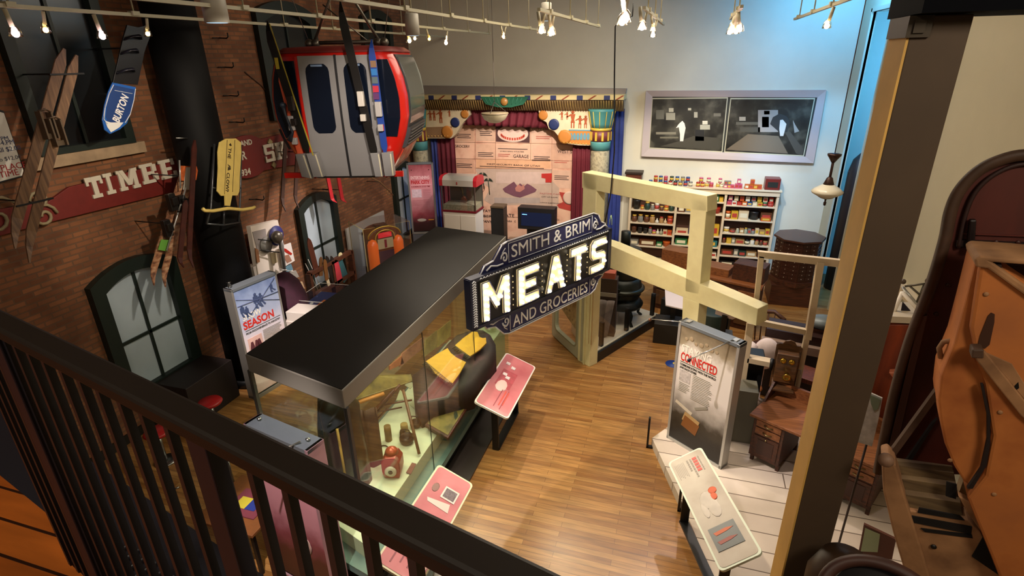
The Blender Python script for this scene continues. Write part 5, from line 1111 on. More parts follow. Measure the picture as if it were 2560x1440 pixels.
# dark object in the corridor
p = at(2160, 400, X=3.95)
t = thing('dark_machine', 'dark machine part seen through the blue doorway', 'machine', (p.x, p.y, 0))
part('body', MB().lathe((p.x, p.y, 0), [(.28, 0), (.28, p.z-.3), (.22, p.z), (.1, p.z+.15)], 16), mat('241c1a', .5), t); part('arm', MB().tube([(p.x-.25, p.y, p.z-.3), (p.x+.25, p.y-.25, p.z-.1)], .05, 8), mat('7a8a94', .4, .5), t)
# ================================================================ FREE-STANDING LIT PANELS
def vpanel(o, lab, TL, TR, ztop, zbot, dep, name='exhibit_panel'):
    A = at(*TL, z=ztop); B_ = at(*TR, z=ztop); f = Fr((A.x, A.y, 0), B_-A, Z3)
    if (CAM-f.o).dot(f.n) < 0: f.n = -f.n
    W_ = (B_-A).length; t = thing(name, lab, 'exhibit panel', f.p(W_/2, -dep/2, zbot))
    return t, f, W_
def chan(t, f, W_, zb, zt_, dep, m=M_SILV, fw=.03):
    for a0, a1 in ((-.01, fw), (W_-fw, W_+.01)): part('side_frame', MB().box((a0, a1), (-dep, .012), (zb, zt_), f), m, t, bevel=.003)
    part('top_box', MB().box((-.01, W_+.01), (-dep, .012), (zt_-.05, zt_), f), mat('6d7378', .35, .3), t, bevel=.004); part('bottom_frame', MB().box((-.01, W_+.01), (-dep, .012), (zb, zb+.06), f), m, t)
    part('back_sheet', MB().box((fw, W_-fw), (-dep, -dep+.01), (zb+.06, zt_-.05), f), mat('504844', .6), t)
def lines(f, a0, a1, c, n, dc, m, t, b=.006, h=.006, jag=.06, name='body_text'):
    random.seed(int(c*1000)); mb = MB()
    for k in range(n): mb.box((a0, a1-random.uniform(0, jag)), (b-.002, b), (c-k*dc-h, c-k*dc), f)
    return part(name, mb, m, t)
def grad_mat(name, stops, z0, z1, extra=None, rough=.35):
    """printed panel: vertical change of printed ink from z0 to z1 (object space) with soft mottling"""
    m = bpy.data.materials.new(name); m.use_nodes = True; nt = m.node_tree; b = nt.nodes['Principled BSDF']
    tc = nt.nodes.new('ShaderNodeTexCoord'); sp = nt.nodes.new('ShaderNodeSeparateXYZ'); nt.links.new(tc.outputs['Object'], sp.inputs[0])
    mr = nt.nodes.new('ShaderNodeMapRange'); mr.inputs['From Min'].default_value = z0; mr.inputs['From Max'].default_value = z1; nt.links.new(sp.outputs[2], mr.inputs['Value'])
    nz = nt.nodes.new('ShaderNodeTexNoise'); nz.inputs['Scale'].default_value = 5; nz.inputs['Detail'].default_value = 6; nt.links.new(tc.outputs['Object'], nz.inputs['Vector'])
    ma = nt.nodes.new('ShaderNodeMath'); ma.operation = 'MULTIPLY_ADD'; ma.inputs[1].default_value = .22; nt.links.new(nz.outputs['Fac'], ma.inputs[0]); nt.links.new(mr.outputs[0], ma.inputs[2])
    sb_ = nt.nodes.new('ShaderNodeMath'); sb_.operation = 'SUBTRACT'; sb_.inputs[1].default_value = .11; nt.links.new(ma.outputs[0], sb_.inputs[0])
    rp = nt.nodes.new('ShaderNodeValToRGB')
    while len(rp.color_ramp.elements) < len(stops): rp.color_ramp.elements.new(.5)
    for e, (p, c) in zip(rp.color_ramp.elements, stops): e.position = p; e.color = (*lin(c), 1)
    nt.links.new(sb_.outputs[0], rp.inputs['Fac']); nt.links.new(rp.outputs['Color'], b.inputs['Base Color']); b.inputs['Roughness'].default_value = rough
    return m
slab_w = mat('efe6d8', .5); red_t = mat('c92b22', .5); ink = mat('2a2622', .6); greyt = mat('7a7468', .6)
# -- STAYING CONNECTED
ZP = 2.15
t, f, W_ = vpanel(None, 'tall grey framed info panel headed STAYING CONNECTED in front of the desk', (1700, 802), (1850, 862), 2.15, .14, .16)
chan(t, f, W_, .14, 2.15, .16); H_ = 2.01
img = part('printed_sheet', MB().box((.03, W_-.03), (-.01, .0), (.2, 2.10), f), grad_mat('connected_print', [(.10, '1c1814'), (.24, '3a332a'), (.40, 'b0a8a0'), (.52, 'd8d0ca'), (.80, 'dcd4ca'), (.88, '9a8c74'), (1, '6a5c48')], .06, 1.96), t)
def ft_(fr, s_, a, zf, h, m, par, w_=None, bold=.01, shear=0): return text(fr, s_, a, zf, h, m, par, b=.002, width=w_, bold=bold, shear=shear)
ft_(f, 'STAYING', .08, 1.71, .115, slab_w, img, .48, .015); ft_(f, 'CONNECTED', .08, 1.565, .135, red_t, img, .58, .02)
part('rule', MB().box((.08, .66), (.0, .004), (1.54, 1.547), f), ink, img); ft_(f, 'COMMUNICATING WITH THE WORLD', .08, 1.485, .034, ink, img, .58, .02); ft_(f, 'AND EACH OTHER', .08, 1.435, .034, ink, img, .28, .02)
part('small_photograph', MB().box((.09, .27), (.0, .004), (1.24, 1.42), f), mat('b8b0ac', .5, noise=.3, nscale=20), img); lines(f, .31, .64, 1.42, 16, .026, greyt, img); lines(f, .10, .28, 1.21, 6, .026, greyt, img)
random.seed(5); mb = MB()
for k in range(7): mb.ball(f.p(.14+.08*k, .002, 1.92+.03*math.sin(k*2)), .028+.008*(k % 2), sy=.1, seg=10, rings=6, fr=f)
part('portrait_heads', mb, mat('a08c70', .5), img)
for k, (a, c, w2, h2, an, m) in enumerate([(.22, .82, .30, .05, -18, 'c0b4a0'), (.36, .66, .26, .16, -14, 'a8885a'), (.36, .58, .26, .20, -14, '7a4a20'), (.50, .95, .22, .04, 30, '8a8478')]):
    fo = Fr(f.p(a, .001, c), f.u*math.cos(R(an))+f.v*math.sin(R(an)), f.v*math.cos(R(an))-f.u*math.sin(R(an)), f.n); part('printed_book', MB().box((-w2/2, w2/2), (0, .003+.001*k), (-h2/2, h2/2), fo), mat(m, .5), img)
for a in (.10, W_-.10): part('acrylic_clip', MB().box((a-.03, a+.03), (-.12, -.03), (2.15, 2.165), f), M_SILV, t)
for k in (0, 1):
    mb = MB(); e0 = f.p(.12+.012*k, -.02, 2.165); e1 = f.p(-.42+.012*k, .12, 2.06)
    if k == 0: arm = part('light_arm', mb.tube([e0, e1], .005, 6), M_STEEL, t)
    else: part('light_arm', mb.tube([e0, e1], .005, 6), M_STEEL, t)
part('light_head', MB().ball(f.p(-.42, .12, 2.05), .026, seg=10, rings=6), mat('5a3a28', .3, .6), t, label='small brown lamp head')
for k in (0, 1): part('light_arm', MB().tube([f.p(W_-.12+.012*k, -.03, 2.165), f.p(W_-.44+.012*k, .42, 1.9)], .005, 6), M_STEEL, t)
part('light_head', MB().ball(f.p(W_-.43, .43, 1.89), .026, seg=10, rings=6), mat('2a2030', .3, .6), t)
FSC = f; WSC = W_
# -- SNOW SEASON
t, f, W_ = vpanel(None, 'brightly lit blue and white info panel headed SNOW SEASON behind the black case roof', (577, 725), (688, 680), 2.15, 0, .18)
chan(t, f, W_, 0, 2.15, .18, mat('8a8680', .35, .4), .025)
img = part('printed_sheet', MB().box((.025, W_-.025), (-.01, .0), (.1, 2.10), f), grad_mat('snow_print', [(.0, 'd8b8b0'), (.35, 'e6cfca'), (.55, 'd8d0de'), (.72, 'aab4d0'), (.9, '8fa0c4'), (1, '6a7ca4')], .1, 2.1), t)
kw = W_
ft_(f, 'SNOW', .10*kw, 1.53, .11, slab_w, img, .42*kw, .015); ft_(f, 'SEASON', .08*kw, 1.37, .14, red_t, img, .70*kw, .03)
part('rule', MB().box((.10*kw, .92*kw), (.0, .004), (1.33, 1.338), f), ink, img); ft_(f, 'FROM INCONVENIENCE TO INDUSTRY', .10*kw, 1.265, .036, ink, img, .80*kw, .02)
lines(f, .46*kw, .90*kw, 1.21, 24, .024, greyt, img); pht = part('small_photograph', MB().box((.10*kw, .42*kw), (.0, .004), (.84, 1.18), f), mat('d8b0a8', .5, noise=.12, nscale=6), img)
for a in (.18, .28, .34): part('skier_silhouette', MB().poly([(a*kw-.03, .87), (a*kw+.02, .87), (a*kw+.04, 1.0), (a*kw+.02, 1.1), (a*kw-.02, 1.1), (a*kw-.05, .98)], .004, .007, f), mat('5a2c34', .5), pht)
lft = MB()
for (a0, c0, a1, c1) in ((.05, 1.95, .98, 1.62), (.05, 1.82, .98, 1.78), (.3, 1.6, .95, 2.06)): lft.tube([f.p(a0*kw, .003, c0), f.p(a1*kw, .003, c1)], .007, 5)
part('lift_cable', lft, mat('46527a', .5), img)
for a, c, s_ in ((.13, 1.70, .8), (.22, 1.66, .7), (.45, 1.78, 1.0), (.56, 1.76, .9), (.84, 1.9, .6)):
    mb = MB(); mb.ball(f.p(a*kw, .004, c+.13*s_), .028*s_, sy=.15, seg=8, rings=6, fr=f); mb.poly([(a*kw-.05*s_, c-.02), (a*kw+.05*s_, c-.02), (a*kw+.05*s_, c+.09*s_), (a*kw, c+.12*s_), (a*kw-.05*s_, c+.09*s_)], .0, .006, f)
    mb.poly([(a*kw-.03, c-.02), (a*kw-.01, c-.02), (a*kw+.03, c-.14*s_), (a*kw-.02, c-.13*s_)], 0, .006, f); mb.poly([(a*kw+.01, c-.02), (a*kw+.04, c-.02), (a*kw+.09, c-.10*s_), (a*kw+.06, c-.12*s_)], 0, .006, f)
    part('lift_rider', mb, mat('3c4a70', .5), img)
part('lamp_post_cap', MB().lathe(f.p(.06, -.1, 2.15), [(.03, 0), (.03, .05), (.015, .09), (.04, .10)], 12), M_STEEL, t)
# -- ENTERTAINING PARK CITY
t, f, W_ = vpanel(None, 'pink info panel about entertaining Park City at the left end of the stage', (1016, 408), (1081, 406), 2.9, .8, .15)
part('pedestal', MB().box((0, W_), (-.15, 0), (0, .8), f), mat('4a4c54', .5), t); chan(t, f, W_, .8, 2.9, .15, mat('8c8c8c', .35, .5), .04)
img = part('printed_sheet', MB().box((.04, W_-.04), (-.01, .0), (.88, 2.85), f), grad_mat('park_print', [(.0, '2a1418'), (.14, '3a1a20'), (.26, '8a3c48'), (.5, 'c9909a'), (.75, 'd68a94'), (1, '8a4048')], .08, 2.05), t)
ft_(f, 'ENTERTAINING', .08, 2.44, .085, mat('f0c8cc', .5), img, W_-.2, .03); ft_(f, 'PARK CITY', .08, 2.30, .10, mat('b8242c', .5), img, W_-.2, .03); part('rule', MB().box((.08, W_-.08), (0, .004), (2.27, 2.277), f), mat('f0d0d4', .5), img); ft_(f, 'A HOMEMADE GOOD TIME', .08, 2.20, .04, mat('8a2030', .5), img, W_-.2, .01)
part('small_photograph', MB().box((.08, .36), (0, .004), (1.90, 2.14), f), mat('d0b8c8', .5, noise=.15, nscale=20), img); lines(f, .40, W_-.08, 2.14, 14, .03, mat('b06a74', .5), img); lines(f, .08, W_-.12, 1.83, 6, .03, mat('b06a74', .5), img)
part('printed_car', MB().ball(f.p(.30, .004, 1.22), .14, sy=.03, sz=.35, seg=12, rings=6, fr=f), mat('a8a098', .5), img); part('printed_lights', MB().box((.50, .66), (0, .005), (1.21, 1.24), f), mat('c9862a', .5), img)
for a in (.12, W_-.12): part('eyelet', MB().ball(f.p(a, .004, 2.70), .018, sy=.3, seg=8, rings=4, fr=f), mat('4a1c24', .5), img)
# -- pink lit panel under the railing with acrylic top box
t, f, W_ = vpanel(None, 'pink lit info panel behind the near railing, left of the long glass case', (612, 1058), (768, 1126), 2.15, 0, .20)
chan(t, f, W_, 0, 2.15, .20, mat('b08a92', .35, .3), .03)
img = part('printed_sheet', MB().box((.03, W_-.03), (-.01, .0), (.1, 2.10), f), grad_mat('rose_print', [(.0, '2a0c14'), (.22, '4a1820'), (.34, '8a4050'), (.5, 'c98a96'), (.75, 'd89aa4'), (1, 'd8606e')], .1, 2.1), t)
lines(f, .05, W_-.15, 1.98, 4, .035, mat('e8dcc8', .5), img, h=.016); ft_(f, 'AND', .05, 1.72, .05, mat('c92b32', .5), img, None, .02); ft_(f, 'THEIR PAGE TURNS', .30, 1.62, .045, mat('8a2030', .5), img, W_-.38, .02)
part('small_photograph', MB().box((.05, .25), (0, .004), (1.45, 1.66), f), mat('3a3440', .5, noise=.5, nscale=20), img); part('printed_flowers', MB().ball(f.p(.55, .004, .75), .13, sy=.03, sz=1.2, seg=10, rings=6, fr=f), mat('b89a90', .5, noise=.4, nscale=16), img)
part('acrylic_cap', MB().box((-.02, W_+.03), (-.22, .02), (2.16, 2.17), f), ACRYL, t)
for a in (.10, W_-.10): part('standoff_knob', MB().lathe(f.p(a, -.1, 2.17), [(.02, 0), (.022, .012), (.005, .018)], 12), M_STEEL, t); 
for k in (0, 1): part('light_arm', MB().tube([f.p(W_-.14+.012*k, -.04, 2.18), f.p(W_-.42+.012*k, .30, 2.05)], .005, 6), M_STEEL, t)
# ================================================================ READER RAILS
def reader(lab, hi0, hi1, lo0, lo1, zh, zl, top_m, border, content, z0=0):
    A, B_ = at(*hi0, z=zh), at(*hi1, z=zh); C_, D_ = at(*lo0, z=zl), at(*lo1, z=zl)    # hi0-lo0 at far end
    u = (B_-A); vv = ((A+B_)/2-(C_+D_)/2); L_ = u.length; u.normalize(); vv = (vv-u*vv.dot(u)); Wd = vv.length; vv.normalize(); n = u.cross(vv); n = n if n.z > 0 else -n
    o = (C_ + (D_-C_)*.5) - u*L_/2; f = Fr(o, u, vv, n)
    t = thing('reader_rail', lab, 'reader rail', Vector(((A.x+D_.x)/2, (A.y+D_.y)/2, 0)))
    def rr(i, r=.05):
        P = []
        for cx, cy, a0 in ((L_-i-r, i+r, -90), (L_-i-r, Wd-i-r, 0), (i+r, Wd-i-r, 90), (i+r, i+r, 180)):
            P += [(cx+r*math.cos(R(a0+k*22.5)), cy+r*math.sin(R(a0+k*22.5))) for k in range(5)]
        return P
    part('tray', MB().poly(rr(0), -.03, .0, f), border, t); sh = part('printed_sheet', MB().poly(rr(.022), .0, .004, f), top_m, t)
    g0 = f.p(.25, -.03, Wd*.55); g1 = f.p(L_-.25, -.03, Wd*.55)
    for g in (g0, g1): part('support_leg', MB().box((g.x-.05, g.x+.05), (g.y-.02, g.y+.02), (z0, g.z-.02)), M_BLACK, t)
    part('floor_base', MB().prism([(g0.x-.06, g0.y, z0), (g0.x+.06, g0.y, z0), (g1.x+.06, g1.y, z0), (g1.x-.06, g1.y, z0)], (0, 0, .03)), M_BLACK, t)
    content(f, L_, Wd, sh, t); return t
rose = ramp_mat('rose_reader_print', [(.3, 'b25862'), (.55, 'c8747c'), (.75, 'dca2a4')], scale=1.6, rough=.4)
def c1(f, L_, Wd, sh, t):  # seen from the aisle: u runs along the long side
    part('building_photo', MB().box((L_*.30, L_*.60), (.0, .006), (Wd*.35, Wd*.80), f), mat('a8424e', .5, noise=.2, nscale=10), sh)
    for a, c in ((.16, .70), (.20, .5), (.36, .62), (.40, .5)): part('small_photograph', MB().box((L_*a, L_*a+.07), (.0, .010), (Wd*c, Wd*c+.07), f), mat('d8c8cc', .5, noise=.3, nscale=40), sh)
    part('white_vignette', MB().ball(f.p(L_*.58, .004, Wd*.6), .16, sy=.03, sz=.6, seg=14, rings=6, fr=f), mat('dcb4b4', .5), sh)
    lines(f, L_*.62, L_*.95, Wd*.52, 2, .10, mat('8a3a44', .5), sh, .007, .012); lines(f, L_*.64, L_*.90, Wd*.42, 2, .05, mat('c84a3c', .5), sh, .007, .02)
def bord(c): return mat(c, .45)
reader('pink slanted reader board at the right side of the glass case, below the yellow dress', (1275, 867), (1197, 985), (1340, 912), (1270, 1055), 1.0, .8, rose, bord('e2d8d4'), c1)
def c2(f, L_, Wd, sh, t):
    part('small_photograph', MB().box((L_*.16, L_*.28), (.0, .010), (Wd*.18, Wd*.55), f), mat('d9ccc8', .5), sh); part('grey_print', MB().box((L_*.175, L_*.265), (.0, .012), (Wd*.22, Wd*.51), f), mat('6a5c64', .5, noise=.4, nscale=40), sh)
    part('soldier_print', MB().ball(f.p(L_*.22, .004, Wd*.75), .07, sy=.03, sz=.6, seg=10, rings=6, fr=f), mat('8a6460', .5), sh)
    part('ship_print', MB().poly([(L_*.30, Wd*.25), (L_*.34, Wd*.8), (L_*.37, Wd*.75), (L_*.38, Wd*.2)], .0, .008, f), mat('d0c0bc', .5), sh)
    lines(f, L_*.55, L_*.95, Wd*.75, 5, .09, mat('8a4450', .5), sh, .007, .016)
    part('red_heading', MB().box((L_*.62, L_*.86), (0, .008), (Wd*.42, Wd*.5), f), mat('c03c3c', .5), sh)
reader('long pink slanted reader board in the foreground beside the glass case, crossed by the railing', (1093, 1165), (930, 1412), (1178, 1224), (1052, 1450), 1.0, .8, rose, bord('dcd6b8'), c2)
beige = ramp_mat('beige_reader_print', [(.3, '8a7c6c'), (.5, 'a39686'), (.75, 'b4aa9c')], scale=2, rough=.4)
def c3(f, L_, Wd, sh, t):
    fo = Fr(f.p(0, .006, 0), f.u, f.v, f.n)
    fx = Fr(f.p(L_*.07, .005, Wd*.16), f.u, f.n.cross(f.u), f.n)
    hd = MB()
    for k in range(5): hd.box((.0+.048*k, .036+.048*k), (0, .002), (-.10, -.045), fx)
    part('red_heading', hd, mat('c0453c', .5), sh); hd = MB(); random.seed(8)
    for c0, h_, n_ in ((-.03, .016, 6), (-.135, .022, 7), (-.175, .022, 5)):
        x = 0
        for k in range(n_): w2 = random.uniform(.02, .05); hd.box((x, x+w2), (0, .002), (c0, c0+h_), fx); x += w2+.01
    part('grey_heading', hd, mat('8a8074', .5), sh)
    mb = MB()
    for k in range(7): mb.box((.0, .24-.02*(k % 3)), (.0, .002), (-.22-.018*k, -.214-.018*k), fx)
    part('body_text', mb, mat('8a8074', .5), sh)
    part('figure_print', MB().ball(f.p(L_*.48, .004, Wd*.5), .13, sy=.03, sz=.7, seg=14, rings=6, fr=f).ball(f.p(L_*.56, .004, Wd*.45), .13, sy=.03, sz=.5, seg=14, rings=6, fr=f).ball(f.p(L_*.55, .004, Wd*.68), .07, sx=1.6, sy=.03, sz=.5, seg=14, rings=6, fr=f), mat('bfb5aa', .6, noise=.12, nscale=8), sh)
    part('red_flag_print', MB().ball(f.p(L_*.42, .006, Wd*.30), .05, sy=.05, seg=8, rings=6, fr=f).ball(f.p(L_*.47, .006, Wd*.34), .04, sx=1.4, sy=.05, seg=8, rings=6, fr=f), mat('c85a34', .6), sh)
    gp = part('dark_photograph', MB().box((L_*.70, L_*.88), (.0, .010), (Wd*.20, Wd*.84), f), mat('3c4242', .35), sh)
    for k, (a, cc_) in enumerate(((.75, 'b8562a'), (.82, '8a4238'))): part('printed_fish_lure', MB().poly([(L_*a, Wd*.28), (L_*a+.02, Wd*.45), (L_*a+.03, Wd*.72), (L_*a-.01, Wd*.76), (L_*a-.02, Wd*.45)], .010, .013, f), mat(cc_, .5), gp)
reader('beige slanted reader board at lower right with a dark photograph at its near end', (1672, 1163), (1805, 1440), (1735, 1118), (1930, 1380), .9, 1.12, beige, bord('c8d0bc'), c3, .151)
# ================================================================ SKI HISTORY DISPLAY (behind the case)
t = thing('ski_history_display', 'brightly lit white display wall with ski racing souvenirs right of the black column', 'display', (-7.6, 9.6, 0))
fw = Fr((XL+.35, 0, 0), (0, 1, 0), Z3, (1, 0, 0))
def wpoly(pts, b0, b1): f = fw.shift(0, b1, 0); return MB().poly([f.px(x, y) for x, y in pts], b0-b1, 0, f)
part('white_backing', wpoly([(626, 566), (694, 550), (718, 640), (742, 700), (770, 790), (670, 830)], -.1, 0), mat('e4d8cc', .6), t)
part('cabinet_base', MB().box((fw.px(670, 790)[0]-.1, fw.px(720, 640)[0]), (-.2, -.02), (0, fw.px(694, 640)[1]), fw), mat('b8aea4', .6), t)
part('grey_panel', wpoly([(632, 580), (664, 572), (670, 622), (645, 628)], 0, .02), mat('a39a98', .6), t); f_ = fw.shift(0, .04, 0)
a, c = f_.px(690, 589); part('blue_disc', MB().lathe(f_.p(a, 0, c), [(.20, 0), (.20, .02)], 24, f_.n), mat('2a2c70', .5), t); a, c = f_.px(665, 612); part('grey_disc', MB().lathe(f_.p(a, 0, c), [(.16, 0), (.16, .02)], 24, f_.n), mat('8a8884', .5), t)
a, c = f_.px(680, 592); part('helmet', MB().ball(f_.p(a, .12, c), .13, sy=.8, seg=14, rings=10, fr=f_), mat('6a6258', .3, .5), t)
q = [f_.px(x, y) for x, y in ((684, 580), (697, 690))]; part('ski_pole', MB().tube([f_.p(q[0][0], .15, q[0][1]), f_.p(q[1][0], .15, q[1][1])], [.05, .035], 8), mat('7a7876', .3, .4), t)
q = [f_.px(x, y) for x, y in ((640, 598), (678, 602))]; part('bracket_rod', MB().tube([f_.p(q[0][0], .05, q[0][1]), f_.p(q[1][0], .10, q[1][1])], .012, 5), M_BLACK, t)
q = [f_.px(x, y) for x, y in ((647, 625), (688, 630))]; part('bracket_rod', MB().tube([f_.p(q[0][0], .05, q[0][1]), f_.p(q[1][0], .10, q[1][1])], .012, 5), M_BLACK, t)
pc_ = part('red_poster_card', wpoly([(699, 617), (727, 607), (737, 652), (711, 667)], .06, .08), mat('efe8e4', .5), t)
part('red_skier_print', wpoly([(708, 620), (715, 622), (731, 634), (728, 638), (716, 632), (709, 626)], .08, .085), mat('b8281c', .5), pc_); part('brown_figure_print', wpoly([(709, 640), (722, 636), (730, 652), (718, 658)], .08, .085), mat('a87a64', .5), pc_)
for pts, cl_ in (([(711, 667), (728, 660), (733, 674), (716, 682)], '6a93a8'), ([(718, 684), (740, 676), (748, 692), (724, 700)], 'a8a49c'), ([(730, 700), (742, 696), (746, 706), (734, 710)], '5a5a64'), ([(735, 714), (752, 708), (762, 740), (744, 742)], 'c9763a'), ([(746, 706), (756, 704), (768, 738), (760, 740)], 'd8b890')):
    part('souvenir_card', wpoly(pts, .02, .05), mat(cl_, .5, noise=.1, nscale=12), t)
part('pale_mitten', wpoly([(679, 634), (690, 630), (695, 655), (684, 660)], .02, .06), mat('b8a888', .7), t); part('brown_strap', wpoly([(638, 620), (646, 624), (650, 655), (643, 657)], .02, .04), mat('9a6a48', .6), t)
cs = MB()
for P_ in ([(735, 645), (775, 730)], [(728, 655), (768, 735)], [(660, 668), (700, 676)], [(662, 674), (680, 670)]):
    q = [f_.px(*p_) for p_ in P_]; cs.tube([f_.p(q[0][0], .35, q[0][1]), f_.p(q[1][0], .35, q[1][1])], .008, 5)
part('acrylic_edge', cs, mat('e8e4dc', .3), t)
# purple cape on form
p = at(718, 735, X=-7.2)
solo('purple_cape', 'dark purple cape on a form between the snow panel and the souvenir cards', 'cape', MB().lathe((p.x, p.y, p.z-.9), [(.36, 0), (.38, .5), (.35, .85), (.26, 1.15), (.12, 1.32), (.02, 1.36)], 20), mat('3a1428', .85, noise=.25))
# table case in front: white box, blue tray
p = at(745, 790, z=1.3); q = at(802, 748, z=1.3)
t = thing('souvenir_table_case', 'white table case with blue felt tray and orange card beside the case roof', 'display case', (q.x, q.y, 0)); fT = Fr((p.x, p.y, 0), q-p, Z3, None)
if (CAM-fT.o).dot(fT.n) < 0: fT.n = -fT.n
part('body', MB().box((.02, 1.4), (-.36, .30), (0, 1.16), fT), mat('d0c4bc', .5), t, bevel=.01); part('white_box', MB().box((.04, .44), (-.28, .22), (1.16, 1.34), fT), mat('cfc6be', .5), t, bevel=.006)
bt_ = part('blue_tray', MB().box((.50, 1.35), (-.34, .28), (1.16, 1.20), fT), mat('1c2a5c', .6), t); part('orange_card', MB().box((.55, .95), (-.05, .25), (1.20, 1.21), fT), mat('b8662a', .6), bt_); part('silver_pin', MB().ball(fT.p(.75, -.2, 1.21), .04, sz=.4, seg=8, rings=5), mat('c0c0b8', .4), bt_)
mb = MB()
for (a0, a1, b0, b1) in ((.48, 1.38, -.36, -.35), (.48, 1.38, .29, .30), (.48, .49, -.36, .30), (1.37, 1.38, -.36, .30)): mb.box((a0, a1), (b0, b1), (1.20, 1.38), fT)
part('acrylic_guard', mb, ACRYL, t); mb = MB()
mb.tube([fT.p(.48, -.36, 1.38), fT.p(1.38, -.36, 1.38), fT.p(1.38, .30, 1.38), fT.p(.48, .30, 1.38)], .006, 5, closed=True); part('guard_edge', mb, mat('e8e4dc', .3), t)
# ski rack
fK = Fr((XL+.9, 0, 0), (0, 1, 0), Z3, (1, 0, 0))
def kpx(x, y, b=0): f = fK.shift(0, b, 0); a, c = f.px(x, y); return f.p(a, 0, c)
t = thing('ski_rack_stand', 'dark wooden ski rack full of old skis below the second arched window', 'rack', (XL+.9, 11.6, 0))
a = kpx(772, 690); b_ = kpx(888, 720)
for z_ in (a.z, a.z-.5): part('rack_rail', MB().prism([(a.x-.04, a.y, z_), (a.x+.06, a.y, z_), (b_.x+.06, b_.y, z_-.02), (b_.x-.04, b_.y, z_-.02)], (0, 0, .08)), W_DARK, t)
for s_ in (0, .5, 1): q = a.lerp(b_, s_); part('rack_post', MB().box((q.x-.05, q.x+.06), (q.y-.04, q.y+.04), (0, a.z+.05)), W_DARK, t)
def rski(nm, lab, x0, y0, x1, y1, w_, cl_, b=.02, rd=True):
    A = kpx(x0, y0, b); B_ = kpx(x1, y1, b); d = (B_-A); n = 14; rings = []
    side = d.cross(Vector((1, 0, 0))).normalized()
    for i in range(n+1):
        f = i/n; ww = w_*(1 if f < .75 else max(.08, math.sqrt(max(0, 1-((f-.75)/.25)**2)))); c = A+d*f; rings.append([c-side*ww/2, c+side*ww/2, c+side*ww/2-Vector((.015, 0, 0)), c-side*ww/2-Vector((.015, 0, 0))])
    solo(nm, lab, 'ski', MB().loft(rings, smooth=False), mat(cl_, .45, noise=.1), 'skis in the wooden rack')
rski('old_ski', 'tall brown wooden ski leaning from the rack against the window', 795, 690, 771, 595, .16, '4a2214')
rski('old_ski', 'short brown ski standing second from the left in the rack', 803, 690, 803, 642, .12, '5a3a1c', .04)
rski('old_ski', 'brown ski with pointed tip, third from the left in the rack', 818, 700, 812, 648, .12, '6a4420', .07)
rski('old_ski', 'black rounded ski in the middle of the rack', 836, 705, 816, 640, .13, '15110e', .05); rski('old_ski', 'black ski right of the middle of the rack', 850, 710, 828, 640, .12, '1c1412', .04)
rski('old_ski', 'pale cream ski behind the black skis in the rack', 824, 716, 808, 660, .09, 'c8b898', .05)
rski('snowboard', 'red and pink short board in the rack, nearest the jukebox', 851, 705, 838, 650, .20, 'b03440', .06); rski('snowboard', 'teal rounded board in the rack beside the red one', 866, 700, 846, 646, .22, '2a5860', .03); rski('snowboard', 'small cream board tip behind the teal board in the rack', 856, 650, 849, 633, .14, 'c8bc90', .02)
# jukebox with board behind it
f2 = Fr((XL+.12, 0, 0), (0, 1, 0), Z3, (1, 0, 0))
solo('white_board', 'large white board standing against the bricks behind the jukebox', 'board', MB().box((f2.px(870, 600)[0], f2.px(957, 545)[0]+.1), (-.05, 0), (.0, f2.px(910, 551)[1]), f2), mat('a8a49c', .6), bevel=.006)
p = at(956, 610, X=XL+1.15)
jz = at(950, 562, X=XL+1.1).z
t = thing('jukebox', 'orange and gold jukebox with rounded top inside a clear acrylic cover', 'jukebox', (p.x, p.y, 0)); J = Fr((p.x, p.y, 0), (.60, .80, 0), Z3, (.80, -.60, 0))
def hump(w_, z1, r, n=12): return [(-w_, 0), (w_, 0), (w_, z1-r)] + [(w_*math.cos(math.pi*k/n), z1-r+r*math.sin(math.pi*k/n)) for k in range(1, n)] + [(-w_, z1-r)]
part('cabinet', MB().poly(hump(.40, jz, .22), -.30, .20, J), mat('5a2c18', .4), t, bevel=.02)
for s_ in (-1, 1): part('orange_pilaster', MB().lathe(J.p(s_*.33, .20, .1), [(.13, 0), (.13, jz-.48), (.09, jz-.38), (.01, jz-.34)], 16), mat('c9561c', .3, emit=.15), t)
part('gold_trim', MB().tube([J.p(a*1.0, .22, c) for a, c in hump(.24, jz-.06, .16)], .02, 6, closed=True).tube([J.p(a, .19, c) for a, c in hump(.42, jz+.02, .24)[2:]], .022, 6), mat('b8923c', .3, .6), t)
part('red_title', MB().box((-.17, .17), (.2, .225), (jz-.24, jz-.12), J), mat('b8242c', .3, emit=.25), t); part('selector_window', MB().box((-.2, .2), (.2, .215), (jz-.52, jz-.27), J), mat('a89a78', .3), t); part('record_slot', MB().box((-.03, .03), (.215, .22), (jz-.5, jz-.3), J), mat('7a2430', .4), t); part('purple_grille', MB().box((-.2, .2), (.2, .215), (.2, jz-.58), J), mat('2c1838', .4), t)
for c in (.35, .5): part('gold_band', MB().box((-.42, .42), (.14, .31), (c+.35, c+.38), J), mat('b8923c', .3, .6), t)
cv_ = MB()
for (a0, a1, b0, b1) in ((-.62, .56, .45, .46), (-.62, -.61, -.45, .46), (.55, .56, -.45, .46)): cv_.box((a0, a1), (b0, b1), (.3, jz+.12), J)
cv_.box((-.62, .56), (-.45, .46), (jz+.12, jz+.13), J); part('acrylic_cover', cv_, ACRYL, t)
mb = MB().tube([J.p(-.62, .46, .3), J.p(-.62, .46, jz+.12), J.p(.56, .46, jz+.12), J.p(.56, .46, .3)], .008, 5).tube([J.p(-.62, -.45, .3), J.p(-.62, -.45, jz+.12), J.p(-.62, .46, jz+.12)], .008, 5); part('cover_edge', mb, mat('c9b87a', .4), t)
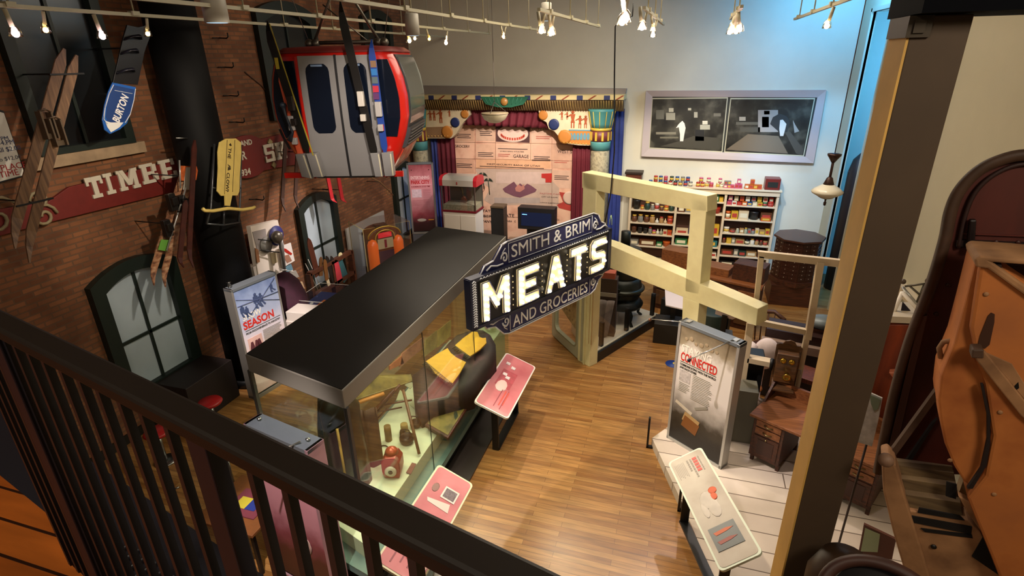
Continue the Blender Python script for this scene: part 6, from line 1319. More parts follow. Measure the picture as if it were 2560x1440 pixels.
part('plinth', MB().box((-.65, .6), (-.48, .5), (0, .3), J), mat('c8bc98', .5), t); part('speaker_top', MB().box((-.14, .14), (-.1, .12), (jz, jz+.05), J), mat('3a2420', .4), t)
# ================================================================ PALE HOUSE FRAME (open timber facade)
O = at(1460, 910, z=0); FE = fr_az((O.x, O.y, 0), 126)
if (CAM-FE.o).dot(FE.n) < 0: FE.n = -FE.n
t = thing('house_frame', 'large cream painted open timber house frame with square window opening', 'frame', FE.p(1.2, -.1, 0))
def e(x, y): return FE.px(x, y)
def bar(nm, pts, b0=-.20, b1=0, m=CREAMW, bev=.008): return part(nm, MB().poly([e(x, y) for x, y in pts], b0, b1, FE), m, t, bevel=bev)
edgem = mat('5a3c2c', .6)
# window opening: left post, top, right post
zT = e(1460, 432)[1]; 
part('corner_post', MB().box((e(1456, 500)[0], e(1490, 500)[0]), (-.22, 0), (0, zT), FE), CREAMW, t, bevel=.01)
bar('top_rail', [(1455, 430), (1768, 490), (1768, 530), (1700, 520), (1490, 477), (1455, 470)], -.24)
bar('right_post', [(1728, 495), (1768, 500), (1748, 738), (1712, 728)], -.24)
bar('long_beam', [(1456, 590), (1523, 612), (1895, 772), (1890, 815), (1520, 668), (1456, 648)], -.26)
bar('lower_post', [(1707, 742), (1748, 758), (1735, 900), (1735, 1000), (1700, 1000), (1702, 880)], -.22)
part('door_leaf_frame', MB().poly([(-.02, .0), (.02, 0), (.02, 1.8), (-.02, 1.8)], -.02, .02, FE), CREAMW, t)
# fluted grooves on the corner post
for a in (.10, .17): part('post_flute', MB().box((a, a+.012), (-.001, .004), (.5, 2.2), FE), mat('b08a5a', .6), t)
# window casing beyond the corner: leaf going away to the left
FD = fr_az((O.x, O.y, 0), 126-180+2)
q1 = at(1383, 838, z=0); d = Vector((q1.x-O.x, q1.y-O.y, 0)); FD = Fr((q1.x, q1.y, 0), -d, Z3)
if (CAM-FD.o).dot(FD.n) < 0: FD.n = -FD.n
Ld = d.length
t = thing('open_door_leaf', 'cream rounded door leaf with framed glass left of the house corner post', 'door', FD.p(Ld/2, 0, 0)); cg = mat('aaa890', .5)
def rrp(a0, a1, c0, c1, r): 
    P = []
    for cx, cy, s_ in ((a1-r, c0+r, -90), (a1-r, c1-r, 0), (a0+r, c1-r, 90), (a0+r, c0+r, 180)): P += [(cx+r*math.cos(R(s_+k*22.5)), cy+r*math.sin(R(s_+k*22.5))) for k in range(5)]
    return P
def frame_ring(o, i, b0, b1, f):
    mb = MB(); n = len(o)
    for k in range(n):
        j = (k+1) % n; P = []
        for b in (b0, b1): P += [f.p(o[k][0], b, o[k][1]), f.p(o[j][0], b, o[j][1]), f.p(i[j][0], b, i[j][1]), f.p(i[k][0], b, i[k][1])]
        mb.add(P, [(0, 1, 2, 3), (7, 6, 5, 4), (0, 4, 5, 1), (3, 2, 6, 7)])
    return mb
part('frame', frame_ring(rrp(0, Ld-.05, 0.02, 2.3, .05), rrp(.14, Ld-.25, .22, 2.15, .14), -.05, .03, FD), cg, t); part('bead', frame_ring(rrp(.14, Ld-.25, .22, 2.15, .14), rrp(.17, Ld-.28, .25, 2.12, .12), -.04, .045, FD), mat('8a8a70', .5), t)
part('glass', MB().box((.15, Ld-.26), (-.01, .0), (.24, 2.13), FD), ACRYL, t)
part('picture_behind', MB().poly([(.17, .8), (Ld-.4, .55), (Ld-.45, 1.7), (.2, 1.9)], -.06, -.03, FD), ramp_mat('brown_picture', [(.4, '6a5a34'), (.55, 'a89a6c'), (.65, '4a3a24')], scale=4), t)
part('mid_rail', MB().box((Ld-.30, Ld-.24), (-.05, .04), (.2, 2.15), FD), cg, t)
# thin secondary frame
FT = fr_az((0, 0, 0), 90); ft0 = at(1872, 800, X=1.0)
def tb(nm, A, B_, w_=.07): # square bar between world points
    return MB().tube([A, B_], w_*.72, 4)
PY = 8.0
pA = at(1898, 638, Y=PY); pB = at(2108, 662, Y=PY); pC = at(1880, 800, Y=PY); pD = at(2040, 850, Y=PY)
thm = mat('c9b594', .55, noise=.06)
FH = Fr((0, PY, 0), (1, 0, 0), Z3, (0, -1, 0))
t = thing('open_window_frame', 'slender pale bare window frame standing in front of the octagonal cabinet', 'frame', FH.p((pA.x+pB.x)/2, 0, 0))
def hb(nm, pts, b0=-.08, b1=0.0): part(nm, MB().poly([FH.px(x, y) for x, y in pts], b0, b1, FH), thm, t, bevel=.004)
hb('top_rail', [(1895, 629), (2110, 652), (2107, 670), (1898, 645)]); hb('left_stile', [(1897, 640), (1911, 642), (1896, 770), (1884, 768)]); hb('right_stile', [(2043, 655), (2061, 657), (2028, 850), (2012, 848)], -.08, .02)
hb('bottom_rail', [(1890, 800), (2018, 826), (2016, 838), (1886, 812)]); hb('tall_stile', [(2012, 840), (2026, 842), (1996, 985), (1984, 984)]); hb('left_lower_stile', [(1868, 806), (1886, 810), (1856, 1010), (1840, 1005)], -.08, .03); hb('sill', [(1868, 893), (1936, 906), (1934, 918), (1866, 905)], -.12, .03)
part('base_post', MB().box((FH.px(1840, 1000)[0]-.05, FH.px(1856, 1000)[0]+.07), (-.1, .05), (.15, FH.px(1850, 1000)[1]), FH), mat('8a8570', .6), t)
# ================================================================ PLATFORMS
plm = brick_mat('whitewashed_planks', 'd6c8b8', 'c4b4a4', '6a5a4c', 1, (0, 1), bw=4, bh=.30, ms=.008, rough=.6, noise_amt=.10, bump=.2)
P1 = at(1630, 1095, z=.15); P2 = at(1700, 1245, z=.15); P3 = at(1790, 1460, z=.15)
mb = MB().prism([(P1.x, P1.y, 0), (P2.x, P2.y, 0), (P3.x, P3.y, 0), (XR-.02, P3.y-.3, 0), (XR-.02, 8.2, 0), (P1.x+.5, 8.1, 0)], (0, 0, .15))
solo('white_platform', 'low platform of whitewashed planks under the desk at lower right', 'platform', mb, plm)
pp = [at(1485, 885, z=.15), at(1618, 812, z=.15)]
a0 = Vector((-1.38, 9.62, 0)); a1 = Vector((-.30, 11.75, 0)); 
mb = MB().prism([a0, a1, a1+Vector((-1.9, .9, 0)), a0+Vector((-.7, 1.15, 0))], (0, 0, .22)); solo('stove_platform', 'low white tiled platform with black edge carrying the iron stove', 'platform', mb, mat('cfc6ae', .5, noise=.05))
FZ = Fr(a0, a1-a0, Z3); 
if (CAM-FZ.o).dot(FZ.n) < 0: FZ.n = -FZ.n
LZ = (a1-a0).length
solo('black_kick_rail', 'black metal kick strip along the edge of the stove platform', 'trim', MB().box((-.05, LZ+.05), (.005, .06), (0, .20), FZ), M_BLACK)
solo('black_bench', 'long low black partition behind the stove platform, in front of the counter', 'partition', MB().box((.02, 1.5), (0, .18), (0, .62), Fr((-.28, 11.7, 0), (1, -.35, 0), Z3, (.33, .94, 0))), mat('12100e', .5), bevel=.01)
for k, s_ in enumerate((.12, .50, .93)):
    part_t = solo('barrier_post', ['nearest', 'middle', 'farthest'][k]+' slim black post on the stove platform edge', 'post', MB().box((LZ*s_-.035, LZ*s_+.035), (-.10, -.02), (.221, .75), FZ), mat('1e1a14', .4), 'black posts of the stove barrier', bevel=.004)
solo('barrier_glass', 'clear barrier pane along the stove platform', 'glass panel', MB().box((.1, LZ), (-.02, -.012), (.221, .95), FZ), ACRYL)
# pot belly stove
sp = at(1555, 745, z=.7)
t = thing('iron_stove', 'dark iron pot-bellied stove on the white platform behind the lit sign', 'stove', (sp.x, sp.y, .22)); im = mat('141a16', .42, .3, noise=.2)
part('base', MB().lathe((sp.x, sp.y, .22), [(.30, .28), (.44, .34), (.46, .40), (.40, .48), (.36, .52)], 28), im, t); part('belly', MB().lathe((sp.x, sp.y, .22), [(.34, .50), (.40, .62), (.42, .75), (.38, .92), (.34, 1.0)], 28), im, t)
part('ring_band', MB().lathe((sp.x, sp.y, .22), [(.43, .70), (.47, .74), (.47, .77), (.42, .80)], 28), mat('2a2c24', .3, .6), t); part('drum', MB().lathe((sp.x, sp.y, .22), [(.33, .98), (.35, 1.05), (.34, 1.5), (.30, 1.58)], 28), im, t); part('lid', MB().lathe((sp.x, sp.y, .22), [(.36, 1.56), (.34, 1.62), (.1, 1.68), (.02, 1.70)], 28), im, t)
part('flue', MB().lathe((sp.x, sp.y, .22), [(.10, 1.65), (.10, 2.0)], 16), im, t)
for k in range(4):
    an = k*math.pi/2+.6; c = Vector((math.cos(an), math.sin(an), 0)); b = Vector((sp.x, sp.y, .22)); part('leg', MB().tube([b+c*.30+Vector((0, 0, .36)), b+c*.44+Vector((0, 0, .22)), b+c*.42+Vector((0, 0, .08)), b+c*.50+Vector((0, 0, .0))], [.05, .045, .03, .035], 8), im, t)
part('door', MB().box((-.12, .12), (.40, .44), (.62, .86), Fr((sp.x, sp.y, .22), (math.cos(-.3), math.sin(-.3), 0), Z3, (math.sin(-.3), -math.cos(-.3), 0))), im, t, bevel=.01)
# hanging apron on a rack left of stove
p = at(1500, 800, z=.6)
t = thing('apron_on_rack', 'long grey apron hanging on a dark rack beside the stove', 'apron', (p.x, p.y, .22)); 
part('apron', MB().grid(lambda u, v: Vector((p.x-.16+.42*u*(1-.25*v)+.02*math.sin(u*14), p.y+.02*math.cos(u*14)-.05*v, 1.05-.78*v-.12*math.sin(u*math.pi)*v)), 18, 8, th=(0, .012, 0)), mat('7a706c', .8, noise=.2), t)
part('rack', MB().box((p.x-.20, p.x+.30), (p.y+.05, p.y+.30), (.22, 1.5)), mat('3a2a22', .6), t, bevel=.01); part('red_box', MB().box((p.x-.1, p.x+.25), (p.y+.06, p.y+.28), (1.5, 1.62)), mat('a0503c', .6), t); part('shelf_edge', MB().box((p.x-.2, p.x+.30), (p.y+.03, p.y+.05), (1.12, 1.2)), mat('8a8478', .5), t)
# grey-violet cabinet behind
# white reader boards behind the frame
for (P4, lab) in (([(1662, 715), (1712, 728), (1708, 772), (1664, 762)], 'white slanted reader board in front of the counter, left of the lower post'), ([(1790, 770), (1842, 790), (1832, 796), (1788, 782)], 'white slanted reader board in front of the counter, right of the lower post')):
    Q4 = [at(x, y, z=(1.0 if i < 2 else .86)) for i, (x, y) in enumerate(P4)]
    tt2 = thing('white_reader', lab, 'reader rail', ((Q4[0].x+Q4[2].x)/2, (Q4[0].y+Q4[2].y)/2, 0)); part('board', MB().prism(Q4, (0, 0, -.03)), mat('d8ccd0', .5), tt2, bevel=.004); c = sum(Q4, Vector())/4; part('stand', MB().box((c.x-.05, c.x+.05), (c.y-.03, c.y+.03), (0, c.z-.04)), M_BLACK, tt2)
# clutter under / in front of the counter: dark boxes, green drum
for (x, y, z_, sx, sy, sz, cl_, nm, lab) in ((1620, 850, 0, .8, .5, .45, '1a1612', 'black_chest', 'low black chest in front of the shop counter'), (1770, 800, 0, .5, .5, .75, '1c2c26', 'green_drum', 'dark green drum behind the lower post of the house frame'), (1790, 880, 0, .6, .5, .30, '5a5650', 'grey_box', 'grey box on the floor behind the info panel')):
    p = at(x, y, z=0)+(Vector((0, -1.5, 0)) if 'drum' in nm else Vector((.5, -.1, 0)) if 'chest' in nm else Vector((0, 0, 0))); solo(nm, lab, 'box', MB().box((p.x-sx/2, p.x+sx/2), (p.y, p.y+sy), (0, sz)) if 'drum' not in nm else MB().lathe((p.x, p.y+.3, 0), [(.28, 0), (.28, sz), (.25, sz+.02)], 20), mat(cl_, .6), bevel=.01)
# blue floor dot
p = at(1683, 910, z=0)
t = thing('floor_decal', 'round blue floor sticker with yellow marks left of the info panel', 'sticker', (p.x, p.y, 0)); part('disc', MB().lathe((p.x, p.y, .0), [(.15, .001), (.15, .003)], 28), mat('1c3c8c', .5), t)
part('yellow_shoe_print', MB().ball((p.x+.02, p.y+.03, .004), .035, sy=1.4, sz=.02, seg=10, rings=4), mat('c9b25c', .5), t); part('yellow_shoe_print', MB().ball((p.x+.05, p.y-.07, .004), .035, sy=1.2, sz=.02, seg=10, rings=4), mat('c9b25c', .5), t)
# barrier stubs on the platform edge
for (x, y, lab) in ((1621, 1112, 'short black metal upright on the platform edge left of the info panel'), (1700, 1270, 'short black metal upright under the beige reader board')):
    p = at(x, y, z=.05); t = thing('edge_upright', lab, 'post', (p.x, p.y, 0)); part('bar', MB().box((p.x-.03, p.x+.0), (p.y-.02, p.y+.03), (0, .55)), M_BLACK, t, bevel=.003); part('foot', MB().box((p.x-.03, p.x+.16), (p.y-.02, p.y+.03), (0, .03)), M_BLACK, t)
solo('grey_pedestal', 'tall grey box pedestal behind the info panel, left of the desk', 'pedestal', MB().box((1.0, 1.32), (7.55, 7.9), (.15, 1.05)), mat('6f6c5c', .6), bevel=.006)
# ================================================================ DESK
dA = at(1868, 1147, z=.15); dB = at(2168, 1292, z=.15)
FDk = Fr((dA.x, dA.y, .15), dB-dA, Z3)
if (CAM-FDk.o).dot(FDk.n) < 0: FDk.n = -FDk.n
t = thing('wooden_desk', 'brown wooden office desk with pedestal drawers on the white platform', 'desk', FDk.p(.8, -.35, 0)); W_ = (dB-dA).length
part('top', MB().box((-.06, W_+.06), (-.78, .04), (.74, .78), FDk), W_MID, t, bevel=.006)
def ped(a0):
    b = part('pedestal', MB().box((a0, a0+.42), (-.72, 0), (.10, .74), FDk), W_DARK, t, bevel=.006)
    for c0, c1 in ((.62, .72), (.50, .60)):
        dr = part('drawer', MB().box((a0+.04, a0+.38), (0, .015), (c0, c1), FDk), W_MID, t, bevel=.004); part('drawer_pull', MB().tube([FDk.p(a0+.15, .018, (c0+c1)/2), FDk.p(a0+.21, .04, (c0+c1)/2-.01), FDk.p(a0+.27, .018, (c0+c1)/2)], .010, 6), mat('8a7a50', .3, .8), dr)
    dd = part('door', MB().box((a0+.04, a0+.38), (0, .012), (.14, .47), FDk), W_DARK, t, bevel=.004); part('door_panel', MB().box((a0+.10, a0+.32), (.012, .018), (.19, .42), FDk), mat('3a1c10', .5), dd); part('door_pull', MB().ball(FDk.p(a0+.21, .03, .45), .014, seg=8, rings=5), mat('8a7a50', .3, .8), dd)
    for a in (a0+.02, a0+.38):
        for b_ in (-.03, -.68): part('foot', MB().box((a, a+.045), (b_-.04, b_), (0, .11), FDk), W_DARK, t)
ped(0.0); ped(W_-.42)
part('front_apron', MB().box((.42, W_-.42), (-.68, -.64), (.36, .74), FDk), W_DARK, t)
part('back_gallery', MB().box((-.06, W_+.06), (-.78, -.73), (.78, .98), FDk), W_MID, t, bevel=.005); part('gallery_end', MB().prism([FDk.p(-.06, -.78, .78), FDk.p(-.06, -.38, .78), FDk.p(-.06, -.66, 1.0), FDk.p(-.06, -.78, 1.0)], FDk.u*.03), W_DARK, t)
# wall telephone hung on a stand
pT = at(1965, 912, Y=7.9)
FTp = fr_az((pT.x, pT.y, pT.z), 98)
if (CAM-FTp.o).dot(FTp.n) < 0: FTp.n = -FTp.n
t = thing('antique_telephone', 'antique wooden wall telephone with brass bells and mouthpiece', 'telephone', FTp.p(0, 0, -.35)); tw_ = wood('telephone_oak', '3a2410', '6a4420', 0, coat=.3)
part('backboard', MB().poly([(-.17, -.42), (.17, -.42), (.17, .30), (.13, .33), (.09, .33), (.06, .38), (0, .40), (-.06, .38), (-.09, .33), (-.13, .33), (-.17, .30)], -.03, 0, FTp), tw_, t, bevel=.006); part('box', MB().box((-.14, .14), (0, .16), (-.22, .24), FTp), tw_, t, bevel=.012); part('shelf', MB().prism([FTp.p(-.15, 0, -.26), FTp.p(.15, 0, -.26), FTp.p(.15, .22, -.34), FTp.p(-.15, .22, -.34)], (0, 0, .02)), tw_, t); part('lower_box', MB().box((-.13, .13), (0, .10), (-.42, -.27), FTp), tw_, t, bevel=.008)
for a in (-.055, .055): part('bell', MB().ball(FTp.p(a, .17, .14), .042, sy=.6, seg=14, rings=8, fr=FTp), mat('c9a23c', .2, .9), t)
part('mouthpiece', MB().lathe(FTp.p(.02, .16, -.06), [(.03, 0), (.025, .06), (.05, .10), (.058, .12), (.03, .115), (.01, .10)], 18, FTp.n), mat('b89640', .25, .9), t); part('receiver', MB().tube([FTp.p(-.19, .06, .08), FTp.p(-.19, .06, -.10)], [.032, .022], 10), M_BLACK, t); part('crank', MB().tube([FTp.p(.14, .08, .0), FTp.p(.20, .08, .0), FTp.p(.20, .12, -.05)], .008, 6), M_STEEL, t)
part('stand', MB().box((-.05, .05), (-.14, -.03), (-(pT.z-.15), .2), FTp), mat('3a2c20', .6), t)
# chair + small table with red wood behind the telephone
pc2 = at(2045, 930, z=1.0)
t = thing('red_wood_table', 'small reddish wooden table leg and top behind the telephone', 'table', (pc2.x, pc2.y, .15)); FA = fr_az((pc2.x, pc2.y, .15), 115)
part('top', MB().box((-.3, .4), (-.2, .25), (.72, .80), FA), W_RED, t, bevel=.01)
for a, b in ((-.28, -.24), (-.28, .24), (.42, -.24), (.42, .24)): part('leg', MB().tube([FA.p(a, b, .72), FA.p(a, b, .4), FA.p(a, b, 0)], [.04, .03, .025], 10), W_RED, t)
# switchboard / dark desk with pale ledge behind thin frame
pd = at(1960, 760, z=1.15)
t = thing('dark_switchboard', 'wide dark wooden cabinet with a pale pinkish ledge behind the slender frame', 'cabinet', (2.6, 9.6, 0)); FB2 = Fr((1.55, 9.25, 0), (1, -.20, 0), Z3, (-.196, -.98, 0))
part('body', MB().box((0, 1.9), (-.55, 0), (.02, .98), FB2), mat('22140e', .6), t, bevel=.01); part('ledge', MB().box((-.05, 1.95), (-.06, .05), (.98, 1.13), FB2), mat('8a7468', .6), t, bevel=.006); part('upper_shelf', MB().box((0, 1.9), (-.55, -.06), (1.13, 1.28), FB2), mat('2c120e', .5), t)
t = thing('office_chair', 'dark wooden swivel chair standing in front of the octagonal cabinet', 'chair', (1.75, 10.2, 0)); cx, cy = 1.75, 10.2
part('seat', MB().lathe((cx, cy, .45), [(.26, 0), (.28, .03), (.24, .06)], 20), W_DARK, t); part('backrest', MB().tube([(cx-.26, cy+.1, 1.02), (cx-.2, cy+.28, 1.08), (cx+.1, cy+.32, 1.08), (cx+.26, cy+.12, 1.02)], .04, 8, flat=1), W_DARK, t)
for k in range(5): a = -.2+.1*k; part('spindle', MB().tube([(cx+a*.9, cy+.22, .5), (cx+a*1.1, cy+.28, 1.05)], .012, 6), W_DARK, t)
for k in range(4): an = k*math.pi/2+.7; part('leg', MB().tube([(cx, cy, .25), (cx+.3*math.cos(an), cy+.3*math.sin(an), .02)], .025, 8), W_DARK, t)
part('column', MB().tube([(cx, cy, .2), (cx, cy, .47)], .035, 10), W_DARK, t)
t = thing('desk_fan_lamp', 'curved pale blue shade of a machine on the dark cabinet before the drawers', 'machine', (2.45, 9.5, 1.28)); part('shade', MB().ball((2.45, 9.5, 1.42), .26, sy=.8, sz=.45, seg=16, rings=8), mat('6a747a', .4, .2), t); part('base', MB().box((2.25, 2.7), (9.35, 9.7), (1.281, 1.34)), W_DARK, t); part('roller', MB().tube([(2.75, 9.5, 1.45), (3.05, 9.5, 1.45)], .14, 12), mat('1c1614', .5), t)
# white cloth + papers behind the thin frame
p = at(1905, 850, z=.9)+Vector((0, -.6, 0))
solo('white_blouse', 'crumpled white blouse on a dress form behind the slender frame', 'blouse', MB().ball((p.x, p.y, .95), .26, sx=.8, sy=.6, sz=1.1, seg=16, rings=10).tube([(p.x-.18, p.y, 1.1), (p.x-.32, p.y-.05, .9), (p.x-.26, p.y-.1, .74)], [.08, .07, .05], 8).tube([(p.x+.18, p.y, 1.1), (p.x+.30, p.y-.05, .9), (p.x+.30, p.y-.1, .74)], [.08, .07, .05], 8).lathe((p.x, p.y, .0), [(.16, 0), (.02, .03), (.02, .75), (.1, .8)], 12), mat('d8c8c8', .8, noise=.12, bump=.4))
solo('black_typewriter_case', 'upright black case left of the telephone behind the slender frame', 'case', MB().box((1.15, 1.42), (8.1, 8.4), (.15, 1.35)), mat('0c0d0e', .5), bevel=.02)
for x, y, lab in ((2010, 985, 'white paper sheets on the floor under the telephone'),):
    p = at(x, y, z=.16); solo('paper_sheet', lab, 'paper', MB().box((p.x-.2, p.x+.2), (p.y-.2, p.y+.25), (.151, .156)), mat('e0d0c4', .6))
p = at(1870, 965, z=.6); t = thing('bentwood_chair', 'brown bentwood chair with orange seat between the panel and the desk', 'chair', (p.x, p.y, .15))
part('seat', MB().lathe((p.x, p.y, .58), [(.2, 0), (.22, .02), (.18, .04)], 20), mat('a8683a', .5), t)
for k in range(4): an = k*math.pi/2+.5; part('leg', MB().tube([(p.x+.16*math.cos(an), p.y+.16*math.sin(an), .58), (p.x+.2*math.cos(an), p.y+.2*math.sin(an), .15)], .016, 8), mat('1c120e', .4), t)
part('back', MB().tube([(p.x-.17, p.y+.12, .6), (p.x-.18, p.y+.2, .98), (p.x, p.y+.22, 1.06), (p.x+.18, p.y+.2, .98), (p.x+.17, p.y+.12, .6)], .016, 8), mat('1c120e', .4), t)
# ================================================================ OBJECTS INSIDE THE BIG CASE
ZD = .625
def cz(pts, z0, z1=None):
    """points on a plane rising linearly along the list's own heights"""
    return [at(x, y, z=z) for (x, y), z in zip(pts, z0)]
def zl(y, ya, za, yb, zb_): return za+(zb_-za)*(y-ya)/(yb-ya)
# dress form lying on a sloping cradle
def dz(y): return zl(y, 825, 1.50, 1040, .86)
def dpl(pts, up=0): return [at(x, y, z=dz(y)+up) for x, y in pts]
t = thing('dress_cradle', 'dark brown draped display form inside the glass case, under the yellow dress', 'display form', at(1150, 930, z=ZD))
form = [(1184, 824), (1208, 826), (1226, 838), (1239, 862), (1240, 880), (1225, 912), (1184, 972), (1120, 1000), (1052, 1034), (1036, 1010), (1030, 940), (1062, 915), (1100, 884), (1121, 858), (1142, 838)]
D0 = dpl(form); low = [Vector((p.x, p.y, max(ZD, p.z-.35))) for p in D0]; c = sum(D0, Vector())/len(D0)
mid = [p.lerp(c, .18)+Vector((0, 0, .05)) for p in D0]
mb = MB(); mb.loft([low, D0, mid], smooth=True); part('draped_form', mb, ramp_mat('brown_drape', [(.3, '1c120c'), (.55, '30201c'), (.75, '5a3c3c')], scale=3, rough=.7), t)
t = thing('yellow_dress', 'yellow fringed two piece dance dress lying in the glass case', 'dress', at(1150, 900, z=1.3)); ylw = mat('b08412', .7, noise=.08, nscale=14)
def flat_cloth(nm, pts, up, m, par):
    P = dpl(pts, up); return part(nm, MB().prism(P, (0, 0, .02)), m, par)
tp_ = flat_cloth('bodice', [(1182, 831), (1194, 833), (1199, 845), (1207, 848), (1215, 847), (1216, 860), (1200, 876), (1186, 886), (1175, 893), (1163, 887), (1150, 878), (1138, 866), (1158, 848)], .085, ylw, t)
sk = flat_cloth('skirt', [(1119, 873), (1127, 885), (1142, 897), (1165, 908), (1150, 935), (1132, 960), (1121, 958), (1105, 948), (1088, 936), (1075, 918), (1065, 906), (1092, 888)], .085, ylw, t)
frg = mat('3a3424', .9)
def fringe(par, x0, y0, x1, y1, n, dx, dy):
    mb = MB()
    for k in range(n):
        f = k/(n-1); x = x0+(x1-x0)*f; y = y0+(y1-y0)*f; P = dpl([(x, y), (x+2.2, y+1.2), (x+dx+random.uniform(-1.5, 1.5), y+dy)], .088); mb.prism(P, (0, 0, .018))
    part('fringe', mb, frg, par, kind='stuff')
fringe(tp_, 1138, 866, 1175, 893, 16, -8, 8); fringe(sk, 1065, 906, 1132, 962, 26, -8, 8)
part('seam', MB().prism(dpl([(1181, 836), (1182, 836), (1187, 884), (1186, 884)], .106), (0, 0, .003)), mat('6a4a08', .7), tp_)
# pale green end block with glass globe
b4 = [at(x, y, z=1.28) for x, y in ((1200, 822), (1266, 818), (1272, 842), (1210, 846))]
solo('pale_green_block', 'pale green display block at the far end inside the glass case', 'display block', MB().prism([Vector((-3.3, 8.0, .41)), Vector((-2.87, 7.72, .41)), Vector((-2.87, 8.5, .41)), Vector((-3.3, 8.52, .41))], (0, 0, .74)), mat('b4c09a', .6))
solo('glass_globe', 'round clear glass globe on the pale green block in the case', 'globe', MB().ball((-3.02, 8.2, 1.15+.13), .13, seg=20, rings=14), glass_mat('globe_glass', (.8, .8, .7), .3))
def prop(nm, lab, cat, mb, m, **k): return solo(nm, lab, cat, mb, m, **k)
def zpoly(pts, z, th): return MB().prism([at(x, y, z=z) for x, y in pts], (0, 0, th))
# tilted olive brown board
P = [at(1027, 937, z=1.10), at(1032, 954, z=1.05), at(888, 1002, z=1.2), at(940, 940, z=1.35)]
prop('olive_board', 'stiff olive brown board tilted in the case beside the dress form', 'map', MB().prism(P, (0, 0, .012)), ramp_mat('olive_board_mottle', [(.35, '4a4220'), (.55, '7a6a34'), (.7, '6a5a2c')], scale=4))
# boards standing in for reflections in the back glass
for i, (pts, cl_, lab) in enumerate([([(1128, 800), (1127, 840), (1095, 868), (1096, 826)], '9a8a4c', 'pale yellow board imitating a reflection in the back glass, farthest of the row'), ([(1093, 826), (1092, 868), (1062, 892), (1064, 850)], '8a7c4c', 'yellowish board imitating a reflection in the back glass, second from the far end'), ([(1060, 842), (1056, 872), (1000, 918), (1006, 884)], '8a5a48', 'pinkish brown board imitating a reflection in the back glass behind the dress'), ([(1004, 890), (1010, 908), (975, 925), (975, 915)], '9a5a3c', 'small orange brown board imitating a reflection in the back glass near the olive board')]):
    Q4 = [at(x, y, X=-4.0) for x, y in pts]; prop('reflection_board', lab, 'board', MB().prism(Q4, (-.02, 0, 0)), mat(cl_, .6, noise=.3, nscale=6), group='boards imitating reflections inside the case')
# folding frame
t = thing('folding_frame', 'dark wooden folding frame with crossed bars inside the case', 'frame', at(930, 1030, z=ZD)); 
part('orange_bar', MB().tube([at(884, 1010, z=1.15), at(960, 984, z=1.15)], .03, 4), mat('b87838', .5), t)
for (x0, y0, za), (x1, y1, zb_), r_ in (((884, 1010, 1.15), (902, 1075, ZD+.02), .016), ((905, 1060, ZD+.03), (985, 975, 1.2), .026), ((925, 1050, ZD+.03), (1000, 962, 1.2), .026), ((895, 1040, .8), (1005, 1018, .8), .012), ((960, 1012, .9), (1030, 1000, .9), .014), ((945, 1045, ZD+.02), (968, 1020, .8), .012)):
    part('crossed_bar', MB().tube([at(x0, y0, z=za), at(x1, y1, z=zb_)], r_, 4), W_DARK, t)
prop('wooden_staff', 'long thin brown wooden staff leaning across the middle of the case', 'staff', MB().tube([at(1008, 975, z=1.25), at(1048, 1135, z=ZD+.03)], .022, 6), mat('5a3a20', .5, noise=.2))
# dark coat at the near corner
p0 = at(862, 1100, z=1.3)
t = thing('black_leather_coat', 'black leather coat on a stand at the near left corner of the case', 'coat', (p0.x, p0.y, .62)); lth = mat('10120f', .3, noise=.3, bump=.3)
part('coat_body', MB().lathe((p0.x, p0.y, .62), [(.26, 0), (.25, .5), (.23, .9), (.24, 1.15), (.16, 1.32), (.06, 1.38)], 18, squash=.7), lth, t); part('sleeve', MB().tube([(p0.x-.20, p0.y+.02, 1.85), (p0.x-.30, p0.y+.02, 1.4), (p0.x-.28, p0.y-.08, 1.0)], [.09, .075, .06], 10), lth, t)
part('collar', MB().lathe((p0.x, p0.y, 1.94), [(.09, 0), (.12, .06), (.10, .07)], 14), lth, t); part('gold_braid', MB().tube([(p0.x+.05, p0.y-.17, 1.6), (p0.x+.07, p0.y-.19, 1.2), (p0.x+.07, p0.y-.19, .8)], .016, 6), mat('a8863c', .5), t)
p0 = at(905, 1110, z=1.05); prop('brown_cloth', 'long brown cloth hanging beside the black coat in the case', 'cloth', MB().grid(lambda u, v: Vector((p0.x-.12+.3*u, p0.y-.1+.25*u+.02*math.sin(u*16), 1.55-.9*v)), 16, 6, th=(.012, 0, 0)), mat('3a2416', .8, noise=.25))
# red lantern, pots and small finds
a = at(985, 1180, z=ZD)
t = thing('red_lantern', 'small red railway lantern with white ringed lens near the front of the case', 'lantern', (a.x, a.y, ZD)); f_ = fr_az((a.x, a.y, ZD), 75); rl = mat('8a2018', .35, .3)
part('body', MB().poly([(-.10, 0), (.10, 0), (.12, .10), (.12, .24), (.07, .32), (-.07, .32), (-.12, .24), (-.12, .10)], -.10, .12, f_), rl, t, bevel=.015); part('hood', MB().lathe(f_.p(0, 0, .32), [(.09, 0), (.07, .05), (.02, .08)], 14), mat('a8442c', .3, .3), t)
ln_ = (CAM-f_.o); s_ = 1 if ln_.dot(f_.n) > 0 else -1
part('lens_ring', MB().lathe(f_.p(0, s_*.12, .12), [(.075, 0), (.078, .02), (.05, .03)], 18, f_.n*s_), mat('c8c0b0', .4), t); part('lens', MB().ball(f_.p(0, s_*.135, .12), .045, sy=.5, seg=12, rings=8, fr=f_), mat('2a1420', .2), t)
